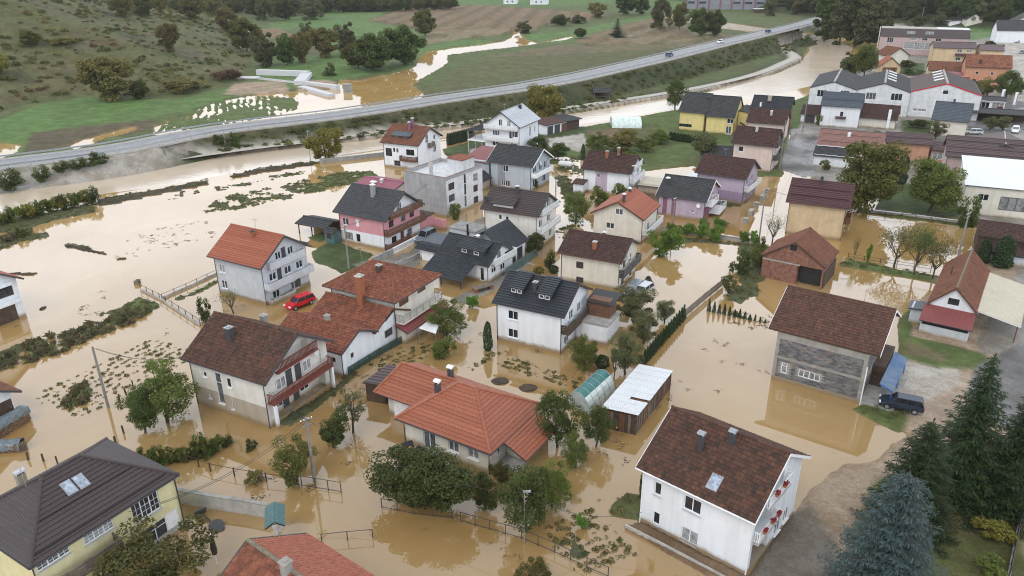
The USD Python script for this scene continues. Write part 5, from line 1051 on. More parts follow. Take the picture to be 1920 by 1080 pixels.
# --- brown-roofed white house
h = House("white_house", "white house with brown roof, lilac wall panel and balconied gable near the polytunnel", "house", 20.1, 145.4, -25.5, 10.2, 9.0, 4.7, 7.2, .5, .6)
h.wins("n", [(1122, 329, .7, .7, dict(style="s"))], sill=None); h.win("n", 2.8, 1.4, 1.2, 1.2, "d")
for u, z in ((-1.6, 1.3), (1.6, 1.3), (-1.8, 4.0), (1.8, 4.0)): h.win("r", u, z, 1.3, 1.3, "d")
h.walls("white_wall"); h.band("n", -.5, 4.9, "lilac_wall", -2.2, 0.2, name="wall_panel"); h.roof("dark_brown_tiles", "tile", .34, .38, gutter="dark_frame", barge="dark_frame")
h.balcony("r", -3.6, 3.8, 2.6, .9, "bars"); h.balcony("r", -2.8, 2.8, 5.0, .6, "bars"); h.chimney(1138, 295, 1.2, .5, .5, "orange_brick", "pale_concrete"); h.chimney(1160, 286, .9, .5, .5, "red_brick", "pale_concrete", slope="F")
h.boxpart("shed_wall", (h.L / 2 + 2.4, 1.5, .7), (4.0, 4.5, 2.4), "beige_lower"); h.lean("shed_roof", [(h.L / 2 + .3, -1.2, 1.8), (h.L / 2 + 4.8, -1.2, 1.8), (h.L / 2 + 4.8, 4.2, 2.2), (h.L / 2 + .3, 4.2, 2.2)], "cream_sheet", "sheet"); h.boxpart("outhouse", (-h.l / 2 - .4, -h.w / 2 - 1.0, .8), (2.0, 2.0, 2.6), "white_wall"); h.lean("outhouse_roof", [(-h.l / 2 - 1.6, -h.w / 2 - 2.3, 2.1), (-h.l / 2 + .9, -h.w / 2 - 2.3, 2.1), (-h.l / 2 + .9, -h.w / 2, 2.5), (-h.l / 2 - 1.6, -h.w / 2, 2.5)], "dark_brown_tiles", "sheet")
# --- cream gabled house with orange roof
h = House("cream_house", "cream house with bright orange roof and its windowed gable facing the camera", "house", 19.0, 119.3, 62.5, 8.9, 9.0, 4.2, 6.6, .5, .4)
h.wins("l", [(1161, 397, 1.3, 1.0), (1144, 423, 1.4, 1.0)], sill=None); h.wins("n", [(1215, 427, 1.2, 1.9, dict(style="d"))], sill=None)
h.walls("cream_wall"); h.roof("orange_tiles", "metal", .33, .38, gutter="brown_frame", barge="brown_frame")
h.balcony("n", -3.8, 4.4, 1.5, 1.1, "bars"); h.chimney(1170, 372, .7, .4, .4, "dark_frame", "white_paint", slope="F"); h.chimney(1181, 360, .6, .4, .4, "dark_frame", "white_paint")
# --- cream house with dark brown roof
h = House("cream_house", "cream house with dark brown tile roof, two brick chimneys and dark balcony boards", "house", 12.6, 100.7, -27, 9.55, 8.6, 4.3, 6.4, .5, .55)
h.wins("n", [(1087, 497, 1.1, 1.0, dict(style="s", frame="brown_frame")), (1087, 525, 1.1, .9, dict(style="s", frame="brown_frame"))], sill=None)
for u, z in ((-2.0, .8), (1.5, .8), (-1.6, 3.2), (.8, 3.3)): h.win("r", u, z, 1.1, 1.1, "d", frame="brown_frame")
h.walls("cream_wall"); h.roof("dark_brown_tiles", "tile", .32, .37, gutter="brown_frame", barge="dark_frame")
h.balcony("r", -3.8, 3.8, 2.1, .8, "boards", "dark_frame", "dark_frame"); h.chimney(1115, 466, 1.0, .5, .5, "orange_brick", "pale_concrete"); h.chimney(1133, 448, 1.0, .5, .5, "orange_brick", "steel", slope="F")
# --- lilac house, grey roof
h = House("lilac_house", "lilac house with grey roof, plum wall stripes and white balconies bent round its corner", "house", 32.0, 130.8, -28, 9.2, 10.2, 3.75, 6.3, .5, .4)
h.wins("n", [(1298, 396, .9, .4, dict(style="s"))], sill=None); h.wins("r", [(1334, 395, 1.6, 2.0)], sill=None); h.win("r", .4, 4.2, 1.3, 1.7, "t")
h.walls("lilac_wall")
for u in (-2.9, -1.3): h.band("n", -.2, 3.8, "plum", u - .4, u + .4, name="wall_stripe")
h.band("r", -.5, 2.5, "plum"); h.roof("dark_grey_tiles", "course", .36, .4, gutter="dark_metal", barge="white_paint")
h.balcony("r", -3.9, .5, 2.7, 1.2, "rails", "white_paint", "white_paint"); h.balcony("r", -1.0, 4.2, .6, 1.9, "rails", "white_paint", "white_paint"); h.chimney(1252, 346, 1.2, .6, .6, "dark_metal", "white_paint")
# --- lilac house, brown roof
h = House("lilac_house", "two-tone lilac house with brown roof and long white balcony rail on its gable", "house", 41.4, 140.2, -33.5, 9.9, 9.1, 5.0, 7.6, .5, .6)
for u, z in ((-2.4, 1.3), (1.8, 1.3), (-2.0, 4.0), (1.0, 4.0), (.2, 6.2)): h.win("r", u, z, 1.3, 1.3, "d", sill=None)
h.walls("lilac_wall"); h.band("n", -.5, 2.2, "lilac_dark"); h.band("r", -.5, 2.2, "lilac_dark"); h.roof("dark_brown_tiles", "tile", .34, .38, gutter="dark_frame", barge="dark_frame"); h.balcony("r", -3.8, 3.9, 2.5, 1.0, "bars")
h.boxpart("carport_wall", (-h.L / 2 - 1.6, 1.8, .8), (2.8, 4, 2.4), "white_wall"); h.lean("carport_roof", [(-h.L / 2 - 3.6, -.6, 2.3), (-h.L / 2 + .2, -.6, 2.3), (-h.L / 2 + .2, 4.6, 2.6), (-h.L / 2 - 3.6, 4.6, 2.6)], "white_sheet", "sheet")
# --- pale pink house
h = House("pale_pink_house", "pale pink house with old brown roof beside the wet street", "house", 53.6, 162.1, -29, 9.4, 9.2, 5.7, 8.5, .6, .5)
h.wins("n", [(1389, 279, 1.1, 1.1, dict(style="s"))], sill=None); h.win("r", -1.0, 3.9, 1.2, 1.2, "d"); h.win("r", 1.4, 1.3, 1.2, 1.2, "d"); h.walls("pinkish_wall"); h.roof("dark_brown_tiles", "tile", .34, .38, gutter="dark_frame", barge="dark_frame")
h.balcony("r", -3.4, 3.6, 2.7, 1.0, "boards", "dark_frame", "dark_wood"); h.balcony("r", -2.6, 3.2, 5.2, .6, "boards", "dark_frame", "dark_wood"); h.chimney(1419, 246, .9, .5, .5, "pale_concrete", "pale_concrete")
h.boxpart("annex_wall", (-h.L / 2 - 2.6, 0, .9), (4.4, 5.5, 2.9), "pinkish_wall"); h.lean("annex_roof", [(-h.L / 2 - 5.2, -3.2, 2.0), (-h.L / 2 + .3, -3.2, 2.4), (-h.L / 2 + .3, 1, 3.9), (-h.L / 2 - 5.2, 1, 3.4)], "dark_grey_tiles", "course")
# --- yellow double house by the river
h = House("yellow_double_house", "yellow double house with two stepped grey roofs, by the river", "house", 50.2, 203.6, -28, 7.4, 12.0, 4.9, 9.0, .4, .5, .2)
h.wins("n", [(1285, 235, 3.4, .8, dict(style="q"))], sill=None, frame="dark_frame"); h.walls("yellow_wall"); h.roof("dark_grey_tiles", "course", .4, .42, gutter="dark_metal")
b = House("yellow_house", "yellow house with dark grey roof and outside stairs, joined to the double house", "house", 56.6, 200.0, -27, 7.6, 12.4, 4.4, 8.7, .3, .5, .2)
b.wins("n", [(1318, 239, 3.6, .8, dict(style="q"))], sill=None, frame="dark_frame"); b.win("n", 2.6, 3.4, 1.6, 1.2, "d"); b.win("n", 2.4, 1.1, 1.4, 2.0, "d"); b.walls("yellow_wall"); b.roof("dark_grey_tiles", "course", .4, .42, gutter="dark_metal")
b.boxpart("wing_wall", (b.L / 2 + 2.4, 3.0, 2.2), (5.0, 8.5, 6.0), "yellow_wall"); b.lean("wing_roof", [(b.L / 2 + 5.4, -1.6, 4.6), (b.L / 2 + 5.4, 7.6, 4.6), (b.L / 2, 7.6, 5.6), (b.L / 2, -1.6, 5.6)], "dark_grey_tiles", "course"); b.lean("stair_roof", [(b.L / 2 + 1.0, -4.8, 3.0), (b.L / 2 + 5.6, -5.6, .9), (b.L / 2 + 5.6, -4.2, .9), (b.L / 2 + 1.0, -3.4, 3.0)], "dark_grey_tiles", "course"); b.chimney(1327, 188, .9, .5, .5, "dark_metal", "dark_metal")
# --- the pair of brown and black roofs
h = House("brown_roof_house", "pinkish house with brown roof, front one of a joined pair", "house", 64.7, 189.4, -26, 9.6, 9.2, 4.5, 7.2, .4, .5, .2); h.walls("pinkish_wall"); h.roof("dark_brown_tiles", "tile", .36, .4, gutter="dark_frame"); h.chimney(1446, 216, 1.0, .5, .5, "pale_concrete", "white_paint"); h.win("n", -2, 1.3, 1.2, 1.2, "d")
h = House("black_roof_house", "house with black roof, rear one of a joined pair next to the river", "house", 69.1, 200.4, -25.5, 10.2, 8.8, 6.0, 8.5, .4, .5, .2); h.walls("brown_wood"); h.roof("slate_shingle", "course", .38, .4, gutter="dark_frame"); h.chimney(1443, 188, 1.0, .9, .6, "beige_lower", "concrete"); h.chimney(1426, 199, .8, .4, .4, "white_paint", "white_paint")
# --- tan house
h = House("tan_house", "tan house with dark plum sheet roof standing in floodwater beside the brick barn", "house", 51.3, 120.1, -26.5, 9.7, 9.3, 5.6, 8.4, .6, .45); h.walls("tan_wall"); h.roof("plum_sheet", "metal", .33, .38, gutter="brown_frame", barge="brown_frame"); snowguard(h, -4.5, 4.5, -1.6); snowguard(h, -4.5, 4.5, -3.2); h.chimney(1541, 338, .5, .45, .45, "dark_metal", "dark_metal", slope="F"); h.balcony("r", -3.2, 3.4, 2.7, .9, "boards", "brown_wood", "brown_wood")
# --- brick barn
h = House("brick_barn", "red brick barn with sagging tile roof and a black open shed side", "barn", 41.3, 100.4, 55, 7.6, 8.8, 3.4, 6.2, .3, .2)
u, z = h.on("l", 1488, 465); h.win("l", u, z, 1.0, .9, "s", frame="brown_frame", sill=None); h.hole("l", -4.0, -.7, -.3, 2.9, 1.5); h.walls("red_brick"); h.roof("dull_red_tiles", "tile", .33, .38, gutter=None); h.boxpart("shed_boards", (-h.l / 2 + 1.2, -2.3, 1.2), (.1, 3.4, 3.2), "black_plastic"); h.boxpart("shed_boards", (.2, -h.w / 2 - .06, 1.1), (h.l - .4, .1, 2.6), "dark_wood"); h.boxpart("concrete_beam", (-h.l / 2 - .03, 1.6, 2.9), (.08, 5.2, .2), "concrete")
# --- farmhouse on the right
fl, fr_ = G(1739, 569, 3.4), G(1832, 584, 3.4); rr = G(1823, 468, 5.9); ax = None
w_ = float(np.hypot(*(fr_ - fl)[:2])); mid = (fl + fr_)[:2] / 2; ya = math.atan2(*(rr[:2] - mid)[1::-1]); Lh = float(np.hypot(*(rr[:2] - mid))); cc = mid + np.array([math.cos(ya), math.sin(ya)]) * Lh / 2
h = House("farmhouse", "farmhouse with steep rusty tile roof, white gable and red lean-to roof, on the right edge", "house", cc[0], cc[1], math.degrees(ya), Lh, w_, 3.1, 5.7, .3, .3, .25)
u, z = h.on("l", 1788, 566); h.win("l", u, z, 1.2, .85, "s", frame="dark_wood", sill=None); h.walls("white_wall"); h.roof("dull_red_tiles", "tile", .32, .36, gutter="grey_metal", barge="brown_frame", cap="mossy_ridge")
x, y = h.l / 2, h.w / 2
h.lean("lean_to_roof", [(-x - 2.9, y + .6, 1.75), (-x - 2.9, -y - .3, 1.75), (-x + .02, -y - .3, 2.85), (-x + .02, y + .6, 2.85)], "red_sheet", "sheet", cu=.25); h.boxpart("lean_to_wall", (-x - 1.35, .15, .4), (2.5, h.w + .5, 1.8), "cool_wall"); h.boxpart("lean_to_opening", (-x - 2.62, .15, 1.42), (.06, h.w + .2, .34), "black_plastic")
h.boxpart("side_room", (-x + 1.0, y + 1.0, .8), (2.2, 1.9, 2.4), "cool_wall"); h.lean("side_roof", [(-x - .4, y + 2.3, 1.9), (-x - .4, y - .1, 2.2), (-x + 2.4, y - .1, 2.2), (-x + 2.4, y + 2.3, 1.9)], "bluegrey_sheet", "sheet")
h.lean("carport_roof", [(-x + 0.2, -y - 4.9, 2.3), (x - .6, -y - 4.9, 2.3), (x - .6, -y - .25, 3.2), (-x + .2, -y - .25, 3.2)], "cream_sheet", "sheet", "white_paint", cu=.22)
for xx in (-x + .6, 0, x - 1.0): h.boxpart("carport_post", (xx, -y - 4.6, .9), (.14, .14, 2.6), "brown_wood")
q = h.on("F", 1783, 515); h.boxpart("stove_pipe", (q[0], q[1], q[2] + .5), (.16, .16, 1.4), "dark_wood")
# --- east: the long low rose and salmon rows
h = House("rose_roof_house", "long low house with faded pink sheet roof behind the big maple", "house", 75.8, 166.3, -26, 13.4, 9.6, 3.8, 6.5, .4, .5, .25); h.walls("pinkish_wall"); h.roof("pink_sheet", "metal", .36, .4, gutter="white_paint", cap="mauve_sheet"); snowguard(h, -6, 6, -1.5); snowguard(h, -6, 6, -3.6); h.chimney(1592, 255, .6, .6, .6, "white_paint", "white_paint")
h.boxpart("annex_wall", (-2.6, -h.W / 2 - 2.0, 1.0), (8.0, 4.0, 3.2), "white_wall"); h.lean("annex_roof", [(-6.9, -h.W / 2 - 4.4, 2.4), (1.6, -h.W / 2 - 4.4, 2.4), (1.6, -h.W / 2 + .4, 3.7), (-6.9, -h.W / 2 + .4, 3.7)], "dark_grey_tiles", "course")
h = House("salmon_house", "low salmon house with mauve sheet roof and wide white window", "house", 88.4, 166.2, -21, 9.6, 5.6, 4.2, 5.9, .5, .5, .25); h.wins("n", [(1679, 287, 3.0, 1.6, dict(style="t"))]); h.walls("salmon_wall"); h.roof("mauve_sheet", "metal", .36, .4, gutter="dark_frame"); snowguard(h, -4.5, 4.5, -1.4)
h.boxpart("link_wall", (h.L / 2 + 1.8, .4, 1.2), (3.6, 4.6, 3.4), "salmon_wall"); h.lean("link_roof", [(h.L / 2 - .1, -2.6, 3.1), (h.L / 2 + 3.9, -2.6, 3.1), (h.L / 2 + 3.9, 2.6, 4.3), (h.L / 2 - .1, 2.6, 4.3)], "mauve_sheet", "metal"); fr, pn = win_mesh(3.0, 1.5, "tx"); v, f = fr.arrays(); F = obj("window", (v + [h.L / 2 + 1.8, -1.95, 1.7], f), "white_frame", h.t); v, f = pn.arrays(); obj("pane", (v + [h.L / 2 + 1.8, -1.95, 1.7], f), "pane_curtain", F)
h = House("rose_hall", "big rose-grey building with mauve sheet roof and banded walls", "building", 93.4, 146.0, -25.5, 14.4, 10.1, 6.2, 9.2, .5, .5, .25); h.walls("rose_wall"); h.band("n", 2.9, 3.3, "plum"); h.band("n", .9, 1.2, "plum"); h.roof("mauve_sheet", "metal", .4, .42, gutter="dark_frame"); snowguard(h, -7, 7, -1.3); snowguard(h, -7, 7, -2.9); snowguard(h, -7, 7, -4.2)
g1 = G(1824, 293, 6.3); g2 = G(1885, 274, 8.6)
h2 = House("rose_gable_house", "rose plaster house whose wide gable rises behind the white-roofed shed", "house", g2[0] + 3.4, g2[1] + 5.8, 60, 13.0, 11.0, 6.3, 8.7, .4, .5, .25); h2.walls("rose_wall"); h2.roof("mauve_sheet", "metal", .4, .42, gutter="dark_frame", barge="dark_frame", cap="pale_concrete"); u, z = h2.on("l", 1843, 293); h2.win("l", u, z, .7, .6, "s", sill=None)
h = House("white_roof_shed", "beige building with white sheet roof and wide glazed front at the right edge", "building", 88.0, 131.2, -25, 12.5, 14.0, 5.3, 5.3, .3, .3, .2)
h.wins("n", [(1844, 370, 1.6, 1.2)], sill=None); h.wins("n", [(1905, 384, 5.0, 2.4, dict(style="q", pane="pane_curtain"))], sill=None, frame="dark_frame")
h.walls("cream_wall", hip=True, top=5.2); L, W = h.L / 2, h.W / 2; h.lean("roof", [(-L, -W, 5.25), (L, -W, 5.25), (L, W, 7.4), (-L, W, 7.4)], "white_sheet", "sheet", cu=.4); v = np.array([(-h.l / 2, -h.w / 2, 5.0), (-h.l / 2, h.w / 2, 5.0), (-h.l / 2, h.w / 2, 7.2)]); mb = MB(); mb.hexa(v, v + [h.l, 0, 0]); mb.build("gable_wall", "white_wall", h.t)
h = House("old_shed", "old shed with patched brown tile roof and dark open side, right edge", "shed", 76.4, 109.8, -30, 7.6, 8.6, 3.0, 4.2, .2, .3, .15); h.walls("dark_wood"); L, W = h.L / 2, h.W / 2; h.roof("dark_brown_tiles", "tile", .33, .38, gutter=None)
h.boxpart("front_wall", (.8, -W - 1.6, .4), (6.2, 2.6, 2.0), "cool_wall"); h.lean("lower_roof", [(-2.6, -W - 3.2, 1.7), (L + 1.2, -W - 3.2, 1.7), (L + 1.2, -W + .3, 2.3), (-2.6, -W + .3, 2.3)], "dark_brown_tiles", "course")
# --- warehouses with three gables
B = G(1701, 221, .35); ze = rise(B, 174); E_ = [G(x, y, ze + .35) for x, y in ((1519, 164), (1607, 168), (1708, 173), (1840, 178))]; dpt = G(1707, 147, ze + .35)[:2] - E_[2][:2]
ax = dpt / np.hypot(*dpt); Dp = float(np.hypot(*dpt)); ya = math.atan2(ax[1], ax[0])
for k, (lab, gr) in enumerate((("white warehouse bay nearest the river, first of three joined gables", 0), ("white warehouse bay in the middle of three joined gables, with skylights", 1), ("white warehouse bay with red trim, largest of three joined gables", 2))):
    a, b = E_[k][:2], E_[k + 1][:2]; w_ = float(np.hypot(*(b - a))); c = (a + b) / 2 + ax * Dp / 2
    h = House("warehouse", lab, "warehouse", c[0], c[1], math.degrees(ya), Dp, w_ + .02, ze, ze + w_ * .155, .15, .02, .35)
    if k == 0: h.wins("l", [(1541, 175, 2.6, 1.9, dict(style="t")), (1584, 174, 2.4, 1.2, dict(style="t"))], sill=None)
    elif k == 1: h.wins("l", [(1633, 180, 2.6, 1.9, dict(style="t")), (1681, 182, 2.9, 1.9, dict(style="t"))], sill=None)
    else: h.wins("l", [(1773, 173, 1.4, 1.1, dict(style="s")), (1724, 206, 3.4, .7, dict(style="t"))], sill=None)
    h.walls("warehouse_white"); h.roof("brown_band_sheet" if k == 2 else "dark_grey_tiles", "sheet", .5, .5, gutter="grey_metal", cap="pale_concrete", capr=.3, barge="red_paint" if k == 2 else "dark_frame")
    if k:
        for i in range(4):
            vv = np.array([0, -1 if True else 1, -h.sl]); y0 = -.9 if k == 1 else .9; z0 = h.zr - h.sl * abs(y0 * 1.9); mb = MB(); mb.box((-Dp * .12 + i * Dp * .2, y0 * 1.9, z0 + .12), (1.1, 2.6, .2), 0, -math.atan(h.sl) * np.sign(y0) * 1); mb.build("roof_light", "white_paint", h.t)
# --- in front of the warehouses
h = House("slate_roof_house", "white house with blue-grey sheet roof in front of the warehouses", "house", 89.4, 205.1, -26, 10.4, 9.2, 5.5, 8.4, .4, .5, .3); h.wins("n", [(1578, 214, .9, 1.3, dict(style="s"))], sill=None); h.walls("white_wall"); h.roof("bluegrey_sheet", "metal", .4, .42, gutter="dark_frame"); snowguard(h, -4.8, 4.8, -2.6); u, z = h.on("n", 1576, 222); h.lean("door_canopy", [(u - 1.3, -h.w / 2 - .9, z + .1), (u + 1.3, -h.w / 2 - .9, z + .1), (u + 1.3, -h.w / 2, z + .5), (u - 1.3, -h.w / 2, z + .5)], "plum_sheet", "sheet")
h.boxpart("garage_wall", (-h.L / 2 - 2.4, 1.4, 1.0), (4.6, 5.5, 3.0), "white_wall"); h.boxpart("garage_door", (-h.L / 2 - 2.4, -1.4, 1.1), (2.6, .08, 2.0), "dark_frame"); h.lean("garage_roof", [(-h.L / 2 - 5.0, -1.9, 2.4), (-h.L / 2 + .3, -1.9, 2.4), (-h.L / 2 + .3, 4.4, 4.0), (-h.L / 2 - 5.0, 4.4, 4.0)], "dark_brown_tiles", "tile")
h = House("brown_roof_house", "beige low house with brown tile roof beside the blue-grey roofed one", "house", 98.6, 204.0, -29, 11.0, 9.6, 2.5, 5.4, .4, .5, .3); h.walls("cream_wall"); h.roof("dark_brown_tiles", "tile", .38, .42, gutter="dark_frame"); h.boxpart("chimney", (3.4, -h.w / 2 - .3, 2.2), (.7, .6, 5.6), "white_wall")
h = House("grey_roof_house", "house with slate blue shingle roof below the red-trimmed warehouse", "house", 112.7, 193.1, -32, 8.6, 10.6, 4.0, 7.7, .4, .5, .3); h.walls("cream_wall"); h.roof("bluegrey_sheet", "course", .5, .5, gutter="dark_frame"); h.chimney(1789, 193, .8, .5, .5, "dark_frame", "dark_frame")
h = House("long_shelter", "long low shelter with dark roof and glazed side beside the car park", "shelter", *(G(1868, 228, .3)[:2]), -24, 15, 6, 2.6, 3.4, .3, .3, .3); h.boxpart("back_wall", (0, 2.0, 1.0), (14, .2, 2.4), "dark_wood"); h.roof("dark_grey_tiles", "sheet", .5, .5, gutter=None)
for xx in (-7, -2.4, 2.4, 7): h.boxpart("post", (xx, -2.4, 1.2), (.18, .18, 2.6), "dark_wood")
h = House("glass_pavilion", "small glazed pavilion with dark green roof beside the red-trimmed warehouse", "pavilion", *(G(1853, 206, .3)[:2]), -26, 7.5, 6, 3.0, 3.9, .3, .3, .3); h.win("n", -1.8, 1.5, 3.0, 2.2, "t"); h.win("n", 1.8, 1.5, 3.0, 2.2, "t"); h.walls("white_wall"); h.roof("dark_grey_tiles", "sheet", .5, .5, gutter="white_paint")
# --- beyond the warehouses
h = House("apartment_house", "long rose apartment house with dark mansard roof and a row of tall panes", "building", 189.0, 360.4, -25, 36.5, 13.1, 8.0, 8.0, .3, .3, .4); h.win("n", -13.5, 6.3, 2.6, 2.4, "t"); h.win("n", -13.5, 2.8, 2.4, 1.6, "t"); h.win("n", 1.0, 4.2, 17.0, 3.0, "qg", frame="white_paint")
for u in (-4, 0.5, 6): h.win("n", u, 7.0, 2.2, 1.2, "d")
h.walls("rose_wall", hip=True, top=8.0); L, W = h.L / 2, h.W / 2; h.lean("mansard", [(-L, -W, 7.9), (L, -W, 7.9), (L - .4, -W + 2.2, 11.2), (-L + .4, -W + 2.2, 11.2)], "brown_sheet", "sheet", cu=.6); h.boxpart("flat_roof", (0, 1.2, 11.2), (h.L - .6, h.W - 2.4, .3), "stone_pale"); h.boxpart("flat_roof", (L * .62, 1.2, 11.37), (L * .7, h.W - 3, .06), "white_sheet"); h.boxpart("attic_wall", (0, 1.3, 9.5), (h.L - 1.2, h.W - 2.6, 3.1), "stone_pale"); h.boxpart("end_wall", (-L - .15, 0, 5.4), (.3, h.W + .4, 11.6), "cream_wall")
for u in (-5.5, 2.0):
    fr, pn = win_mesh(3.2, 1.5, "d"); v, f = fr.arrays(); F = obj("window", (v + [u, -W + .75, 9.5], f), "white_frame", h.t); v, f = pn.arrays(); obj("pane", (v + [u, -W + .75, 9.5], f), "pane", F)
h.lean("side_roof", [(4, -W - 7.5, 4.6), (15, -W - 7.5, 4.6), (15, -W + .2, 6.2), (4, -W + .2, 6.2)], "dark_grey_tiles", "sheet"); h.boxpart("side_wall", (9.5, -W - 3.6, 2.0), (10.6, 7.0, 5.4), "bluegrey_wall")
h = House("yellow_beige_house", "yellow-beige house with mauve roof and two storeys of windows", "house", 187.0, 331.0, -18, 16.5, 8.6, 6.2, 8.2, .3, .4, .4)
for u in (2, 5.5): h.win("n", u, 5.0, 1.8, 1.3, "d"); h.win("n", u, 1.8, 1.8, 1.3, "d")
h.walls("tan_wall"); h.roof("mauve_sheet", "sheet", .5, .5, gutter="dark_frame"); h.lean("canopy", [(.5, -h.w / 2 - 1.4, 3.3), (7.6, -h.w / 2 - 1.4, 3.3), (7.6, -h.w / 2, 4.0), (.5, -h.w / 2, 4.0)], "plum_sheet", "sheet")
h = House("mauve_roof_house", "house with plain mauve-grey roof joined to the yellow-beige one", "house", 199.5, 325.5, -20, 8.8, 11, 5.8, 7.6, .3, .4, .4); h.walls("tan_wall"); h.roof("mauve_sheet", "sheet", .5, .5, gutter=None)
h = House("brown_roof_house", "low house with wine-brown tile roof between the yellow and orange houses", "house", 157.8, 281.5, -23, 11.4, 8.9, 3.9, 6.5, .3, .5, .35); h.walls("tan_wall"); h.roof("dull_red_tiles", "tile", .5, .5, gutter=None)
h = House("orange_house", "large orange house with blotched rust tile roof", "house", 165.0, 269.0, -24, 14.0, 11.6, 6.8, 10.2, .3, .5, .35); h.walls("orange_wall"); h.roof("rust_tiles", "tile", .45, .5, gutter="dark_frame"); h.chimney(1838, 119, 1.2, .8, .8, "dark_wood", "dark_wood"); h.boxpart("lower_room", (-9.2, -3.0, 1.6), (8.0, 6.0, 3.6), "salmon_wall"); h.lean("lower_roof", [(-13.6, -6.4, 3.2), (-5, -6.4, 3.2), (-5, .2, 4.2), (-13.6, .2, 4.2)], "red_sheet", "sheet")
h = House("gabled_house", "small house with cream gable and red-brown roof beside the river trees", "house", 159.4, 325.8, 103, 9.0, 10.1, 4.0, 7.0, .5, .5, .4); h.walls("cream_wall"); h.win("l", 0, 4.6, 1.2, 1.2, "s"); h.roof("dull_red_tiles", "tile", .45, .5, gutter=None)
h = House("orange_garage", "open garage with bright orange tiled gable roof beside the river trees", "garage", 146.8, 301.8, 80, 7.0, 8.4, 2.5, 6.0, .4, .4, .4); h.hole("l", -2.6, 2.6, .1, 2.3, 3.0); h.walls("tan_wall"); h.roof("orange_tiles", "tile", .45, .5, gutter=None)
h = House("far_house", "cream house with grey-brown roof under the wooded hill", "house", 287.9, 498.4, 87, 14.4, 10.6, 5.0, 8.2, .5, .5, .5); h.walls("cream_wall"); h.win("l", 0, 6.6, 1.6, 1.4, "s"); h.win("l", -3, 2.4, 1.2, 1.6, "s"); h.roof("grey_tiles", "course", .7, .7, gutter=None)
h.boxpart("wing_wall", (3, 8.6, 1.6), (8, 6.6, 4.4), "white_wall"); h.lean("wing_roof", [(-1.6, 12.4, 3.6), (-1.6, 4.8, 4.6), (7.6, 4.8, 4.6), (7.6, 12.4, 3.6)], "grey_tiles", "course", cu=.7, cv=.7)
h = House("far_slate_house", "white gabled house with slate roof at the upper right edge", "house", 259.0, 409.6, -19, 14.5, 12.2, 6.0, 10.6, .5, .5, .5); h.walls("white_wall"); h.win("n", 0, 3.5, 2.0, 1.5, "d"); h.roof("grey_tiles", "course", .7, .7, gutter=None)
c = G(1908, 62, .5); h = House("beige_gabled_house", "beige house with grey gabled roof cut by the upper right edge", "house", c[0] + 6, c[1] + 4, 75, 12, 14, 6.5, 11, .5, .5, .5); h.win("l", 3, 4.8, 3, 1.6, "t"); h.win("l", -3, 4.8, 3, 1.6, "t"); h.walls("pinkish_wall"); h.balcony("l", -6, 6, 3.2, 1.2, "solid", "plum", "plum"); h.roof("grey_tiles", "course", .7, .7, gutter=None)
c = G(1888, 28, .8); h = House("long_shed", "long white shed with grey roof below the forest edge", "shed", c[0] + 12, c[1], -12, 52, 12, 7, 9, .3, .3, .8); h.walls("white_wall"); h.roof("factory_grey", "sheet", .8, .8, gutter=None)
c = G(1925, 16, 1.5); h = House("green_roof_hall", "hall with turquoise roof at the top right corner", "building", c[0] + 8, c[1], -10, 40, 14, 6, 8.5, .3, .3, 2.0); h.walls("white_wall"); h.roof("teal_metal", "sheet", .8, .8, gutter=None)
c = G(1745, 43, .5); h = House("low_grey_shed", "long low shed with grey-brown roof beyond the apartment house", "shed", c[0], c[1], -12, 44, 9, 2.8, 4.4, .3, .3, .5); h.walls("beige_lower"); h.roof("mauve_sheet", "sheet", .8, .8, gutter=None)
c = G(1800, 48, .5); h = House("dark_shed", "dark flat-roofed shed in front of the far cream house", "shed", c[0], c[1], -12, 36, 14, 3.0, 4.0, .3, .3, .5); h.walls("dark_wood"); h.roof("dark_grey_tiles", "sheet", .8, .8, gutter=None)
# --- the factory and the houses at the top
plain("dull_red_paint", (.28, .05, .05), .6)
c1, c2 = G(1285, 17, .5), G(1438, 19, .5); ya = math.atan2(*(c2 - c1)[1::-1]); Lf = float(np.hypot(*(c2 - c1)[:2])); cc = (c1 + c2)[:2] / 2 + np.array([-math.sin(ya), math.cos(ya)]) * 20
h = House("factory", "long grey factory hall with red pilasters at the top of the picture", "factory", cc[0], cc[1], math.degrees(ya), Lf, 40, 16, 16.6, .1, .1, .5); h.walls("factory_look_wall", hip=True, top=16)
for i in range(8): h.boxpart("pilaster", (-Lf / 2 + .6 + i * (Lf - 1.2) / 7, -20.3, 7.5), (.7, .8, 16), "dull_red_paint")
for i in range(7):
    u = -Lf / 2 + (i + .5) * (Lf - 1.2) / 7; fr, pn = win_mesh(Lf / 7 - 4, 1.8, "q"); v, f = fr.arrays(); F = obj("window", (v + [u, -20.05, 5.5], f), "grey_metal", h.t); v, f = pn.arrays(); obj("pane", (v + [u, -20.05, 5.5], f), "pane", F)
h.boxpart("roof", (0, 0, 16.2), (Lf + .6, 40.6, .5), "grey_metal")
c1, c2 = G(1468, 18, .5), G(1515, 20, .5); ya = math.atan2(*(c2 - c1)[1::-1]); Lf = float(np.hypot(*(c2 - c1)[:2])); cc = (c1 + c2)[:2] / 2 + np.array([-math.sin(ya), math.cos(ya)]) * 9
h = House("salmon_block", "salmon pink block beside the factory", "building", cc[0], cc[1], math.degrees(ya), Lf + 8, 18, 15, 15.4, .1, .1, .5)
for u in (-7, 0, 7):
    for z in (4, 8): h.win("n", u, z, 3, 1.6, "t")
h.walls("salmon_light", hip=True, top=15); h.boxpart("roof", (0, 0, 15.2), (Lf + 9, 19, .4), "grey_metal")
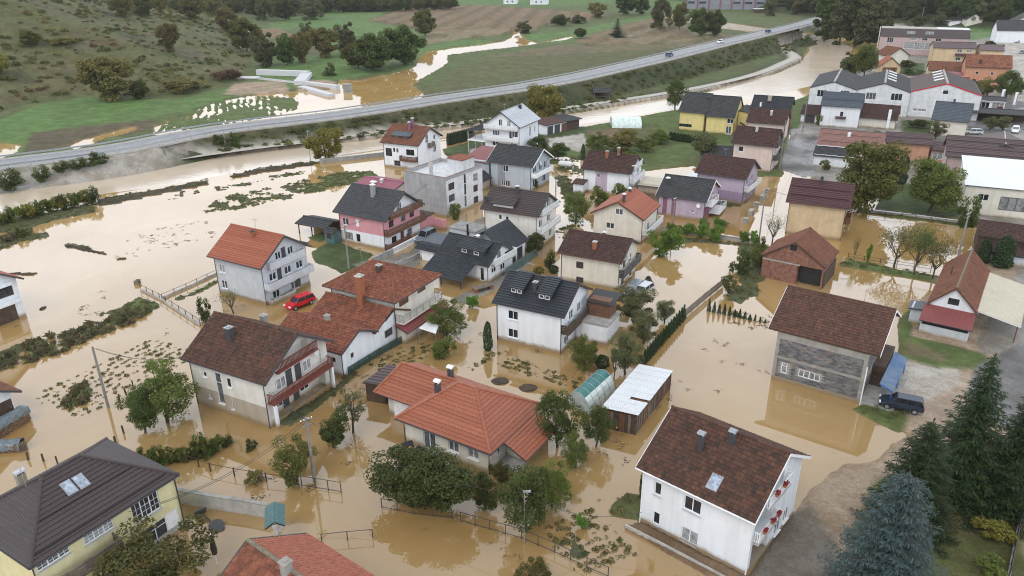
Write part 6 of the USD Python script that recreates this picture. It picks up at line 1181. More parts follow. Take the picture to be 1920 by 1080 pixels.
for px, py, lab, w_ in ((958, 8, "white far house with dark roof, left of two at the top edge", 14), (1012, 9, "white far house with grey roof, right of two at the top edge", 18)):
    c = G(px, py, .4); h = House("far_white_house", lab, "house", c[0], c[1] + 6, -10, w_, 12, 5, 9, .5, .5, .4); h.win("n", -2.5, 2.5, 1.6, 1.6, "d"); h.win("n", 2.5, 2.5, 1.6, 1.6, "d"); h.walls("white_wall"); h.roof("grey_tiles", "course", .8, .8, gutter=None)
c = G(1425, 24, .5); h = House("river_hut", "small dark hut with white roof below the factory", "hut", c[0], c[1], -5, 10, 6, 3, 3.6, .2, .2, .4); h.walls("dark_wood", hip=True, top=3); h.boxpart("roof", (0, 0, 3.2), (11, 7, .3), "white_sheet")
c = GL(1129, 184); h = House("path_hut", "open wooden hut with grey gabled roof beside the river path", "hut", c[0], c[1], -8, 6.0, 4.0, 2.2, 3.3, .3, .3, c[2] - .1); h.roof("grey_tiles", "course", .4, .4, gutter=None)
for sx in (-2.4, 2.4):
    for sy in (-1.5, 1.5): h.boxpart("post", (sx, sy, 1.1), (.2, .2, 2.4), "grey_wood")
h.boxpart("wall", (0, .9, .8), (4.4, .12, 1.6), "grey_wood"); h.boxpart("table", (0, -.4, .7), (2.4, .8, .1), "grey_wood")
# --- houses cut by the left edge
bf = G(50, 592, 0); ya = math.radians(-29); h = House("white_house", "white house with orange roof and dark garage door, cut by the left edge", "house", *(bf[:2] - np.array([math.cos(ya), math.sin(ya)]) * 4.4 - np.array([-math.sin(ya), math.cos(ya)]) * 4.2), -29, 10, 9.6, 5.2, 8.2, .6, .6)
u, z = h.on("r", 8, 549); h.win("r", u, z, 2.2, 1.3, "d", frame="brown_frame", sill=None); u, z = h.on("r", 12, 588); h.door("r", u, 2.6, 2.1, 0.0, "dark_wood", "garage_door"); h.walls("white_wall"); h.roof("orange_tiles", "metal", .33, .38, gutter="dark_frame", barge="dark_frame"); h.balcony("r", -3.9, 4.0, 2.55, .5, "solid", "white_wall", "white_wall", h=.35); h.balcony("r", -3, 3.4, 5.0, .4, "solid", "white_wall", "white_wall", h=.3)
bf = G(34, 778, 0); h = House("small_white_house", "small white house with dark red roof beside a woodpile, left edge", "house", *(bf[:2] - np.array([math.cos(ya), math.sin(ya)]) * 4.0 - np.array([-math.sin(ya), math.cos(ya)]) * 3.6), -29, 9, 8.6, 2.6, 5.0, .7, .7); u, z = h.on("r", 3, 760); h.door("r", u, 2.0, 1.9, .1, "dark_wood"); h.walls("white_wall"); h.roof("dull_red_tiles", "tile", .32, .37, gutter="dark_frame", barge="dark_frame")
# ================================================================== trees and plants
leafmat("leaf_dark", [(0.044, 0.063, 0.018), (0.067, 0.091, 0.023), (0.099, 0.124, 0.030), (0.055, 0.075, 0.023)], .35)
leafmat("leaf_mid", [(0.079, 0.104, 0.026), (0.113, 0.147, 0.034), (0.157, 0.184, 0.041), (0.099, 0.118, 0.030)], .35)
leafmat("leaf_grey", [(0.075, 0.084, 0.034), (0.108, 0.114, 0.047), (0.142, 0.142, 0.059)], .35)
leafmat("leaf_olive", [(0.072, 0.080, 0.023), (0.106, 0.112, 0.028), (0.148, 0.141, 0.036), (0.081, 0.079, 0.025)], .35)
leafmat("leaf_yellow", [(0.129, 0.122, 0.025), (0.188, 0.171, 0.031), (0.235, 0.207, 0.041), (0.094, 0.104, 0.025)], .35)
leafmat("leaf_autumn", [(0.131, 0.108, 0.036), (0.185, 0.139, 0.040), (0.154, 0.147, 0.047), (0.115, 0.118, 0.043)], .35)
leafmat("leaf_red", [(0.091, 0.050, 0.027), (0.123, 0.065, 0.031), (0.080, 0.065, 0.030)], .35)
leafmat("leaf_bright", [(0.089, 0.160, 0.026), (0.126, 0.218, 0.037), (0.163, 0.255, 0.047)], .35)
leafmat("needle_green", [(.015, .028, .009), (.024, .042, .012), (.036, .056, .016)], .1)
leafmat("needle_blue", [(.032, .058, .056), (.055, .088, .086), (.084, .122, .12)], .1)
leafmat("thuja_look", [(.018, .034, .012), (.028, .052, .016), (.036, .06, .02)], .1)
leafmat("weed_look", [(0.099, 0.117, 0.043), (0.133, 0.140, 0.054), (0.179, 0.163, 0.072), (0.086, 0.091, 0.042)], .2)
leafmat("reed_look", [(.12, .10, .055), (.09, .085, .04), (.15, .125, .07)], .2)
leafmat("crop_look", [(0.066, 0.098, 0.036), (0.099, 0.130, 0.042), (0.133, 0.143, 0.048), (0.093, 0.065, 0.036)], .2)
def leaf_cards(c, nrm, size, rng, ar=1.5, jit=.9):
    """one bent diamond per point, facing roughly along nrm"""
    n = len(c); d = nrm + rng.normal(0, jit, (n, 3)); d /= np.linalg.norm(d, axis=1, keepdims=True) + 1e-9
    a = np.cross(d, rng.normal(0, 1, (n, 3))); a /= np.linalg.norm(a, axis=1, keepdims=True) + 1e-9; b = np.cross(d, a)
    s = np.asarray(size) * rng.uniform(.6, 1.35, n); s = s[:, None]
    V = np.stack([c - a * s * ar / 2, c + b * s * .5 + d * s * .12, c + a * s * ar / 2, c - b * s * .5 + d * s * .12], 1).reshape(-1, 3)
    q = np.arange(n)[:, None] * 4; F = np.vstack([q + [0, 1, 2], q + [0, 2, 3]]); return V, F
def limb(mb, p0, p1, r0, r1, rng, sides=5, wob=.06):
    p0, p1 = np.asarray(p0, float), np.asarray(p1, float); L = np.linalg.norm(p1 - p0); t = np.linspace(0, 1, 4)[:, None]
    P = p0 + (p1 - p0) * t + rng.normal(0, wob * L, (4, 3)) * np.sin(t * math.pi) ; mb.tube(P, np.linspace(r0, r1, 4), sides)
def broad(name, mat, H=7.0, R=3.2, base=.28, n=5200, leaf=.22, clumps=26, seed=1, dens=1.0, trunk=.16, up=.0, flat=1.0, hollow=.55):
    """a broad-leaved tree: trunk, limbs to every clump, leaves over the clumps"""
    rng = np.random.default_rng(seed); K = kindclass(name); mb = MB(); zc = H * base + (H - H * base) * .5; hz_ = (H - H * base) / 2
    cs = []
    while len(cs) < clumps:
        d = rng.normal(0, 1, 3); d /= np.linalg.norm(d); rr = rng.uniform(hollow, .95) ** .7
        lob = 1.0 + .38 * math.sin(2.1 * math.atan2(d[1], d[0]) + seed) * math.cos(1.7 * d[2] + seed) + rng.uniform(-.18, .2)
        prof = math.sqrt(max(.05, 1 - (d[2] * rr) ** 2)); rr *= lob; c = np.array([d[0] * R * rr * .84, d[1] * R * rr * .84, zc + np.clip(d[2] * hz_ * rr * .86 * flat, -hz_, hz_) + up * prof])
        if all(np.linalg.norm((c - q) / [1, 1, .8]) > R * .27 for q, _ in cs) or rng.random() < .25: cs.append((c, R * rng.uniform(.17, .40)))
    top = np.array([rng.normal(0, .1 * R), rng.normal(0, .1 * R), zc]); limb(mb, (0, 0, -.4), top, trunk, trunk * .5, rng, 7, .03)
    for c, r in cs[::2] if clumps > 12 else cs:
        q = top * rng.uniform(.5, 1.0); limb(mb, q, c, trunk * .4, .02, rng, 4)
    mb.build("trunk", "bark", K)
    C, N, S = [], [], []
    for c, r in cs:
        m = int(n * dens / clumps); d = rng.normal(0, 1, (m, 3)); d /= np.linalg.norm(d, axis=1, keepdims=True); rad = r * (rng.uniform(.35, 1.12, (m, 1)) ** .6)
        C.append(c + d * rad * [1, 1, .78]); N.append(d + [0, 0, .5])
    C, N = np.vstack(C), np.vstack(N); k = C[:, 2] > H * base * .55; obj("crown", leaf_cards(C[k], N[k], leaf, rng), mat, K); return K.GetPath()
def conifer(name, mat, H=14.0, R=4.0, seed=1, whorls=26, arms=9, tuft=.34, droop=.25, z0=.05, step=.3, expo=.8):
    rng = np.random.default_rng(seed); K = kindclass(name); mb = MB(); mb.tube([(0, 0, -.5), (0.05, 0, H * .5), (0, 0, H)], [H * .016, H * .01, .02], 7); mb.build("trunk", "bark", K)
    C, A, S, br = [], [], [], MB()
    for w in range(whorls):
        f = (w + rng.uniform(-.3, .3)) / whorls; z = H * (z0 + (1 - z0) * f * .985); Lb = R * (1 - f) ** expo * rng.uniform(.85, 1.1) + .15; n = max(4, int(arms * (.6 + .6 * (1 - f)))); a0 = rng.uniform(0, 6.28)
        for k in range(n):
            an = a0 + k * 6.283 / n + rng.normal(0, .15); L = Lb * rng.uniform(.72, 1.12); m = max(2, int(L / step)); t = (np.arange(m) + .6) / m
            dirr = np.array([math.cos(an), math.sin(an), 0]); P = dirr * (t * L)[:, None]; P[:, 2] = z - droop * L * t ** 1.2 + .20 * L * t ** 3
            br.tube([(0, 0, z), P[-1]], [.035, .01], 3, caps=False)
            for j in range(m):
                w_ = (1 - t[j] * .75) * L * .30 + .1
                for sd in (-1, 1, 0):
                    side = np.array([-dirr[1], dirr[0], 0]) * sd; q = rng.integers(1, 3)
                    for _ in range(q if sd else 1):
                        a = dirr * .8 + side * 1.0 + rng.normal(0, .28, 3); a[2] -= .18; a /= np.linalg.norm(a); ln = tuft * rng.uniform(.8, 1.4)
                        C.append(P[j] + side * w_ * rng.uniform(.1, 1.0) + rng.normal(0, .05, 3)); A.append(a); S.append(ln)
    # the leader
    for _ in range(14): C.append(np.array([0, 0, H - rng.uniform(0, .8)]) + rng.normal(0, .05, 3)); a = rng.normal(0, .5, 3) + [0, 0, .8]; A.append(a / np.linalg.norm(a)); S.append(tuft * .8)
    C, A, S = np.array(C), np.array(A), np.array(S)[:, None]; b = np.cross(A, [0, 0, 1.]); b /= np.linalg.norm(b, axis=1, keepdims=True) + 1e-9; u = np.cross(b, A)
    V = np.stack([C - A * S * .5, C + b * S * .15 - u * S * .04, C + A * S * .7 - u * S * .12, C - b * S * .15 - u * S * .04], 1).reshape(-1, 3); q = np.arange(len(C))[:, None] * 4
    obj("needles", (V, np.vstack([q + [0, 1, 2], q + [0, 2, 3]])), mat, K); br.build("branch", "bark", K, kind="stuff"); return K.GetPath()
def thuja(name, mat, H=4.0, R=.55, n=1500, leaf=.13, seed=1, shape="column"):
    rng = np.random.default_rng(seed); K = kindclass(name); mb = MB(); mb.tube([(0, 0, -.4), (0, 0, H * .6)], [.07, .03], 5); mb.build("trunk", "bark", K)
    f = rng.uniform(0, 1, n); an = rng.uniform(0, 6.28, n)
    prof = {"column": np.minimum(1, (f * 6 + .45)) * np.sqrt(np.clip(1 - f ** 3, 0, 1)), "cone": (1 - f) ** .85 + .03, "ball": np.sqrt(np.clip(1 - (2 * f - 1) ** 2, 0, 1)), "dome": np.sqrt(np.clip(1 - f ** 2, 0, 1))}[shape]
    rr = R * prof * rng.uniform(.7, 1.06, n) * (1 + .12 * np.sin(3 * an + f * 9)); C = np.column_stack([np.cos(an) * rr, np.sin(an) * rr, f * H]); N = np.column_stack([np.cos(an), np.sin(an), np.full(n, .4)])
    obj("foliage", leaf_cards(C, N, leaf, rng, 1.8, .5), mat, K); return K.GetPath()
def bare(name, mat, H=6.0, R=2.2, n=700, leaf=.2, seed=1):
    """an orchard tree that has lost most of its leaves: the branches show"""
    rng = np.random.default_rng(seed); K = kindclass(name); mb = MB(); tips = []
    limb(mb, (0, 0, -.4), (0, 0, H * .3), .15, .11, rng, 6, .03)
    for i in range(7):
        an = i * 6.283 / 7 + rng.normal(0, .3); e = np.array([math.cos(an) * R * rng.uniform(.35, .7), math.sin(an) * R * rng.uniform(.35, .7), H * rng.uniform(.55, .8)]); limb(mb, (0, 0, H * rng.uniform(.22, .34)), e, .08, .035, rng, 5)
        for j in range(5):
            t = e + rng.normal(0, 1, 3) * (R * .32, R * .32, H * .10) + [0, 0, H * .12]; limb(mb, e * rng.uniform(.7, 1), t, .032, .012, rng, 3); tips.append(t)
            for k in range(4): t2 = t + rng.normal(0, 1, 3) * (R * .2, R * .2, H * .07) + [0, 0, H * .03]; limb(mb, t, t2, .012, .006, rng, 3); tips.append(t2)
    mb.build("trunk", "bark", K); T = np.array(tips); C = T[rng.integers(0, len(T), n)] + rng.normal(0, .18 * R, (n, 3)) * [1, 1, .8]; obj("crown", leaf_cards(C, np.tile([0, 0, 1.], (n, 1)), leaf, rng, 1.5, 1.0), mat, K); return K.GetPath()
TK = {
 "oak": (broad("broad_tree_dark", "leaf_dark", 7, 3.4, .08, 24000, .145, 48, 3), 7, 3.4), "round": (broad("round_tree", "leaf_dark", 4, 1.9, .08, 9500, .105, 28, 5, hollow=.4), 4, 1.9),
 "fruit": (broad("fruit_tree", "leaf_grey", 5, 2.1, .14, 8000, .11, 28, 7), 5, 2.1), "fruit2": (broad("fruit_tree_wide", "leaf_mid", 5, 2.4, .12, 9500, .112, 32, 8), 5, 2.4), "fruit3": (broad("plum_tree", "leaf_dark", 5, 2.2, .1, 9500, .112, 28, 28), 5, 2.2),
 "thin": (broad("thin_tree", "leaf_grey", 5, 1.9, .2, 1700, .12, 22, 9), 5, 1.9), "yellow": (broad("yellowing_tree", "leaf_olive", 5, 2.3, .1, 8000, .112, 30, 10), 5, 2.3),
 "big": (broad("large_tree", "leaf_olive", 11, 5, .06, 17000, .26, 60, 11, trunk=.3), 11, 5), "biggreen": (broad("large_green_tree", "leaf_mid", 9, 4.6, .06, 15000, .25, 50, 12, trunk=.25), 9, 4.6),
 "far": (broad("field_tree", "leaf_dark", 10, 4.5, .03, 7000, .38, 38, 13, trunk=.22), 10, 4.5), "far2": (broad("field_tree_grey", "leaf_grey", 10, 4.8, .03, 7000, .38, 36, 14, trunk=.22), 10, 4.8), "far3": (broad("field_tree_autumn", "leaf_autumn", 9, 4.2, .04, 6500, .34, 32, 15, trunk=.2), 9, 4.2), "far4": (broad("field_tree_olive", "leaf_olive", 10, 4.4, .03, 6800, .38, 34, 16, trunk=.22), 10, 4.4),
 "poplar": (broad("tall_tree", "leaf_dark", 20, 5.2, .02, 9000, .6, 56, 17, trunk=.3), 20, 5.2), "poplar2": (broad("tall_tree_grey", "leaf_grey", 20, 5, .02, 9000, .6, 50, 18, trunk=.3), 20, 5), "willow": (broad("willow", "leaf_yellow", 9, 4.2, .05, 9000, .26, 36, 19), 9, 4.2),
 "bush": (broad("bush", "leaf_mid", 2, 1.4, .0, 2200, .13, 18, 20, trunk=.05), 2, 1.4), "bushd": (broad("dark_bush", "leaf_dark", 2, 1.5, .0, 2200, .13, 18, 21, trunk=.05), 2, 1.5), "bushr": (broad("red_bush", "leaf_red", 2, 1.6, .0, 1600, .16, 16, 22, trunk=.05), 2, 1.6), "busha": (broad("autumn_bush", "leaf_autumn", 2.4, 1.7, .0, 2200, .15, 18, 23, trunk=.05), 2.4, 1.7),
 "bright": (broad("bright_shrub", "leaf_bright", 3, 1.7, .06, 4200, .13, 22, 24, trunk=.06), 3, 1.7), "bushy": (broad("yellow_bush", "leaf_yellow", 3, 2, .0, 2600, .18, 18, 25, trunk=.06), 3, 2),
 "spruce": (conifer("spruce", "needle_green", 15, 3.9, 1, 36, 10, .38, .30, .05, .2, .7), 15, 3.7), "spruce2": (conifer("spruce_narrow", "needle_green", 13, 3.6, 2, 32, 10, .38, .28, .03, .2, .68), 13, 3.6), "blue": (conifer("blue_spruce", "needle_blue", 12, 4.3, 3, 36, 14, .27, .10, .03, .17, .52), 12, 4.3), "fir": (conifer("field_fir", "needle_green", 12, 3.4, 4, 18, 10, .7, .2, .02, .5), 12, 3.4),
 "thuja": (thuja("column_cypress", "thuja_look", 4, .55, 2600, .1), 4, .55), "cone": (thuja("small_thuja", "thuja_look", 1.6, .33, 420, .1, 2, "cone"), 1.6, .33), "ball": (thuja("clipped_ball", "thuja_look", 1.2, .7, 1500, .08, 3, "ball"), 1.2, .7), "egg": (thuja("clipped_egg", "thuja_look", 2.6, 1.0, 2000, .1, 4, "dome"), 2.6, 1.0),
 "bare": (bare("bare_orchard_tree", "leaf_grey", 6, 2.3, 1500, .13, 1), 6, 2.3), "bare2": (bare("bare_tree", "leaf_mid", 5, 2.0, 600, .11, 2), 5, 2.0), "bare3": (bare("half_bare_orchard_tree", "leaf_dark", 6, 2.2, 2600, .13, 3), 6, 2.2),
}
_trng = np.random.default_rng(77)
def tree(kind, px, py, top, wpx, label, name="tree", cat="tree", group=None, z=None, sink=0.0):
    """a tree rooted where the photograph shows (px, py), reaching row top, wpx wide"""
    p = GL(px, py) if z is None else G(px, py, z); path, H, R = TK[kind]; hh = max(.5, rise(p, top)); w = wpx / (FOC / depth(p + [0, 0, hh * .5])) / 2
    return thing(name, label, cat, (p[0], p[1], p[2] - sink), _trng.uniform(0, 6.28), group, (w / R, w / R, hh / H), path)
# --- trees standing in the flood and in the gardens: kind, foot x, foot y, top y, width, label
for a in [
 ("oak", 795, 948, 852, 172, "broad dark walnut tree standing in the flood in front of the bungalow"),
 ("fruit3", 985, 990, 880, 110, "dark tree by the street fence, biggest of three right of the walnut tree"),
 ("fruit3", 912, 955, 892, 62, "smaller dark tree left of three beside the street fence"),
 ("fruit2", 1035, 950, 868, 75, "grey-green tree right of three behind the street fence"),
 ("yellow", 937, 905, 866, 40, "slender yellow-green shrub at the corner of the bungalow"),
 ("fruit3", 1046, 838, 733, 76, "tall leafy tree beside the porch of the bungalow"),
 ("fruit3", 1117, 838, 762, 58, "rounded tree in front of the metal-roofed woodshed"),
 ("fruit2", 1080, 878, 815, 54, "low rounded tree below the bungalow's right corner"),
 ("round", 628, 840, 776, 62, "round dark bush-like tree left of the bungalow"),
 ("thin", 662, 812, 728, 62, "thin sparse tree behind the round bush left of the bungalow"),
 ("fruit3", 272, 812, 728, 72, "dark tree leaning left, left one of a pair beside the mossy-roofed house"),
 ("fruit2", 314, 792, 684, 112, "large spreading tree at the corner of the mossy-roofed house"),
 ("yellow", 556, 902, 820, 86, "yellowing fruit tree beside the concrete pole"),
 ("fruit2", 838, 628, 565, 78, "tree in front of the house with the brick chimney"),
 ("bush", 835, 672, 634, 50, "bushy green shrub under the white awning", "shrub", "shrub"),
 ("bright", 886, 576, 550, 28, "small bright round shrub on the lane beside the slate-roofed house", "shrub", "shrub"),
 ("thuja", 915, 657, 603, 17, "single tall column cypress in the flooded garden", "column_cypress", "cypress"),
 ("fruit2", 1098, 692, 634, 62, "small fruit tree in front of the black-roofed white house"),
 ("fruit", 1173, 702, 622, 70, "fruit tree left of the thuja fence, nearest to the woodshed"),
 ("bare2", 1152, 712, 650, 36, "small reddish bare tree beside a round shrub near the woodshed"),
 ("ball", 1129, 690, 667, 26, "round clipped shrub beside the bare tree near the woodshed", "clipped_shrub", "shrub"),
 ("fruit", 1205, 645, 580, 60, "fruit tree in the middle of the row along the thuja fence"),
 ("fruit", 1186, 602, 538, 90, "wide grey-green tree behind the terrace of the black-roofed house"),
 ("fruit", 1246, 605, 560, 40, "small fruit tree at the far end of the thuja fence"),
 ("bright", 1243, 478, 424, 68, "bright green spreading shrub beside the cream orange-roofed house"),
 ("fruit2", 1078, 420, 364, 56, "tree between the brown-roofed cream house and the orange-roofed one"),
 ("fruit3", 1003, 478, 440, 46, "dark tree behind the wing of the slate-roofed house"),
 ("bushd", 1030, 503, 473, 24, "little tree on its own thin trunk beside the cream house"),
 ("ball", 1038, 512, 498, 18, "small round shrub left of the cream house", "clipped_shrub", "shrub"),
 ("bushy", 1010, 515, 500, 22, "small yellowish shrub left of the cream house", "shrub", "shrub"),
 ("egg", 1215, 534, 518, 16, "small egg-shaped shrub alone in the flood right of the cream house", "clipped_shrub", "shrub"),
 ("bare", 1677, 502, 428, 66, "half bare orchard tree, left of three on the flooded bank", "orchard_tree"),
 ("bare3", 1714, 515, 438, 52, "dark orchard tree with a leaning crown, middle of three on the bank", "orchard_tree"),
 ("bare", 1749, 522, 454, 58, "thin orchard tree, right of three beside the farmhouse", "orchard_tree"),
 ("bare2", 1600, 492, 445, 14, "thin young tree behind the brick barn, left of two saplings", "sapling"), ("bright", 1626, 492, 455, 9, "thin green sapling behind the brick barn, right of two", "sapling"),
 ("bare2", 1447, 460, 405, 42, "bare branching tree beside the flooded street and tan house"),
 ("bushd", 1388, 512, 474, 44, "dark bush on the overgrown bank, upper of two", "bush", "bush"), ("yellow", 1366, 552, 512, 34, "brownish bush on the overgrown bank, lower of two", "bush", "bush"), ("yellow", 1425, 500, 458, 44, "olive bush at the top of the overgrown bank", "bush", "bush"), ("bushd", 1424, 470, 446, 24, "small dark bush at the upper end of the overgrown bank", "bush", "bush"),
 ("big", 1623, 398, 260, 122, "very large olive maple between the tan house and pink-roofed house"),
 ("biggreen", 1740, 398, 303, 97, "large rounded green tree on the lawn beside the rose building"),
 ("egg", 1695, 316, 290, 18, "small dark egg-shaped conifer on the salmon house lawn", "clipped_shrub", "shrub"), ("ball", 1689, 345, 322, 20, "dark round bush between the two large lawn trees", "clipped_shrub", "shrub"),
 ("fruit", 1320, 300, 246, 56, "low rounded tree beside the orange mud pool near the yellow house"),
 ("fruit3", 1266, 205, 148, 46, "dense green tree left of the yellow double house"), ("biggreen", 1620, 145, 82, 46, "green tree behind the warehouses, right of two"), ("far2", 1590, 142, 100, 40, "grey-green tree behind the warehouses, left of two"),
 ("fruit3", 1885, 185, 132, 52, "dark tree beside the car park below the orange house"), ("yellow", 1850, 182, 145, 46, "olive tree under the orange house wall"),
 ("willow", 1022, 225, 156, 74, "yellowing willow tree on the river bank behind the big white house"),
 ("bare3", 1385, 0, -30, 10, None), ("willow", 612, 300, 238, 66, "half bare autumn tree beside the river hedge on the left"),
 ("fruit", 1755, 262, 225, 36, "garden tree left of the grey shingle-roofed house"), ("fruit", 1855, 244, 218, 28, "small tree in front of the long shelter, left of two"), ("fruit", 1878, 246, 216, 26, "small tree in front of the long shelter, right of two"),
 ("bushd", 1812, 425, 372, 44, "overgrown tree beside the leaning concrete pole on the right"), ("thuja", 1877, 500, 442, 34, "big column conifer in front of the old shed", "column_cypress", "cypress"), ("thuja", 1842, 492, 448, 22, "smaller column conifer behind the farmhouse roof", "column_cypress", "cypress"),
 ("bare2", 436, 588, 545, 44, "bare bush in the flood in front of the grey house"), ("bushd", 386, 600, 562, 28, "little dark tree left of the mossy-roofed house near the fence"),
 ("bushd", 378, 848, 815, 30, "small bush in the flooded garden behind the yellow house", "bush", "bush"), ("bushd", 472, 842, 826, 26, "small bush left of the concrete pole in the flooded garden", "bush", "bush"), ("busha", 480, 905, 882, 36, "dark bush among the street fence posts", "bush", "bush"),
 ("yellow", 300, 1105, 1005, 200, "big olive tree cut by the bottom edge in front of the yellow house"), ("yellow", 258, 1040, 985, 60, "flowering shrub climbing beside the yellow house's glazed door"), ("yellow", 1000, 1105, 1048, 62, "small autumn tree cut by the bottom edge, middle"),
 ("blue", 1640, 1150, 884, 222, "large blue spruce at the bottom right corner", "blue_spruce", "spruce"), ("spruce2", 1700, 985, 785, 170, "dark green spruce behind the blue spruce", "spruce", "spruce"), ("spruce", 1790, 932, 662, 160, "tallest dark spruce on the lawn edge, middle of the group", "spruce", "spruce"), ("spruce", 1880, 950, 715, 148, "dark spruce nearest the right edge, with bare lower trunk", "spruce", "spruce"),
 ("bright", 1093, 990, 965, 26, "bright green round shrub in the front kitchen garden", "shrub", "shrub"), ("bushy", 1860, 1010, 975, 70, "yellow-green shrub on the lawn below the spruces", "shrub", "shrub"), ("bush", 1850, 1075, 1045, 60, "green shrub at the lawn's lower edge, bottom right", "shrub", "shrub"), ("bushd", 1203, 935, 888, 16, "dark climber at the corner of the nearest white house", "shrub", "shrub"),
 ("bright", 30, 385, 360, 30, None), ("bushd", 40, 445, 428, 22, "small dark bush standing alone in the left flood", "bush", "bush"),
]:
    if a[5]: tree(*a)
# --- garden shrubs and hedge trees along the wall
for i, (x, y, t, w) in enumerate([(1262, 440, 415, 26), (1288, 440, 415, 30), (1312, 445, 418, 28), (1338, 452, 422, 34), (1395, 455, 430, 22), (1415, 458, 432, 20)]): tree("bright", x, y, t, w, ["first", "second", "third", "fourth", "fifth", "sixth"][i] + " low bright tree from the left along the lilac house's garden wall", "garden_tree", "tree", "row of low trees along the garden wall")
for x, y, t, w, l in [(1352, 425, 408, 30, "round shrub right of the lilac house gate"), (1320, 425, 410, 22, "round shrub left of the lilac house gate")]: tree("bright", x, y, t, w, l, "shrub", "shrub")
for x, y, t, w, l in [(1120, 390, 350, 40, "dark shrubbery under the brown-roofed white house, left clump"), (1160, 372, 345, 36, "dark shrubbery under the brown-roofed white house, right clump"), (1010, 290, 255, 46, "dark tree in front of the big white house's garages, left of two"), (1045, 300, 268, 40, "dark tree in front of the big white house's garages, right of two"), (1120, 285, 250, 46, "greyish orchard tree on the grass left of the polytunnel"), (1165, 285, 243, 60, "autumn-coloured orchard tree on the grass in front of the polytunnel"), (1210, 285, 258, 44, "leafy tree at the right end of the orchard behind the gardens"), (1240, 270, 245, 36, "bushy tree at the edge of the orange mud pool")]: tree("bush" if "shrub" in l else ("fruit3" if "dark" in l else ("far3" if "autumn" in l else "fruit2")), x, y, t, w, l, "shrub" if "shrub" in l else "tree", "shrub" if "shrub" in l else "tree")
tree("egg", 1093, 298, 270, 10, "slim dark conifer in the gardens behind the grey gabled house", "column_cypress", "cypress"); tree("bushd", 1000, 355, 338, 22, "ivy bush beside the grey gabled house", "bush", "bush"); tree("bush", 855, 410, 382, 30, "shrub at the foot of the unfinished block", "shrub", "shrub")
# --- row of little thujas by the flooded lane
for i in range(12):
    x = 1329 + i * 9.6; tree("cone", x, 583 + i * 2.0, 560 + i * 3.2 + (i % 3) * 2, 8 if i < 9 else 5, ["first", "second", "third", "fourth", "fifth", "sixth", "seventh", "eighth", "ninth", "tenth", "eleventh", "twelfth"][i] + " small pointed thuja from the left in the row across the flood", "small_thuja", "thuja", "row of small thujas in the flood", z=0)
for i in range(16): tree("cone", 1208 + i * 4.9, 682 - i * 5.6, 655 - i * 5.6, 10, "dark thuja in the hedge row beside the wooden fence behind the woodshed", "hedge_thuja", "thuja", "thuja hedge along the diagonal fence", z=0)
for i in range(14): tree("thuja", 840 + i * 3.6, 273 - i * .9, 250 - i * .9, 6, "tall thuja in the dark hedge beside the big white house", "hedge_thuja", "thuja", "dark thuja hedge by the river")
for i in range(9): tree("thuja", 1257 + i * 6.5, 262 + i * .9, 247 + i, 9, "thuja in the clipped hedge in front of the yellow double house", "hedge_thuja", "thuja", "hedge in front of the yellow house")
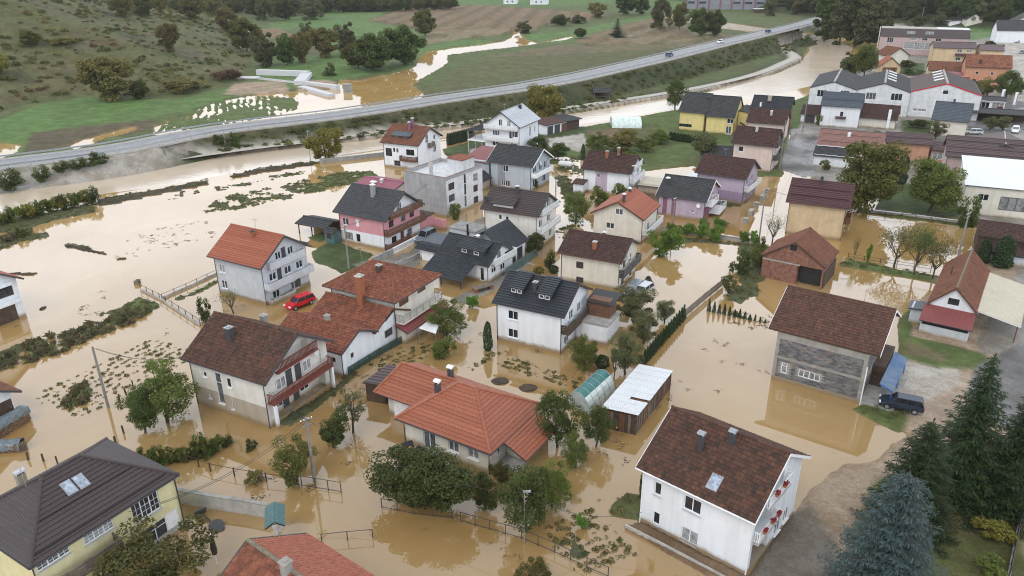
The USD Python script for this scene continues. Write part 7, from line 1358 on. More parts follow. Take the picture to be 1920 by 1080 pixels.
# --- beyond the river: field trees
FT = [("far", 700, 132, 60, 80, "largest dark tree at the edge of the orange pool"), ("far", 757, 122, 44, 72, "tall dark tree right of the largest one by the pool"), ("far4", 672, 128, 76, 60, "mid-green tree left of the two dark ones by the pool"), ("far2", 498, 124, 64, 56, "pale grey-green tree beside the intake works, left of a row"), ("far", 540, 122, 60, 40, "narrow dark tree in the row above the intake works"), ("far3", 566, 117, 58, 38, "brownish tree in the row above the intake works"), ("far3", 612, 108, 50, 52, "grey-brown tree standing on the meadow with a bare trunk"), ("far2", 650, 100, 44, 46, "greyish tree behind the big dark trees by the pool"), ("far2", 578, 80, 42, 28, "small tree on the meadow under the cornfield"),
 ("far4", 797, 68, 16, 44, "green tree alone on the valley meadow"), ("far2", 588, 37, -6, 44, "bushy tree on the upper meadow"), ("far2", 545, 30, -12, 46, "tree at the corner of the upper meadow"), ("far4", 463, 96, 32, 56, "olive tree at the right shoulder of the hill"), ("far3", 430, 60, 12, 50, "autumn tree on the hill's shoulder, lower of two"), ("far3", 362, 38, -14, 50, "autumn tree high on the hill, middle"), ("far3", 230, 32, -20, 48, "tall autumn tree high on the hill, left"), ("far2", 270, 32, -16, 44, "grey-green tree high on the hill between two brown ones"), ("far3", 302, 26, -16, 30, "brown tree high on the hill, right of the grey-green one"), ("far3", 400, 30, -20, 44, "brown tree at the top of the hill's shoulder"),
 ("far3", 318, 97, 42, 38, "single rounded autumn tree on the hill slope"), ("far3", 212, 188, 104, 92, "wide autumn thicket tree at the foot of the hill"), ("far", 262, 186, 150, 40, "dark green tree right of the autumn thicket"), ("far4", 60, 86, 56, 34, "green bush tree on the left hillside"), ("bushy", 2, 140, 100, 44, "golden yellow tree cut by the left edge"), ("busha", 120, 84, 66, 46, "dark shrub clump above the red bushes on the hill"),
 ("fir", 1157, 69, 34, 34, "single dark fir on the stubble field"), ("far", 1088, 70, 52, 28, "small round dark bush tree on the stubble field"), ("far2", 982, 62, 40, 34, "small tree at the bend of the flooded ditch"), ("far", 1052, 48, 26, 34, "dark bush tree in the hedgerow, left of three"), ("far2", 1085, 44, 28, 30, "bush tree in the hedgerow, middle of three"), ("far3", 1120, 33, 4, 34, "brownish tree in the hedgerow, right of three"),
 ("poplar", 1170, 28, -14, 34, "tall tree beside the creek, left of two at the top"), ("poplar", 1200, 28, -18, 32, "tall tree beside the creek, right of two at the top"), ("far2", 1238, 54, -12, 42, "grey-green tree beside the flooded creek, left of two"), ("far4", 1274, 55, 4, 34, "olive tree beside the flooded creek, right of two"), ("far", 1312, 68, 12, 38, "dark broad tree near the raised road, left half of a pair"), ("far", 1340, 68, 16, 36, "dark broad tree near the raised road, right half of a pair"), ("far2", 1442, 30, -6, 26, "small tree in front of the factory"), ("far3", 1492, 26, 2, 24, "low tree in front of the salmon block"),
 ("poplar", 1545, 78, -14, 52, "first tall tree of the riverside grove, beside the bridge"), ("poplar2", 1575, 84, -20, 56, "second tall tree of the riverside grove"), ("poplar", 1602, 88, -16, 50, "third tall tree of the riverside grove"), ("poplar2", 1628, 92, -6, 54, "fourth tall tree of the riverside grove"), ("poplar2", 1650, 84, 2, 40, "last tall tree of the riverside grove, beside the apartment house"), ("far4", 1645, 64, 44, 30, "yellowing tree behind the riverside grove"), ("far4", 1856, 40, 18, 26, "yellow-orange tree beside the far cream house"),
 ("busha", 340, 168, 145, 90, "wide reddish bush along the foot of the hill, right"), ("bushr", 430, 150, 132, 60, "low reddish bush at the right end of the hill's foot"), ("bushd", 620, 142, 120, 30, "grey bush on the meadow edge by the intake works"), ("bush", 680, 106, 98, 20, "small shrub by the flooded ditch mouth")]
for a in FT: tree(*a, name="field_tree" if "bush" not in a[5].split()[:4] else "bush", cat="tree" if "bush" not in a[5].split()[:4] else "bush")
g_ = "trees in the row along the valley's top edge"
NTH = ["first", "second", "third", "fourth", "fifth", "sixth", "seventh", "eighth", "ninth", "tenth", "eleventh", "twelfth", "thirteenth", "fourteenth", "fifteenth", "last"]
for i in range(16): tree(("far", "far2", "far4")[i % 3], 605 + i * 16 + _trng.uniform(-4, 4), 24 - i * .5, -10 + _trng.uniform(-6, 8), 30, NTH[i] + " tree from the left in the dark row topping the valley meadow", "field_tree", "tree", g_)
for i in range(7): tree(("far2", "far")[i % 2], 470 + i * 13, 26 + 6 * (i % 3), -14 + 5 * (i % 2), 34, NTH[i] + " tree from the left in the wood between hill and upper meadow", "field_tree", "tree", "wood between the hill and the meadow")
# bushes along the road bank and the hedge beside the river on the left
for x, y, t, w, l in [(20, 356, 322, 52, "dark bush on the river wall at the left edge"), (80, 340, 313, 36, "round dark bush on the gravel bank, second from the left"), (115, 322, 304, 34, "low bush under the road, left one of a clump"), (148, 316, 298, 40, "low bush under the road, middle one of a clump"), (185, 308, 288, 42, "low bush under the road, right one of a clump"), (410, 270, 254, 26, "dark bush at the end of the retaining wall, left of two"), (440, 276, 252, 30, "dark bush at the end of the retaining wall, right of two")]: tree("bushd", x, y, t, w, l, "bush", "bush")
for i in range(15): x = -8 + i * 13; tree(("bush", "bushy", "bushd", "bush")[i % 4], x, 424 - i * 3.1 + _trng.uniform(-2, 2), 397 - i * 3.1, 26 + _trng.uniform(-4, 8), NTH[i] + " bush from the left in the long river hedge at the left edge", "hedge_bush", "bush", "long hedge between river and flooded field")
for i in range(11): x = 270 + i * 15.5; tree(("bushd", "bush")[i % 2], x, 868 + 6 * math.sin(i) - max(0, i - 5) * 6, 842 + 4 * math.sin(2 * i) - max(0, i - 5) * 5.5, 30, NTH[i] + " bush from the left in the garden hedge behind the yellow house", "hedge_bush", "bush", "garden hedge behind the yellow house", z=0)
# --- low stuff: weeds on the islands, brush on the hill, reeds, crops, forest
def scatter_pts(n, poly, seed, hmin=.02, hmax=3.0):
    rng = np.random.default_rng(seed); lo, hi = poly.min(0), poly.max(0); P = rng.uniform(lo, hi, (n * 3, 2)); P = P[inside(P, poly)][:n]; h = land(P)[0]; k = (h > hmin) & (h < hmax); return np.column_stack([P[k], h[k]]), rng
def stuff(name, label, P, rng, protos, smin, smax, cat):
    pi = UsdGeom.PointInstancer.Define(stage, upath(name)); tag(pi.GetPrim(), label, cat, kind="stuff"); ids = rng.integers(0, len(protos), len(P)).astype(np.int32)
    tg = []
    for k, p in enumerate(protos):
        q = UsdGeom.Xform.Define(stage, upath("plant", pi.GetPath())); q.GetPrim().GetReferences().AddInternalReference(p); tg.append(q.GetPath())
    pi.CreatePrototypesRel().SetTargets(tg); pi.CreateProtoIndicesAttr(Vt.IntArray.FromNumpy(ids)); pi.CreatePositionsAttr(Vt.Vec3fArray.FromNumpy(P.astype(np.float32)))
    an = rng.uniform(0, 6.28, len(P)) / 2; s = rng.uniform(smin, smax, len(P)); pi.CreateScalesAttr(Vt.Vec3fArray.FromNumpy(np.column_stack([s, s, s * rng.uniform(.7, 1.2, len(P))]).astype(np.float32)))
    pi.CreateOrientationsAttr(Vt.QuathArray([Gf.Quath(float(math.cos(a)), 0., 0., float(math.sin(a))) for a in an]))
def tuft(name, mat, n, H, R, leaf, seed, ar=3.0):
    rng = np.random.default_rng(seed); K = kindclass(name); an = rng.uniform(0, 6.28, n); rr = R * np.sqrt(rng.uniform(0, 1, n)); C = np.column_stack([np.cos(an) * rr, np.sin(an) * rr, rng.uniform(.1, 1, n) * H * (1 - .5 * rr / R)]); N = np.column_stack([np.cos(an), np.sin(an), np.full(n, .6)])
    obj("leaves", leaf_cards(C, N, leaf, rng, ar, .7), mat, K); return K.GetPath()
WEED = [tuft("weed_tuft", "weed_look", 60, .3, .5, .11, 1, 3.5), tuft("weed_clump", "weed_look", 80, .45, .6, .12, 2, 3)]; REED = [tuft("reed_tuft", "reed_look", 24, 1.1, .5, .3, 3, 4.5), tuft("reed_clump", "weed_look", 26, .9, .6, .3, 4, 3)]
CROP = [tuft("crop_plant", "crop_look", 40, .32, .32, .13, 5, 1.6)]; BRUSH = [tuft("brush_clump", "leaf_autumn", 60, 1.1, 1.3, .5, 6, 1.5), tuft("brush_green", "leaf_olive", 60, 1.2, 1.4, .5, 7, 1.5), tuft("brush_dark", "leaf_dark", 60, 1.2, 1.3, .5, 8, 1.5), tuft("brush_red", "leaf_red", 50, .9, 1.4, .5, 9, 1.5)]
PL = []
for k, (px, z, c, amp, edge) in enumerate(LANDS):
    if c in ("weeds", "debris") or (c in ("grass", "olive") and z < .3 and k > 20):
        poly = wpoly(px, 0); A = abs(np.sum(poly[:, 0] * np.roll(poly[:, 1], -1) - poly[:, 1] * np.roll(poly[:, 0], -1))) / 2; P, rng_ = scatter_pts(int(min(1600, A * 1.5)), poly, k, -.03); PL.append(P)
P = np.vstack(PL); stuff("weeds", "ragged weeds and grass standing out of the floodwater", P, np.random.default_rng(5), WEED, .22, .7, "weeds")
PL = []
for k, px in enumerate([[(-80, 700), (0, 668), (60, 640), (140, 620), (230, 590), (305, 575), (250, 605), (120, 660), (0, 700), (-70, 730)], [(-20, 450), (30, 436), (60, 430), (60, 442), (0, 458)], [(118, 752), (165, 715), (172, 755), (130, 765)]]):
    poly = wpoly(px, 0); P, _ = scatter_pts((230, 120, 45)[k], poly, 50 + k, -1); P[:, 2] = np.maximum(P[:, 2], -.15); PL.append(P)
stuff("reeds", "dry maize and reeds standing in the flooded field on the left", np.vstack(PL), np.random.default_rng(6), REED, .35, .85, "reeds")
rows = []
for (a, b, n, m, wd) in (((100, 760), (330, 645), 9, 30, 1.0), ((950, 676), (1108, 722), 3, 34, .8), ((705, 690), (812, 645), 4, 24, .9), ((1040, 1030), (1150, 985), 8, 15, .8), ((880, 690), (935, 655), 2, 10, .5)):
    A, B = G(*a), G(*b); d = (B - A)[:2]; L = np.hypot(*d); d /= L; nrm = np.array([-d[1], d[0]]); rg = np.random.default_rng(n)
    for i in range(n):
        for j in range(m):
            if rg.random() < .72: rows.append([*(A[:2] + d * (L * j / m + rg.normal(0, .15)) + nrm * ((i - n / 2) * wd + rg.normal(0, .12))), -.08])
rows = np.array(rows); stuff("kitchen_garden_plants", "rows of half drowned cabbages and vegetables", rows, np.random.default_rng(8), CROP, .45, 1.05, "vegetables")
HILLPOLY = np.vstack([HILLFOOT[1:], G(150, -30)[:2][None], [[-420, 720], [-700, 700], [-420, 300]]])
P, rng_ = scatter_pts(26000, HILLPOLY, 71, .5, 200); k = fbm2(P, 22., 4, 12) + .5 * fbm2(P, 6., 3, 31) + rng_.uniform(-.1, .1, len(P)) > .72; P = P[k][:13000]; stuff("hillside_brush", "rough brush and low scrub covering the hillside", P, rng_, BRUSH + WEED + [BRUSH[1], BRUSH[2], WEED[1], BRUSH[1], BRUSH[0]], .3, 1.25, "brush")
dd = np.random.default_rng(3); t = dd.integers(0, len(ROADL) - 1, 2600); Lp = ROADL[t]; tt = np.gradient(ROADL[:, :2], axis=0); tt /= np.linalg.norm(tt, axis=1, keepdims=True); nn = np.column_stack([-tt[:, 1], tt[:, 0]])[t]; o = -dd.uniform(6.2, 20, len(t)); P2 = Lp[:, :2] + nn * o[:, None] + tt[t] * dd.uniform(-2, 2, len(t))[:, None]; hh = land(P2)[0]; k = (hh > .6) & (P2[:, 0] > -70) & (np.hypot(P2[:, 0], P2[:, 1]) < 480); stuff("bank_scrub", "dark scrub on the slope of the road embankment", np.column_stack([P2[k], hh[k]]), dd, [BRUSH[2], BRUSH[1], WEED[1]], .3, .8, "scrub")
EP = np.array([[222., 625.], [252., 525.], [306., 478.], [420., 440.], [520., 560.], [430., 720.], [300., 800.], [210., 720.]]); P, rng_ = scatter_pts(1900, EP, 91, .5, 200); stuff("hill_forest", "dark forest covering the hill behind the town", P, rng_, [TK["far"][0], TK["far2"][0], TK["fir"][0]], .8, 1.3, "forest")
P, rng_ = scatter_pts(500, np.array([[-620., 690.], [-100., 690.], [-60., 820.], [-700., 860.]]), 92, -9, 300); stuff("valley_wood", "wood closing the far end of the valley", P, rng_, [TK["far"][0], TK["far2"][0], TK["far4"][0]], .8, 1.3, "forest")
# ================================================================== smaller things
def at(*px, z=0.0): return [G(x, y, z) for x, y in px]
def line_pts(pts, step):
    out = []
    for a, b in zip(pts[:-1], pts[1:]):
        n = max(1, int(round(np.linalg.norm((b - a)[:2]) / step))); out += [a + (b - a) * i / n for i in range(n)]
    return out + [pts[-1]]
def fence(label, px, h=1.1, step=1.8, mat="dark_frame", rails=(.95, .5, .12), slats=0, z=0.0, post=.07, name="fence", plinth=None, slatmat=None, cat="fence"):
    t = thing(name, label, cat); P = line_pts(at(*px, z=z), step)
    for p in P[:80]: mb = MB(); mb.box(p + [0, 0, h / 2 - .2], (post, post, h + .4)); mb.build("post", mat, t)
    for a, b in zip(P[:-1], P[1:]):
        d = b - a; L = np.hypot(*d[:2]); rz = math.atan2(d[1], d[0]); c = (a + b) / 2
        for r in rails: mb = MB(); mb.box(c + [0, 0, h * r], (L - post, .035, .045), rz); mb.build("rail", mat, t)
        if slats:
            n = max(1, int(L / slats)); mb = MB()
            for i in range(n): mb.box(a + d * (i + .5) / n + [0, 0, h * .52], (slats * .62, .02, h * .86), rz)
            mb.build("slat", slatmat or mat, t, kind="stuff")
        if plinth: mb = MB(); mb.box(c + [0, 0, .02], (L, .2, .6), rz); mb.build("plinth", plinth, t)
    return t
fence("black iron railing beside the flooded street under the concrete pole", [(541, 908), (592, 916), (640, 924)], 1.15, 1.3, "dark_frame", (.97, .12))
fence("row of dark posts with sagging wire along the flooded street", [(352, 868), (395, 884), (440, 893), (500, 903), (541, 908)], .95, 1.9, "dark_wood", (.9,), post=.1)
fence("dark wire fence in front of the walnut tree, left of the gap", [(716, 952), (775, 964), (848, 972)], 1.0, 1.6, "dark_frame", (.97, .1))
fence("dark wire fence running down beside the street to the kitchen garden", [(864, 978), (918, 993), (978, 1010), (1040, 1036), (1100, 1064), (1140, 1082)], 1.0, 1.6, "dark_frame", (.97, .1))
fence("grey paling fence crossing the flood beyond the thuja hedge", [(1284, 596), (1320, 565), (1356, 536)], 1.25, 2.2, "grey_wood", (.85, .2), .16, slatmat="grey_wood")
fence("low post and wire fence on the kerb wall left of the grey house", [(264, 544), (300, 562), (376, 611)], 1.0, 2.0, "dark_wood", (.9,), plinth="stone_pale")
fence("wire fence on a narrow kerb behind the grey house's flooded garden", [(304, 561), (350, 541), (408, 514)], .8, 2.2, "dark_wood", (.9,), plinth="stone_pale")
fence("dark green netting fence below the long low white house", [(654, 703), (712, 667), (776, 632)], 1.0, 2.0, "green_net", (.95, .1), .12)
fence("dark fence with teal boards beside the slate-roofed house", [(948, 520), (980, 500), (1008, 480)], 1.5, 2.0, "grey_wood", (.95,), .14, slatmat="teal_metal")
fence("thin metal railing standing in the water behind the salmon roof", [(604, 1018), (652, 1013), (699, 1009)], .9, 2.2, "dark_frame", (.98,))
fence("iron fence on a low wall along the spruce lawn", [(1735, 884), (1800, 905), (1862, 936), (1918, 952)], 1.0, 1.6, "dark_frame", (.97, .35), plinth="concrete", z=.3)
fence("dark iron fence between lawn and road at the right edge", [(1918, 952), (1905, 1010), (1890, 1085)], 1.2, 1.4, "dark_frame", (.97, .15), .2, plinth="concrete", z=.3)
fence("dark fence in the right orchard between two flooded strips", [(1590, 484), (1650, 494), (1745, 508)], .8, 2.5, "dark_wood", (.9, .4))
fence("fence on the flooded lawn edge under the two big trees", [(1600, 400), (1690, 408), (1830, 428)], .9, 2.5, "dark_wood", (.9, .4))
low_wall("garden_wall", "pale concrete yard wall beside the yellow house, ending at a small roofed gate", [(322, 944), (337, 942), (410, 955), (460, 962), (506, 971)], 1.35, .22, "pale_concrete", cap="concrete")
low_wall("garden_wall", "low concrete garden wall below the lilac house", [(1240, 432), (1283, 438), (1365, 450), (1425, 458)], .6, .25, "stone_pale", cap="concrete")
low_wall("garden_wall", "low river wall beside the white red-brown roofed house", [(600, 305), (645, 301), (722, 292)], .9, .3, "wall_grey")
low_wall("garden_wall", "white-topped low wall below the big lawn trees", [(1612, 396), (1692, 405), (1760, 414), (1822, 422)], .45, .3, "stone_pale", cap="white_paint")
low_wall("garden_wall", "grey wall with a step at the pink house's drive", [(700, 494), (716, 486), (737, 477)], .9, .25, "wall_grey", cap="concrete")
low_wall("garden_wall", "low wall round the slate-roofed house's paved yard", [(742, 500), (770, 490), (800, 474)], .6, .2, "pale_concrete", cap="concrete")
low_wall("kerb", "concrete garden kerb along the front of the nearest white house", [(1172, 990), (1250, 1030), (1340, 1078), (1400, 1110)], .38, .16, "stone_pale", cat="kerb")
t = thing("balustrade", "white concrete balustrade in front of the pink house", "balustrade"); P = line_pts(at((738, 476), (784, 452)), .33); mb = MB()
for p in P: mb.box(p + [0, 0, .45], (.13, .13, .9), .5)
mb.build("baluster", "white_paint", t, kind="stuff"); a, b = P[0], P[-1]; d = b - a
for zz, nm in ((.95, "top_rail"), (.05, "base")): mb = MB(); mb.box((a + b) / 2 + [0, 0, zz], (np.hypot(*d[:2]) + .2, .2, .14), math.atan2(d[1], d[0])); mb.build(nm, "white_paint", t)
ORD = ["first", "second", "third", "fourth", "fifth", "sixth", "seventh", "eighth", "ninth", "tenth", "eleventh", "twelfth"]
for i, (x, y) in enumerate([(1398, 418), (1408, 402), (1418, 388), (1430, 374), (1437, 362)]):
    p = G(x, y); t = thing("gate_pillar", "stone planter pillar beside the flooded street, %s from the camera" % ORD[i], "pillar", p, -.6); mb = MB(); mb.box((0, 0, .2), (.7, 1.6 if i in (1, 3) else .7, 1.2)); mb.build("pillar", "wall_grey", t); mb = MB(); mb.box((0, 0, .84), (.85, 1.75 if i in (1, 3) else .85, .1)); mb.build("cap", "stone_pale", t)
for i, (x, y) in enumerate([(53, 862), (82, 865), (108, 869), (232, 812), (217, 832), (224, 752), (237, 741), (250, 726)]):
    p = G(x, y); t = thing("fence_post", ["short wooden post in the left flood by the woodpile", "short wooden post in the flood, second from the woodpile", "short wooden post in the flood at the yellow house's roof edge", "dark post in the flood between yellow house and tree pair", "dark post just behind the yellow house's roof peak", "leaning post near the long concrete pole, nearest of three", "leaning post near the long concrete pole, middle of three", "leaning post near the long concrete pole, farthest of three"][i], "post", p, .3 * i); mb = MB(); mb.box((0, 0, .1), (.14, .14, 1.5), 0, .1 * ((i % 3) - 1)); mb.build("post", "dark_wood", t)
# --- utility poles and their cables
PT = {}
for k, (x, y, top, r, lab, arm) in {"a": (203, 764, 650, .16, "tall concrete pole standing in the flood on the left", 0), "b": (590, 902, 783, .16, "concrete pole with insulators by the street railing", .5), "c": (654, 504, 422, .15, "concrete pole in front of the pink house", .4), "d": (1797, 480, 398, .17, "leaning concrete pole with crossarms behind the farmhouse", .7), "e": (1424, 443, 352, .14, "pole beside the flooded street in front of the tan house", .6), "f": (1461, 318, 226, .14, "pole at the corner of the pale pink house", 0), "g": (1505, 246, 190, .16, "thick pole at the start of the wet street", 0), "h": (1042, 360, 318, .12, "pole beside the grey gabled house", 0), "i": (983, 1020, 922, .05, "thin street lamp post at the fence corner", 0), "j": (423, 275, 236, .08, "lamp post on the road bank at the retaining wall", 0), "k": (582, 300, 246, .08, "lamp post beside the half bare tree on the river bank", 0), "l": (1260, 440, 370, .1, "thin pole in front of the lilac house", .3), "m": (1727, 43, 14, .2, "tall pole beside the road under the wooded hill", 0)}.items():
    p = GL(x, y); H_ = rise(p, top); t = thing("utility_pole" if r > .08 else "lamp_post", lab, "pole", p); mb = MB(); mb.tube([(0, 0, -.6), (0, 0, H_ / 2), (0, 0, H_)], [r, r * .85, r * .65], 8); mb.build("pole", "pole_wood" if r > .08 else "grey_metal", t); PT[k] = p + [0, 0, H_ - .15]
    if arm:
        for zz in (.25, .8): mb = MB(); mb.box((0, 0, H_ - zz), (arm * 2, .09, .09), .7); mb.build("crossarm", "pole_wood", t)
        for sx in (-1, -.4, .4, 1): mb = MB(); c = (math.cos(.7) * arm * sx, math.sin(.7) * arm * sx, H_ - .1); mb.tube([c - np.array([0, 0, .1]), c], .05, 6); mb.build("insulator", "white_paint", t)
    elif r <= .08: mb = MB(); mb.box((.2, 0, H_ + .03), (.6, .2, .1)); mb.build("lamp_head", "grey_metal", t)
def cable(lab, a, b, sag=.9, n=1, r=.022):
    t = thing("overhead_cable", lab, "cable")
    for k in range(n):
        o = np.array([.25 * k, .12 * k, -.1 * k]); s = np.linspace(0, 1, 14)[:, None]; P = (a + o) * (1 - s) + (b + o) * s; P[:, 2] -= (4 * s * (1 - s))[:, 0] * sag; mb = MB(); mb.tube(P, r, 4); mb.build("wire", "wire_black", t)
cable("overhead wires from the left concrete pole to the mossy-roofed house", PT["a"], G(346, 668, 5.5), .8, 2); cable("overhead wires from the street pole down towards the yellow house", PT["b"], G(240, 960, 6.5), 1.2, 2); cable("overhead wire from the street pole to the corner of the mossy-roofed house", PT["b"], G(505, 735, 4.8), .5, 2)
cable("overhead wire from the street pole towards the thin lamp post", PT["b"], PT["i"], 1.6); cable("overhead wire from the pink house's pole across to the grey block", PT["c"], G(800, 345, 6.0), .8, 2); cable("overhead wires from the leaning right pole to the tan house's pole", PT["d"], PT["e"], 1.6, 2); cable("overhead wires between the two poles of the wet street", PT["e"], PT["f"], 1.0, 2); cable("overhead wire between the poles at the pink houses", PT["f"], PT["g"], .8); cable("overhead wire from the thin lamp post towards the nearest white house", PT["i"], G(1205, 960, 3.0), 1.2)
# --- cars
def car(label, px_front, px_rear, body, kind="hatch", z=None, L=4.1, group=None, name="parked_car"):
    pf, pr = (GL(*px_front), GL(*px_rear)) if z is None else (G(*px_front, z), G(*px_rear, z)); d = (pf - pr)[:2]; rz = math.atan2(d[1], d[0]); c = (pf + pr) / 2; t = thing(name, label, "car", (c[0], c[1], c[2]), rz, group); W = 1.72
    def hull(pts): return m3.Manifold.hull_points(np.array(pts, float))
    l = L / 2; up = {"hatch": (.25, -.98), "suv": (.22, -.96), "sedan": (.18, -.62), "wagon": (.2, -.97)}[kind]; hh = {"suv": 1.68, "hatch": 1.46, "sedan": 1.42, "wagon": 1.45}[kind]
    pts = [(sx * l * kx, sy * W / 2 * ky, zz) for sy in (-1, 1) for sx, kx, ky, zz in ((1, .97, .82, .28), (1, 1, .86, .5), (1, .95, .84, .70), (1, .3, .98, .92), (-1, .97, .9, .35), (-1, 1, .92, .6), (-1, .97, .92, .93), (1, .7, 1, .45), (-1, .7, 1, .45))]
    B = hull(pts)
    for sx in (.62, -.60):
        for sy in (-1, 1): B -= m3.Manifold.cylinder(.4, .36, .36, 20, True).rotate([90, 0, 0]).translate([sx * l, sy * W / 2, .32])
    obj("body", B, body, t, smooth=35)
    cab = [(x * l, sy * W / 2 * ky, zz) for sy in (-1, 1) for x, ky, zz in ((.46, .84, .88), (up[1], .88, .90), (up[0] - .04, .72, hh - .03), (up[1] + (.16 if kind != "sedan" else .22), .72, hh - .03))]; obj("window_glass", hull(cab), "pane", t, smooth=30)
    rf = [(x * l, sy * W / 2 * ky, zz) for sy in (-1, 1) for x, ky, zz in ((up[0], .74, hh - .05), (up[1] + .12, .74, hh - .05), (up[0] - .08, .66, hh), (up[1] + .2, .66, hh))]; obj("roof_panel", hull(rf), body, t, smooth=30)
    mb = MB()
    for sy in (-1, 1):
        for x0, x1, z0, z1 in ((.46, up[0], .9, hh - .04), (up[1] + .02, up[1] + .14, .9, hh - .04), (-.22, -.24, .9, hh - .04)): mb.tube([(x0 * l, sy * W / 2 * .87, z0), (x1 * l, sy * W / 2 * .735, z1)], .045, 5)
    mb.build("window_pillar", body, t)
    for sx in (.62, -.60):
        for sy in (-1, 1): mb = MB(); mb.tube([(sx * l, sy * (W / 2 - .2), .31), (sx * l, sy * (W / 2 - .005), .31)], .31, 14); w = mb.build("wheel", "rubber", t); mb = MB(); mb.tube([(sx * l, sy * (W / 2 - .02), .31), (sx * l, sy * (W / 2 + .004), .31)], .19, 10); mb.build("rim", "grey_metal", w)
    for sy in (-1, 1): mb = MB(); mb.box((l * .955, sy * .58, .64), (.16, .34, .14)); mb.build("headlight", "white_paint", t); mb = MB(); mb.box((-l * .985, sy * .66, .72), (.08, .24, .2)); mb.build("tail_light", "red_paint", t); mb = MB(); mb.box((l * .36, sy * .95, .95), (.12, .2, .12)); mb.build("mirror", body, t)
    return t
plain("car_grey", (.22, .26, .31), .3, .3); plain("car_dark", (.02, .03, .045), .25); plain("car_silver", (.50, .52, .54), .3, .4); plain("car_blue", (.04, .09, .2), .3); plain("car_red", (.5, .01, .02), .22)
car("bright red hatchback parked between the grey house and the hipped red roof", (541, 582), (584, 565), "car_red", z=.05); car("blue-grey estate car parked beside the pink house's white balustrade", (781, 458), (815, 441), "car_grey", "suv", z=.1, L=4.5); car("dark blue car on gravel beside the grey block house", (1664, 760), (1712, 770), "car_dark", "hatch", z=.32, L=4.1)
car("blue car driving on the raised road, nearest of three", (1262, 104), (1248, 107), "car_blue", z=6.9, L=4.4, name="driving_car"); car("white car driving on the raised road, middle of three", (1344, 82), (1357, 79), "white_paint", z=7.25, L=4.4, name="driving_car"); car("dark blue car driving on the raised road, farthest of three", (1446, 60), (1434, 62), "car_blue", z=7.7, L=4.4, name="driving_car")
car("silver estate car beside the garden tree behind the rose hall", (1812, 251), (1834, 252), "car_silver", "wagon", L=4.5); car("white car parked behind the rose hall, near the right edge", (1902, 251), (1904, 244), "white_paint", L=4.2); car("red car parked beside the glass pavilion", (1871, 212), (1877, 206), "car_red", L=4.1); car("grey car roof showing beside the cream house's flooded corner, left of two", (1183, 553), (1192, 545), "car_grey", z=-.5); car("grey car roof showing beside the cream house's flooded corner, right of two", (1200, 556), (1210, 549), "car_silver", z=-.5)
for i, (x, y, m_) in enumerate([(1876, 89, "car_dark"), (1898, 76, "white_paint"), (1880, 64, "car_silver"), (1894, 63, "car_dark"), (1866, 63, "car_dark"), (1909, 80, "car_grey"), (1917, 100, "car_grey"), (1914, 76, "white_paint")]): car(["dark car at the bend below the far slate house", "white car in the far car park, left of two", "silver car in the far row under the slate house", "dark car in the far row, right end", "dark car in the far row, left end", "grey car in the far car park beside the white one", "grey car at the right edge on the far street", "white car in the far car park at the edge"][i], (x - 5, y + 1), (x + 5, y), m_, L=4.3)
# --- woodshed with metal sheets
A, B, C_, D = [G(x, y, 2.25) for x, y in ((1129, 764), (1195, 779), (1268, 691), (1199, 684))]
t = thing("woodshed", "long plank woodshed with white corrugated roof and one rusty gap", "shed"); e1, e2 = B - A, D - A
def quad(a0, a1, b0, b1, dz=0.0): return np.array([A + e1 * a + e2 * b + [0, 0, dz] for a, b in ((a0, b0), (a1, b0), (a1, b1), (a0, b1))])
mb = MB(); mb.slab(quad(.01, .99, .01, .99, -.06), .12); mb.build("roof_frame", "brown_wood", t)
rg = np.random.default_rng(12)
for i in range(16):
    b0, b1 = i / 16, (i + 1) / 16
    for a0, a1 in ((-.02, .5), (.49, 1.03)):
        if i == 4 and a0 > 0: continue
        q = quad(a0, a1, b0 - .004, b1 + .006, .02 + .02 * (i % 2) + rg.uniform(0, .02)); mb = MB(); v, f = tile_field(q, "sheet", .22, .5, i); obj("roof_sheet", (v, f), "white_sheet", t)
n1, n2 = e1 / np.linalg.norm(e1), e2 / np.linalg.norm(e2)
for (p, d, L_) in ((A, e1, np.linalg.norm(e1)), (B, e2, np.linalg.norm(e2)), (D, e1, np.linalg.norm(e1)), (A, e2, np.linalg.norm(e2))):
    n = int(L_ / .28); rz = math.atan2(d[1], d[0]); ins = -(e1 / np.linalg.norm(e1)) * .12 if p is B else np.zeros(3)
    for i in range(n): mb = MB(); c = p + d * (i + .5) / n + ins; mb.box((c[0], c[1], .72 + rg.uniform(-.04, .04)), (.26, .04 + .015 * (i % 2), 2.7), rz); mb.build("plank", ("dark_wood", "brown_wood", "dark_wood", "grey_wood")[int(rg.integers(0, 4))], t)
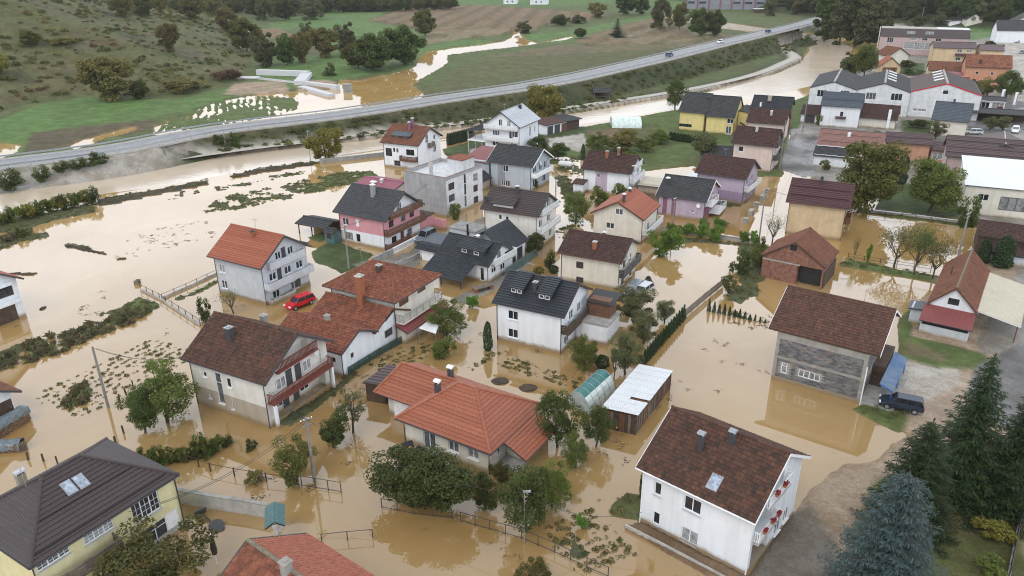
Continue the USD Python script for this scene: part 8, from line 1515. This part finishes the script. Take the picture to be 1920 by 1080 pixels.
# --- greenhouse and polytunnel
def arch(name, label, a, b, length_to, H_, mats, rows=12, cat="greenhouse"):
    """half-round tunnel: a, b the two feet of its near end, length_to the mid point of the far end"""
    t = thing(name, label, cat); w = (b - a); W_ = np.linalg.norm(w); w = w / W_; mid = (a + b) / 2; d = length_to - mid; an = np.linspace(0, math.pi, rows + 1)
    ring = lambda c: np.array([c - w * math.cos(q) * W_ / 2 + np.array([0, 0, math.sin(q) * H_]) for q in an]); R0, R1 = ring(mid), ring(mid + d)
    for nm, m_, lo, hi in mats:
        mb = MB(); k = np.arange(lo, hi + 1); v = np.vstack([R0[k], R1[k]]); n = len(k); f = [[i, i + 1, n + i + 1, n + i] for i in range(n - 1)]; f += [q[::-1] for q in f[:0]]; mb.add(v, f); o = np.vstack([R0[k], R1[k]]); o = mid + d / 2 + (o - mid - d / 2) * .985; mb.add(o, [q[::-1] for q in f]); mb.build(nm, m_, t)
    for R in (R0, R1):
        mb = MB(); mb.add(R, [[0, i, i + 1] for i in range(1, rows)]); mb.add(R + d * .002 * (1 if R is R1 else -1), [[0, i + 1, i] for i in range(1, rows)]); mb.build("end_sheet", "poly_clear", t)
    for k in range(6): c = mid + d * k / 5; mb = MB(); mb.tube(ring(c) * 1.0 + [0, 0, .02], .03, 5); mb.build("hoop", "grey_metal", t)
    return t
arch("greenhouse", "small half-round greenhouse with teal sheet along its top", G(1064, 755), G(1106, 779), (G(1112, 722) + G(1153, 724)) / 2 * [1, 1, 0], 1.9, (("clear_sheet", "poly_clear", 0, 4), ("teal_sheet", "poly_teal", 4, 8), ("clear_sheet", "poly_white", 8, 12)))
arch("polytunnel", "milky polytunnel on the grass by the river", G(1148, 240, .3), G(1143, 231, .3), G(1200, 236, .3), 2.4, (("film", "poly_white", 0, 12),), cat="polytunnel")
# --- roofed gate, parasol, overturned stand
p = G(519, 997); t = thing("roofed_gate", "small green roof on the pillar at the end of the yard wall", "gate"); z_ = 2.5; a, b = G(514, 941, z_ + .45), G(514, 980, z_ + .45); d = (b - a) / np.linalg.norm(b - a); s = np.array([d[1], -d[0], 0]) * .72
for sg in (1, -1):
    q = [a - s * sg * -1 - [0, 0, .5], b - s * sg * -1 - [0, 0, .5], b, a] if sg > 0 else [b - s - [0, 0, .5], a - s - [0, 0, .5], a, b]; q = np.array(q)
    if np.cross(q[1] - q[0], q[2] - q[1])[2] < 0: q = q[[1, 0, 3, 2]]
    mb = MB(); mb.slab(q, .07); R = mb.build("roof_side", "dark_metal", t); obj("roof_sheets", tile_field(q, "metal", .22, .3, 3), "teal_metal", R, kind="stuff")
for q in (a, b): mb = MB(); mb.box((q[0], q[1], 1.1), (.3, .3, 3.2), .3); mb.build("pillar", "pale_concrete", t)
p = G(407, 1058); t = thing("closed_parasol", "closed black parasol standing in the flooded yard", "parasol", p); Hp = rise(p, 1000); mb = MB(); mb.tube([(0, 0, -.3), (0, 0, Hp)], .03, 6); mb.build("pole", "white_paint", t); mb = MB(); mb.tube([(0, 0, Hp * .35), (0, 0, Hp * .5), (0, 0, Hp * .8), (0, 0, Hp * .95)], [.2, .24, .16, .05], 10); mb.build("canopy", "black_plastic", t)
p0, p1 = G(376, 962, .3), G(405, 988, .1); t = thing("fallen_hoop_stand", "black stand with square board and round base lying in the flooded yard", "stand"); d = p1 - p0
for o in (-.1, .1): mb = MB(); mb.tube([p0 + [o, 0, 0], p1 + [o, 0, 0]], .04, 6); mb.build("bar", "dark_frame", t)
mb = MB(); mb.box(p0 + [0, 0, .15], (.95, .12, .75), .7, .5); mb.build("board", "dark_frame", t); tm = trimesh.creation.cylinder(.62, .16, sections=20); tm.apply_transform(trimesh.transformations.rotation_matrix(.5, [1, .3, 0])); tm.apply_translation(p1 + [.1, -.1, .12]); mb = MB(); mb.tm(tm); mb.build("base", "dark_frame", t)
q = np.array([G(x, y, 2.2) for x, y in ((785, 615), (817, 625), (822, 610), (804, 600))]); t = thing("awning", "white flat awning on thin posts beside the hipped house", "awning"); mb = MB(); mb.slab(q, .06); mb.build("sheet", "white_paint", t)
for c in q: mb = MB(); mb.tube([(c[0], c[1], -.4), (c[0], c[1], 2.15)], .035, 6); mb.build("post", "grey_metal", t)
# --- striped shed by the bungalow
q = np.array([G(x, y, 2.3) for x, y in ((680, 717), (720, 724), (773, 694), (727, 684))]); t = thing("garden_shed", "brown garden shed with striped sheet roof behind the bungalow", "shed"); mb = MB(); mb.slab(q - [0, 0, .06], .08); mb.build("roof_frame", "dark_wood", t); tiles("striped_sheet", [(.05, .035, .03), (.10, .07, .06)], (.05, .04, .035), (.5, .9), .5, .5)
u_, v_ = q[1] - q[0], q[3] - q[0]
for i in range(14): a0, a1 = i / 14, (i + 1) / 14; s_ = np.array([q[0] + v_ * a0, q[0] + u_ + v_ * a0, q[0] + u_ + v_ * a1, q[0] + v_ * a1]) + [0, 0, .03 + .03 * (i % 2)]; mb = MB(); mb.slab(s_, .05); mb.build("roof_sheet", "mauve_sheet" if i % 2 else "brown_sheet", t)
cc = q.mean(0); mb = MB(); lo = cc + (q - cc) * .9; lo[:, 2] = -.5; hi = lo.copy(); hi[:, 2] = 2.15; mb.hexa(lo, hi); mb.build("wall", "dark_wood", t)
# --- terrace things of the bungalow
p = G(765, 852, .3); t = thing("barrel_grill", "black barrel grill with a yellow panel on the bungalow terrace", "grill", p, .5); tm = trimesh.creation.cylinder(.42, 1.0, sections=16); tm.apply_transform(trimesh.transformations.rotation_matrix(math.pi / 2, [0, 1, 0])); tm.apply_translation([0, 0, .95]); mb = MB(); mb.tm(tm); mb.build("drum", "black_plastic", t); mb = MB(); mb.box((.1, -.45, .75), (.3, .06, .7)); mb.build("panel", "yellow_paint", t)
for sx in (-.4, .4): mb = MB(); mb.box((sx, 0, .3), (.08, .6, .6)); mb.build("leg", "black_plastic", t)
p = G(791, 856, .3); t = thing("garden_table", "black garden table with chairs under the bungalow window", "table", p, -.5); mb = MB(); mb.box((0, 0, .74), (1.3, .8, .05)); mb.build("table_top", "black_plastic", t)
for sx in (-.55, .55):
    for sy in (-.3, .3): mb = MB(); mb.box((sx, sy, .36), (.06, .06, .72)); mb.build("leg", "black_plastic", t)
for i, (x, y) in enumerate(((783, 862), (797, 866))):
    p = G(x, y, .3); t = thing("garden_chair", "black garden chair in front of the table, %s one" % ("left", "right")[i], "chair", p, 2.4 + i); mb = MB(); mb.box((0, 0, .45), (.5, .5, .06)); mb.build("seat", "black_plastic", t); mb = MB(); mb.box((0, .24, .75), (.5, .05, .6)); mb.build("backrest", "black_plastic", t)
    for sx in (-.2, .2):
        for sy in (-.2, .2): mb = MB(); mb.box((sx, sy, .22), (.05, .05, .44)); mb.build("leg", "black_plastic", t)
p = G(808, 862, .3); t = thing("bench", "white bench against the bungalow's terrace wall", "bench", p, -.55); mb = MB(); mb.box((0, 0, .45), (1.2, .45, .06)); mb.build("seat", "white_paint", t)
for sx in (-.5, .5): mb = MB(); mb.box((sx, 0, .21), (.06, .4, .42)); mb.build("leg", "white_paint", t)
mb = MB(); mb.box((0, .22, .72), (1.2, .05, .45)); mb.build("backrest", "white_paint", t)
# --- woodpiles on the left
for (x0, y0, x1, y1, H_, lab, tarp) in ((-14, 826, 56, 784, 1.5, "long woodpile under a grey tarpaulin against the small white house", True), (-10, 846, 46, 842, .9, "low woodpile with dark sheet and a crate at its end", True)):
    a, b = G(x0, y0), G(x1, y1); d = b - a; L_ = np.linalg.norm(d); d /= L_; s = np.array([-d[1], d[0], 0]); t = thing("woodpile", lab, "woodpile"); rg = np.random.default_rng(int(y0)); mb = MB(); nz = int(H_ / .2)
    for j in range(nz):
        for i in range(int(L_ / .22)): c = a + d * (i * .22 + .1 * (j % 2) + rg.uniform(-.03, .03)) + [0, 0, j * .2 + .05]; mb.tube([c - s * (.5 + rg.uniform(0, .1)), c + s * .5], .1 * rg.uniform(.8, 1.1), 6)
    mb.build("log", "log_wood", t, kind="stuff")
    n = 16; v = []
    for i in range(n + 1):
        for w_, z_ in ((-.62, H_ - .55), (-.5, H_ + .02), (0, H_ + .14), (.5, H_ + .05), (.6, H_ - .4)): v.append(a + d * L_ * i / n * .97 + s * (w_ + rg.uniform(-.05, .05)) + [0, 0, z_ + rg.uniform(-.09, .09)])
    obj("tarpaulin", (np.array(v), np.array([[i * 5 + k, i * 5 + k + 1, i * 5 + k + 6, i * 5 + k + 5] for i in range(n) for k in range(4)])), "tarp", t, smooth=True)
p = G(41, 843); t = thing("pallet_crate", "open slatted crate at the end of the low woodpile", "crate", p, .5)
for k in range(7): mb = MB(); mb.box((-.4 + k * .135, -.4, .45), (.09, .03, 1.1)); mb.build("slat", "grey_wood", t); mb = MB(); mb.box((.42, -.4 + k * .135, .45), (.03, .09, 1.1)); mb.build("slat", "grey_wood", t)
mb = MB(); mb.box((0, 0, .1), (.8, .8, .1)); mb.build("base", "grey_wood", t)
# --- small sheds near the pink house, low building behind it
p = G(600, 436); t = House("open_shed", "low open shed with grey roof left of the pink house", "shed", p[0], p[1], -28, 6.5, 4.6, 1.9, 2.5, .2, .2); t.boxpart("back_wall", (0, 1.8, .8), (6, .15, 2.4), "dark_wood"); t.roof("dark_grey_tiles", "course", .34, .38, gutter=None)
for xx in (-2.8, 0, 2.8): t.boxpart("post", (xx, -1.9, .8), (.14, .14, 2.4), "dark_wood")
p = G(625, 455); t = House("kiosk", "tiny green hut with dark roof at the pink house's corner", "hut", p[0], p[1], -28, 2.2, 2.0, 2.0, 2.5, .2, .2); t.win("n", 0, 1.3, 1.0, .9, "d", sill=None, frame="dark_frame"); t.walls("teal_metal"); t.roof("dark_grey_tiles", "course", .34, .38, gutter=None)
p = G(722, 366); t = House("low_back_building", "low building with mauve and magenta roofs between pink house and grey block", "shed", p[0], p[1], -27, 9.5, 7.5, 2.4, 3.2, .3, .3); t.walls("cream_wall"); L_, W_ = t.L / 2, t.W / 2; tiles("magenta_sheet", [(.26, .08, .11), (.30, .095, .13)], (.18, .07, .09), (.5, .95), .5, .5); pl, rg_ = t.planes(); t.roof("magenta_sheet", "sheet", .3, .4, gutter=None); t.chimney(716, 343, .7, .45, .45, "pale_concrete", "white_paint"); t.boxpart("skylight_dome", (-1, -2, 3.1), (1.2, .8, .2), "white_paint")
# --- gas tank, barrels, tank by the shed, yellow cart, bins, flags, heaps, floating things
p = G(1068, 316, .1); t = thing("gas_tank", "white horizontal gas tank on feet in the garden behind", "tank", p, -.4); tm = trimesh.creation.capsule(2.0, .6); tm.apply_transform(trimesh.transformations.rotation_matrix(math.pi / 2, [0, 1, 0])); tm.apply_translation([-1.0, 0, 1.0]); mb = MB(); mb.tm(tm); mb.build("vessel", "dirty_white", t, smooth=True)
for sx in (-.8, .8): mb = MB(); mb.box((sx, 0, .2), (.2, .8, .8)); mb.build("foot", "concrete", t)
p = G(1229, 352, .2); t = thing("covered_dome", "round grey tarpaulin-covered heap beside the old shed", "heap", p); tm = trimesh.creation.icosphere(2, 1.0); tm.apply_scale([1.5, 1.3, 1.2]); mb = MB(); mb.tm(tm); mb.build("cover", "tarp", t, smooth=True)
p = G(1161, 804); t = thing("yellow_cart", "yellow toy cart floating beside the woodshed", "cart", p, .4); mb = MB(); mb.box((0, 0, .35), (.9, .5, .3)); mb.build("tray", "yellow_paint", t); mb = MB(); mb.box((.5, 0, .5), (.1, .4, .4), 0, .2); mb.build("handle", "yellow_paint", t); mb = MB(); mb.tube([(-.3, -.3, .15), (-.3, .3, .15)], .18, 10); mb.build("wheel", "rubber", t)
p = G(1181, 806); t = thing("dark_barrel", "dark plastic barrel floating beside the woodshed corner", "barrel", p); tm = trimesh.creation.cylinder(.32, .8, sections=14); tm.apply_translation([0, 0, .3]); mb = MB(); mb.tm(tm); mb.build("barrel", "car_blue", t); mb = MB(); mb.tm(trimesh.creation.cylinder(.34, .06, sections=14).apply_translation([0, 0, .72])); mb.build("lid", "black_plastic", t)
p = G(1913, 498, .2); t = thing("blue_bin", "bright blue bin beside the old shed at the right edge", "bin", p); mb = MB(); mb.box((0, 0, .55), (.8, .8, 1.1)); mb.build("bin_body", "blue_paint", t); mb = MB(); mb.box((0, 0, 1.13), (.9, .9, .08)); mb.build("lid", "blue_paint", t)
for i, (x, y) in enumerate(((1872, 200), (1896, 206))):
    p = G(x, y, .4); t = thing("banner_flag", "tall white banner flag with a violet stripe, %s of two" % ("left", "right")[i], "flag", p); mb = MB(); mb.tube([(0, 0, 0), (0, 0, 5.2)], .06, 6); mb.build("pole", "grey_metal", t); mb = MB(); mb.box((.55, 0, 3.3), (1.0, .04, 3.6), .1); F = mb.build("cloth", "white_paint", t); mb = MB(); mb.box((.85, -.03, 3.2), (.22, .02, 3.0), .1); mb.build("stripe", "plum", F)
for i, (x, y, r, lab) in enumerate(((938, 715, 1.0, "dark compost heap in the flooded garden, left of two"), (990, 728, 1.0, "dark compost heap in the flooded garden, right of two"), (1094, 732, .6, "brown heap beside the vegetable rows by the greenhouse"))):
    p = G(x, y); t = thing("compost_heap", lab, "heap", p); tm = trimesh.creation.icosphere(3, 1.0); tm.vertices *= (1 + .5 * (meshkit.fbm(tm.vertices * 2.2, 3, i)[:, None] - .5)); tm.apply_scale([r, r * .7, .35]); mb = MB(); mb.tm(tm); mb.build("heap", "dark_wood", t, smooth=True)
for i, (x, y, L_, lab) in enumerate(((42, 514, 2.6, "dark driftwood floating beside the white house at the left edge"), (228, 486, .8, "round dark stump alone in the open flood"), (82, 578, .7, "small dark stump near the left edge"), (258, 532, 1.2, "broken wooden crate stranded at the corner of the kerb wall"), (860, 300, .8, "white garden table on the terrace of the big white house"))):
    p = G(x, y, .02); t = thing("debris", lab, "debris", p, .5 * i)
    if "crate" in lab or "table" in lab:
        for k in range(4): mb = MB(); mb.box((-.4 + k * .27, 0, .5), (.1, .7, .06)); mb.build("slat", "grey_wood" if "crate" in lab else "white_paint", t)
        for k in (-.35, .35): mb = MB(); mb.box((k, 0, .2), (.08, .6, .6)); mb.build("leg", "grey_wood" if "crate" in lab else "white_paint", t)
    else:
        rg = np.random.default_rng(i)
        for k in range(5): mb = MB(); q = rg.uniform(-.5, .5, 3) * [L_, .5, .1]; mb.tube([q - [L_ / 3, .1, 0], q + [L_ / 3, .1, .1]], .12, 6); mb.build("log", "dark_wood", t)
p = G(873, 562); t = thing("brick_grill", "old table of bricks and boards by the slate-roofed porch", "table", G(905, 545), .6); mb = MB(); mb.box((0, 0, .7), (3.0, 1.2, .1)); mb.build("table_top", "grey_wood", t)
for sx in (-1.2, 1.2): mb = MB(); mb.box((sx, 0, .25), (.4, 1.0, .8)); mb.build("leg", "orange_brick", t)
plain("paleslab", (.52, .52, .53), .8, var=.1)
# --- concrete water intake beyond the road
t = thing("water_intake", "concrete water intake works with pale slabs beyond the raised road", "intake")
for nm, px, z0, h_, w_ in (("channel_slab", [(484, 141), (580, 144)], .3, 2.2, 2.4), ("channel_slab", [(576, 143), (562, 160)], .3, 1.6, 4.0), ("channel_slab", [(562, 158), (634, 167)], .2, 1.3, 2.0), ("ramp", [(566, 165), (622, 181)], .1, .8, 2.6), ("apron", [(448, 147), (484, 147)], .4, .5, 5.0), ("back_wall", [(484, 150), (556, 158)], .2, 1.0, .5)):
    a, b = G(*px[0], z0), G(*px[1], z0); d = b - a; mb = MB(); mb.box((a + b) / 2 + [0, 0, h_ / 2 - .2], (np.hypot(*d[:2]), w_, h_ + .4), math.atan2(d[1], d[0])); mb.build(nm, "paleslab", t)
p = G(652, 172, 0); t = thing("control_hut", "small grey control hut standing in the orange pool", "hut", p, -.2); mb = MB(); mb.box((0, 0, 1.0), (2.4, 2.0, 3.0)); mb.build("wall", "wall_grey", t); mb = MB(); mb.box((0, 0, 2.6), (2.8, 2.4, .2)); mb.build("roof", "concrete", t)
# --- aerials and dishes, as on every second house here
_ar = np.random.default_rng(21)
for k, h in enumerate(HOUSES):
    if np.hypot(*h.o[:2]) > 190 or h.L < 8.5 or h.zr - h.ze < 1.5 or h.ze < 3.4: continue
    if _ar.random() < .55:
        x = _ar.uniform(-.3, .3) * h.L; mb = MB(); z = h.zr; mb.tube([(x, .15, z - .2), (x, .15, z + 1.5)], .022, 5); mb.tube([(x - .5, .15, z + 1.35), (x + .5, .15, z + 1.35)], .015, 4)
        for q in np.linspace(-.45, .45, 6): mb.tube([(x + q, -.12 - .05 * q, z + 1.35), (x + q, .42 + .05 * q, z + 1.35)], .01, 4)
        mb.build("aerial", "grey_metal", h.t)
    if _ar.random() < .6:
        side = "n" if _ar.random() < .5 else "r"; u = (.38 if side == "n" else _ar.uniform(-.3, .3)) * (h.l if side == "n" else h.w); z = min(h.ze - .9, 4.2) if side == "n" else h.ze - .2
        an = np.linspace(0, 6.283, 15)[:-1]; rim = np.column_stack([np.cos(an) * .36, -.42 + .1 * np.sin(an), np.sin(an) * .38]); v = np.vstack([rim, [[0, -.30, 0]], rim + [0, .02, 0], [[0, -.27, 0]]]); f = [[i, (i + 1) % 14, 14] for i in range(14)] + [[15 + (i + 1) % 14, 15 + i, 29] for i in range(14)]
        mb = MB(); mb.add(v, f); mb.tube([(0, -.3, 0), (0, 0, -.15)], .025, 5); mb.tube([(0, -.42, -.3), (0, -.72, .02)], .012, 4); obj("satellite_dish", h.tf(mb, side, u, z), "dirty_white", h.t)
# --- twigs and straw carried by the water
_fk = kindclass("floating_twigs"); _rg = np.random.default_rng(4); mb = MB()
for i in range(9): q = _rg.normal(0, .35, 3) * [1, .6, 0]; a = _rg.uniform(0, 3.14); mb.box(q + [0, 0, .012 + .004 * i], (_rg.uniform(.15, .7), .05, .02), a)
mb.build("twig", "dark_wood", _fk)
PL = []
for px, n in (([(140, 470), (330, 420), (440, 400), (420, 440), (260, 480), (160, 490)], 170), ([(230, 430), (330, 460), (345, 485), (240, 450)], 60), ([(300, 620), (480, 560), (400, 640), (310, 650)], 30), ([(700, 560), (1000, 640), (1110, 700), (900, 720), (760, 690)], 90), ([(1290, 640), (1440, 600), (1440, 700), (1250, 800), (1200, 760)], 60), ([(1360, 560), (1460, 560), (1460, 640), (1350, 620)], 120), ([(620, 820), (760, 900), (1000, 1060), (700, 1010), (420, 950)], 70), ([(1000, 880), (1180, 800), (1190, 960), (1060, 960)], 50), ([(0, 600), (200, 540), (260, 560), (60, 640)], 40), ([(560, 640), (760, 640), (700, 720), (540, 790)], 60)):
    poly = wpoly(px); P = _rg.uniform(poly.min(0), poly.max(0), (n * 3, 2)); P = P[inside(P, poly)]; c = fbm2(P, 5., 3, 44) > .5; PL.append(P[c][:int(n * .35)])
P = np.vstack(PL); stuff("floating_straw", "straw and twigs drifting on the floodwater", np.column_stack([P, np.full(len(P), .004)]), _rg, [_fk.GetPath()], .25, .8, "debris")
# --- more green between the far houses
for a in [("far4", 1700, 128, 112, 26, "small olive tree on the lawn below the apartment house"), ("bushd", 1712, 139, 130, 44, "dark hedge bush below the lawn of the apartment house"), ("far", 1720, 52, 28, 24, "dark tree on the road bend beyond the apartment house, left of two"), ("far2", 1760, 48, 22, 26, "grey tree on the road bend beyond the apartment house, right of two"), ("far4", 1855, 92, 76, 18, "little tree on the traffic island in the far car park"), ("far2", 1822, 172, 150, 30, "grey-green tree between the orange house and the red-trimmed warehouse"), ("far", 1905, 176, 148, 30, "dark tree beside the far street at the right edge"), ("fruit2", 1640, 262, 246, 30, "low shrub tree behind the salmon house"), ("fruit3", 1720, 240, 224, 34, "leafy shrub tree on the lawn before the large warehouse"), ("bushd", 1462, 262, 246, 14, "ivy bush at the pale pink house's street corner"), ("bush", 1535, 235, 214, 16, "bushes beside the thick street pole"), ("bush", 1545, 318, 300, 22, "green bush at the street corner by the pink-roofed house"), ("fruit2", 1235, 268, 244, 38, "bushy tree left of the hedge by the yellow house"), ("bush", 1180, 300, 284, 40, "low bushes at the edge of the orchard lawn")]: tree(*a)
for h, lst in [(q, ((-3, 4.8), (1.5, 4.8), (-3, 1.8))) for q in HOUSES if q.t.GetName() == "orange_house"]:
    for u, z in lst:
        fr, pn = win_mesh(1.0, .9, "s"); F = obj("window", h.tf(fr, "n", u, z, -.02), "white_frame", h.t); obj("pane", h.tf(pn, "n", u, z, -.02), "pane", F)
# ------------------------------------------------------------------ the damp air of the valley
usdkit.material(stage, "/World/Looks/haze_look", {"v": ("principled_volume", {"color": (.93, .95, .98), "density": .00005, "anisotropy": .2})}, volume="v.volume")
_hz = MB(); _hz.box((0, 0, 129), (5300, 5300, 262)); obj("haze", _hz.arrays(), UsdShade.Material.Get(stage, "/World/Looks/haze_look"), kind="stuff")
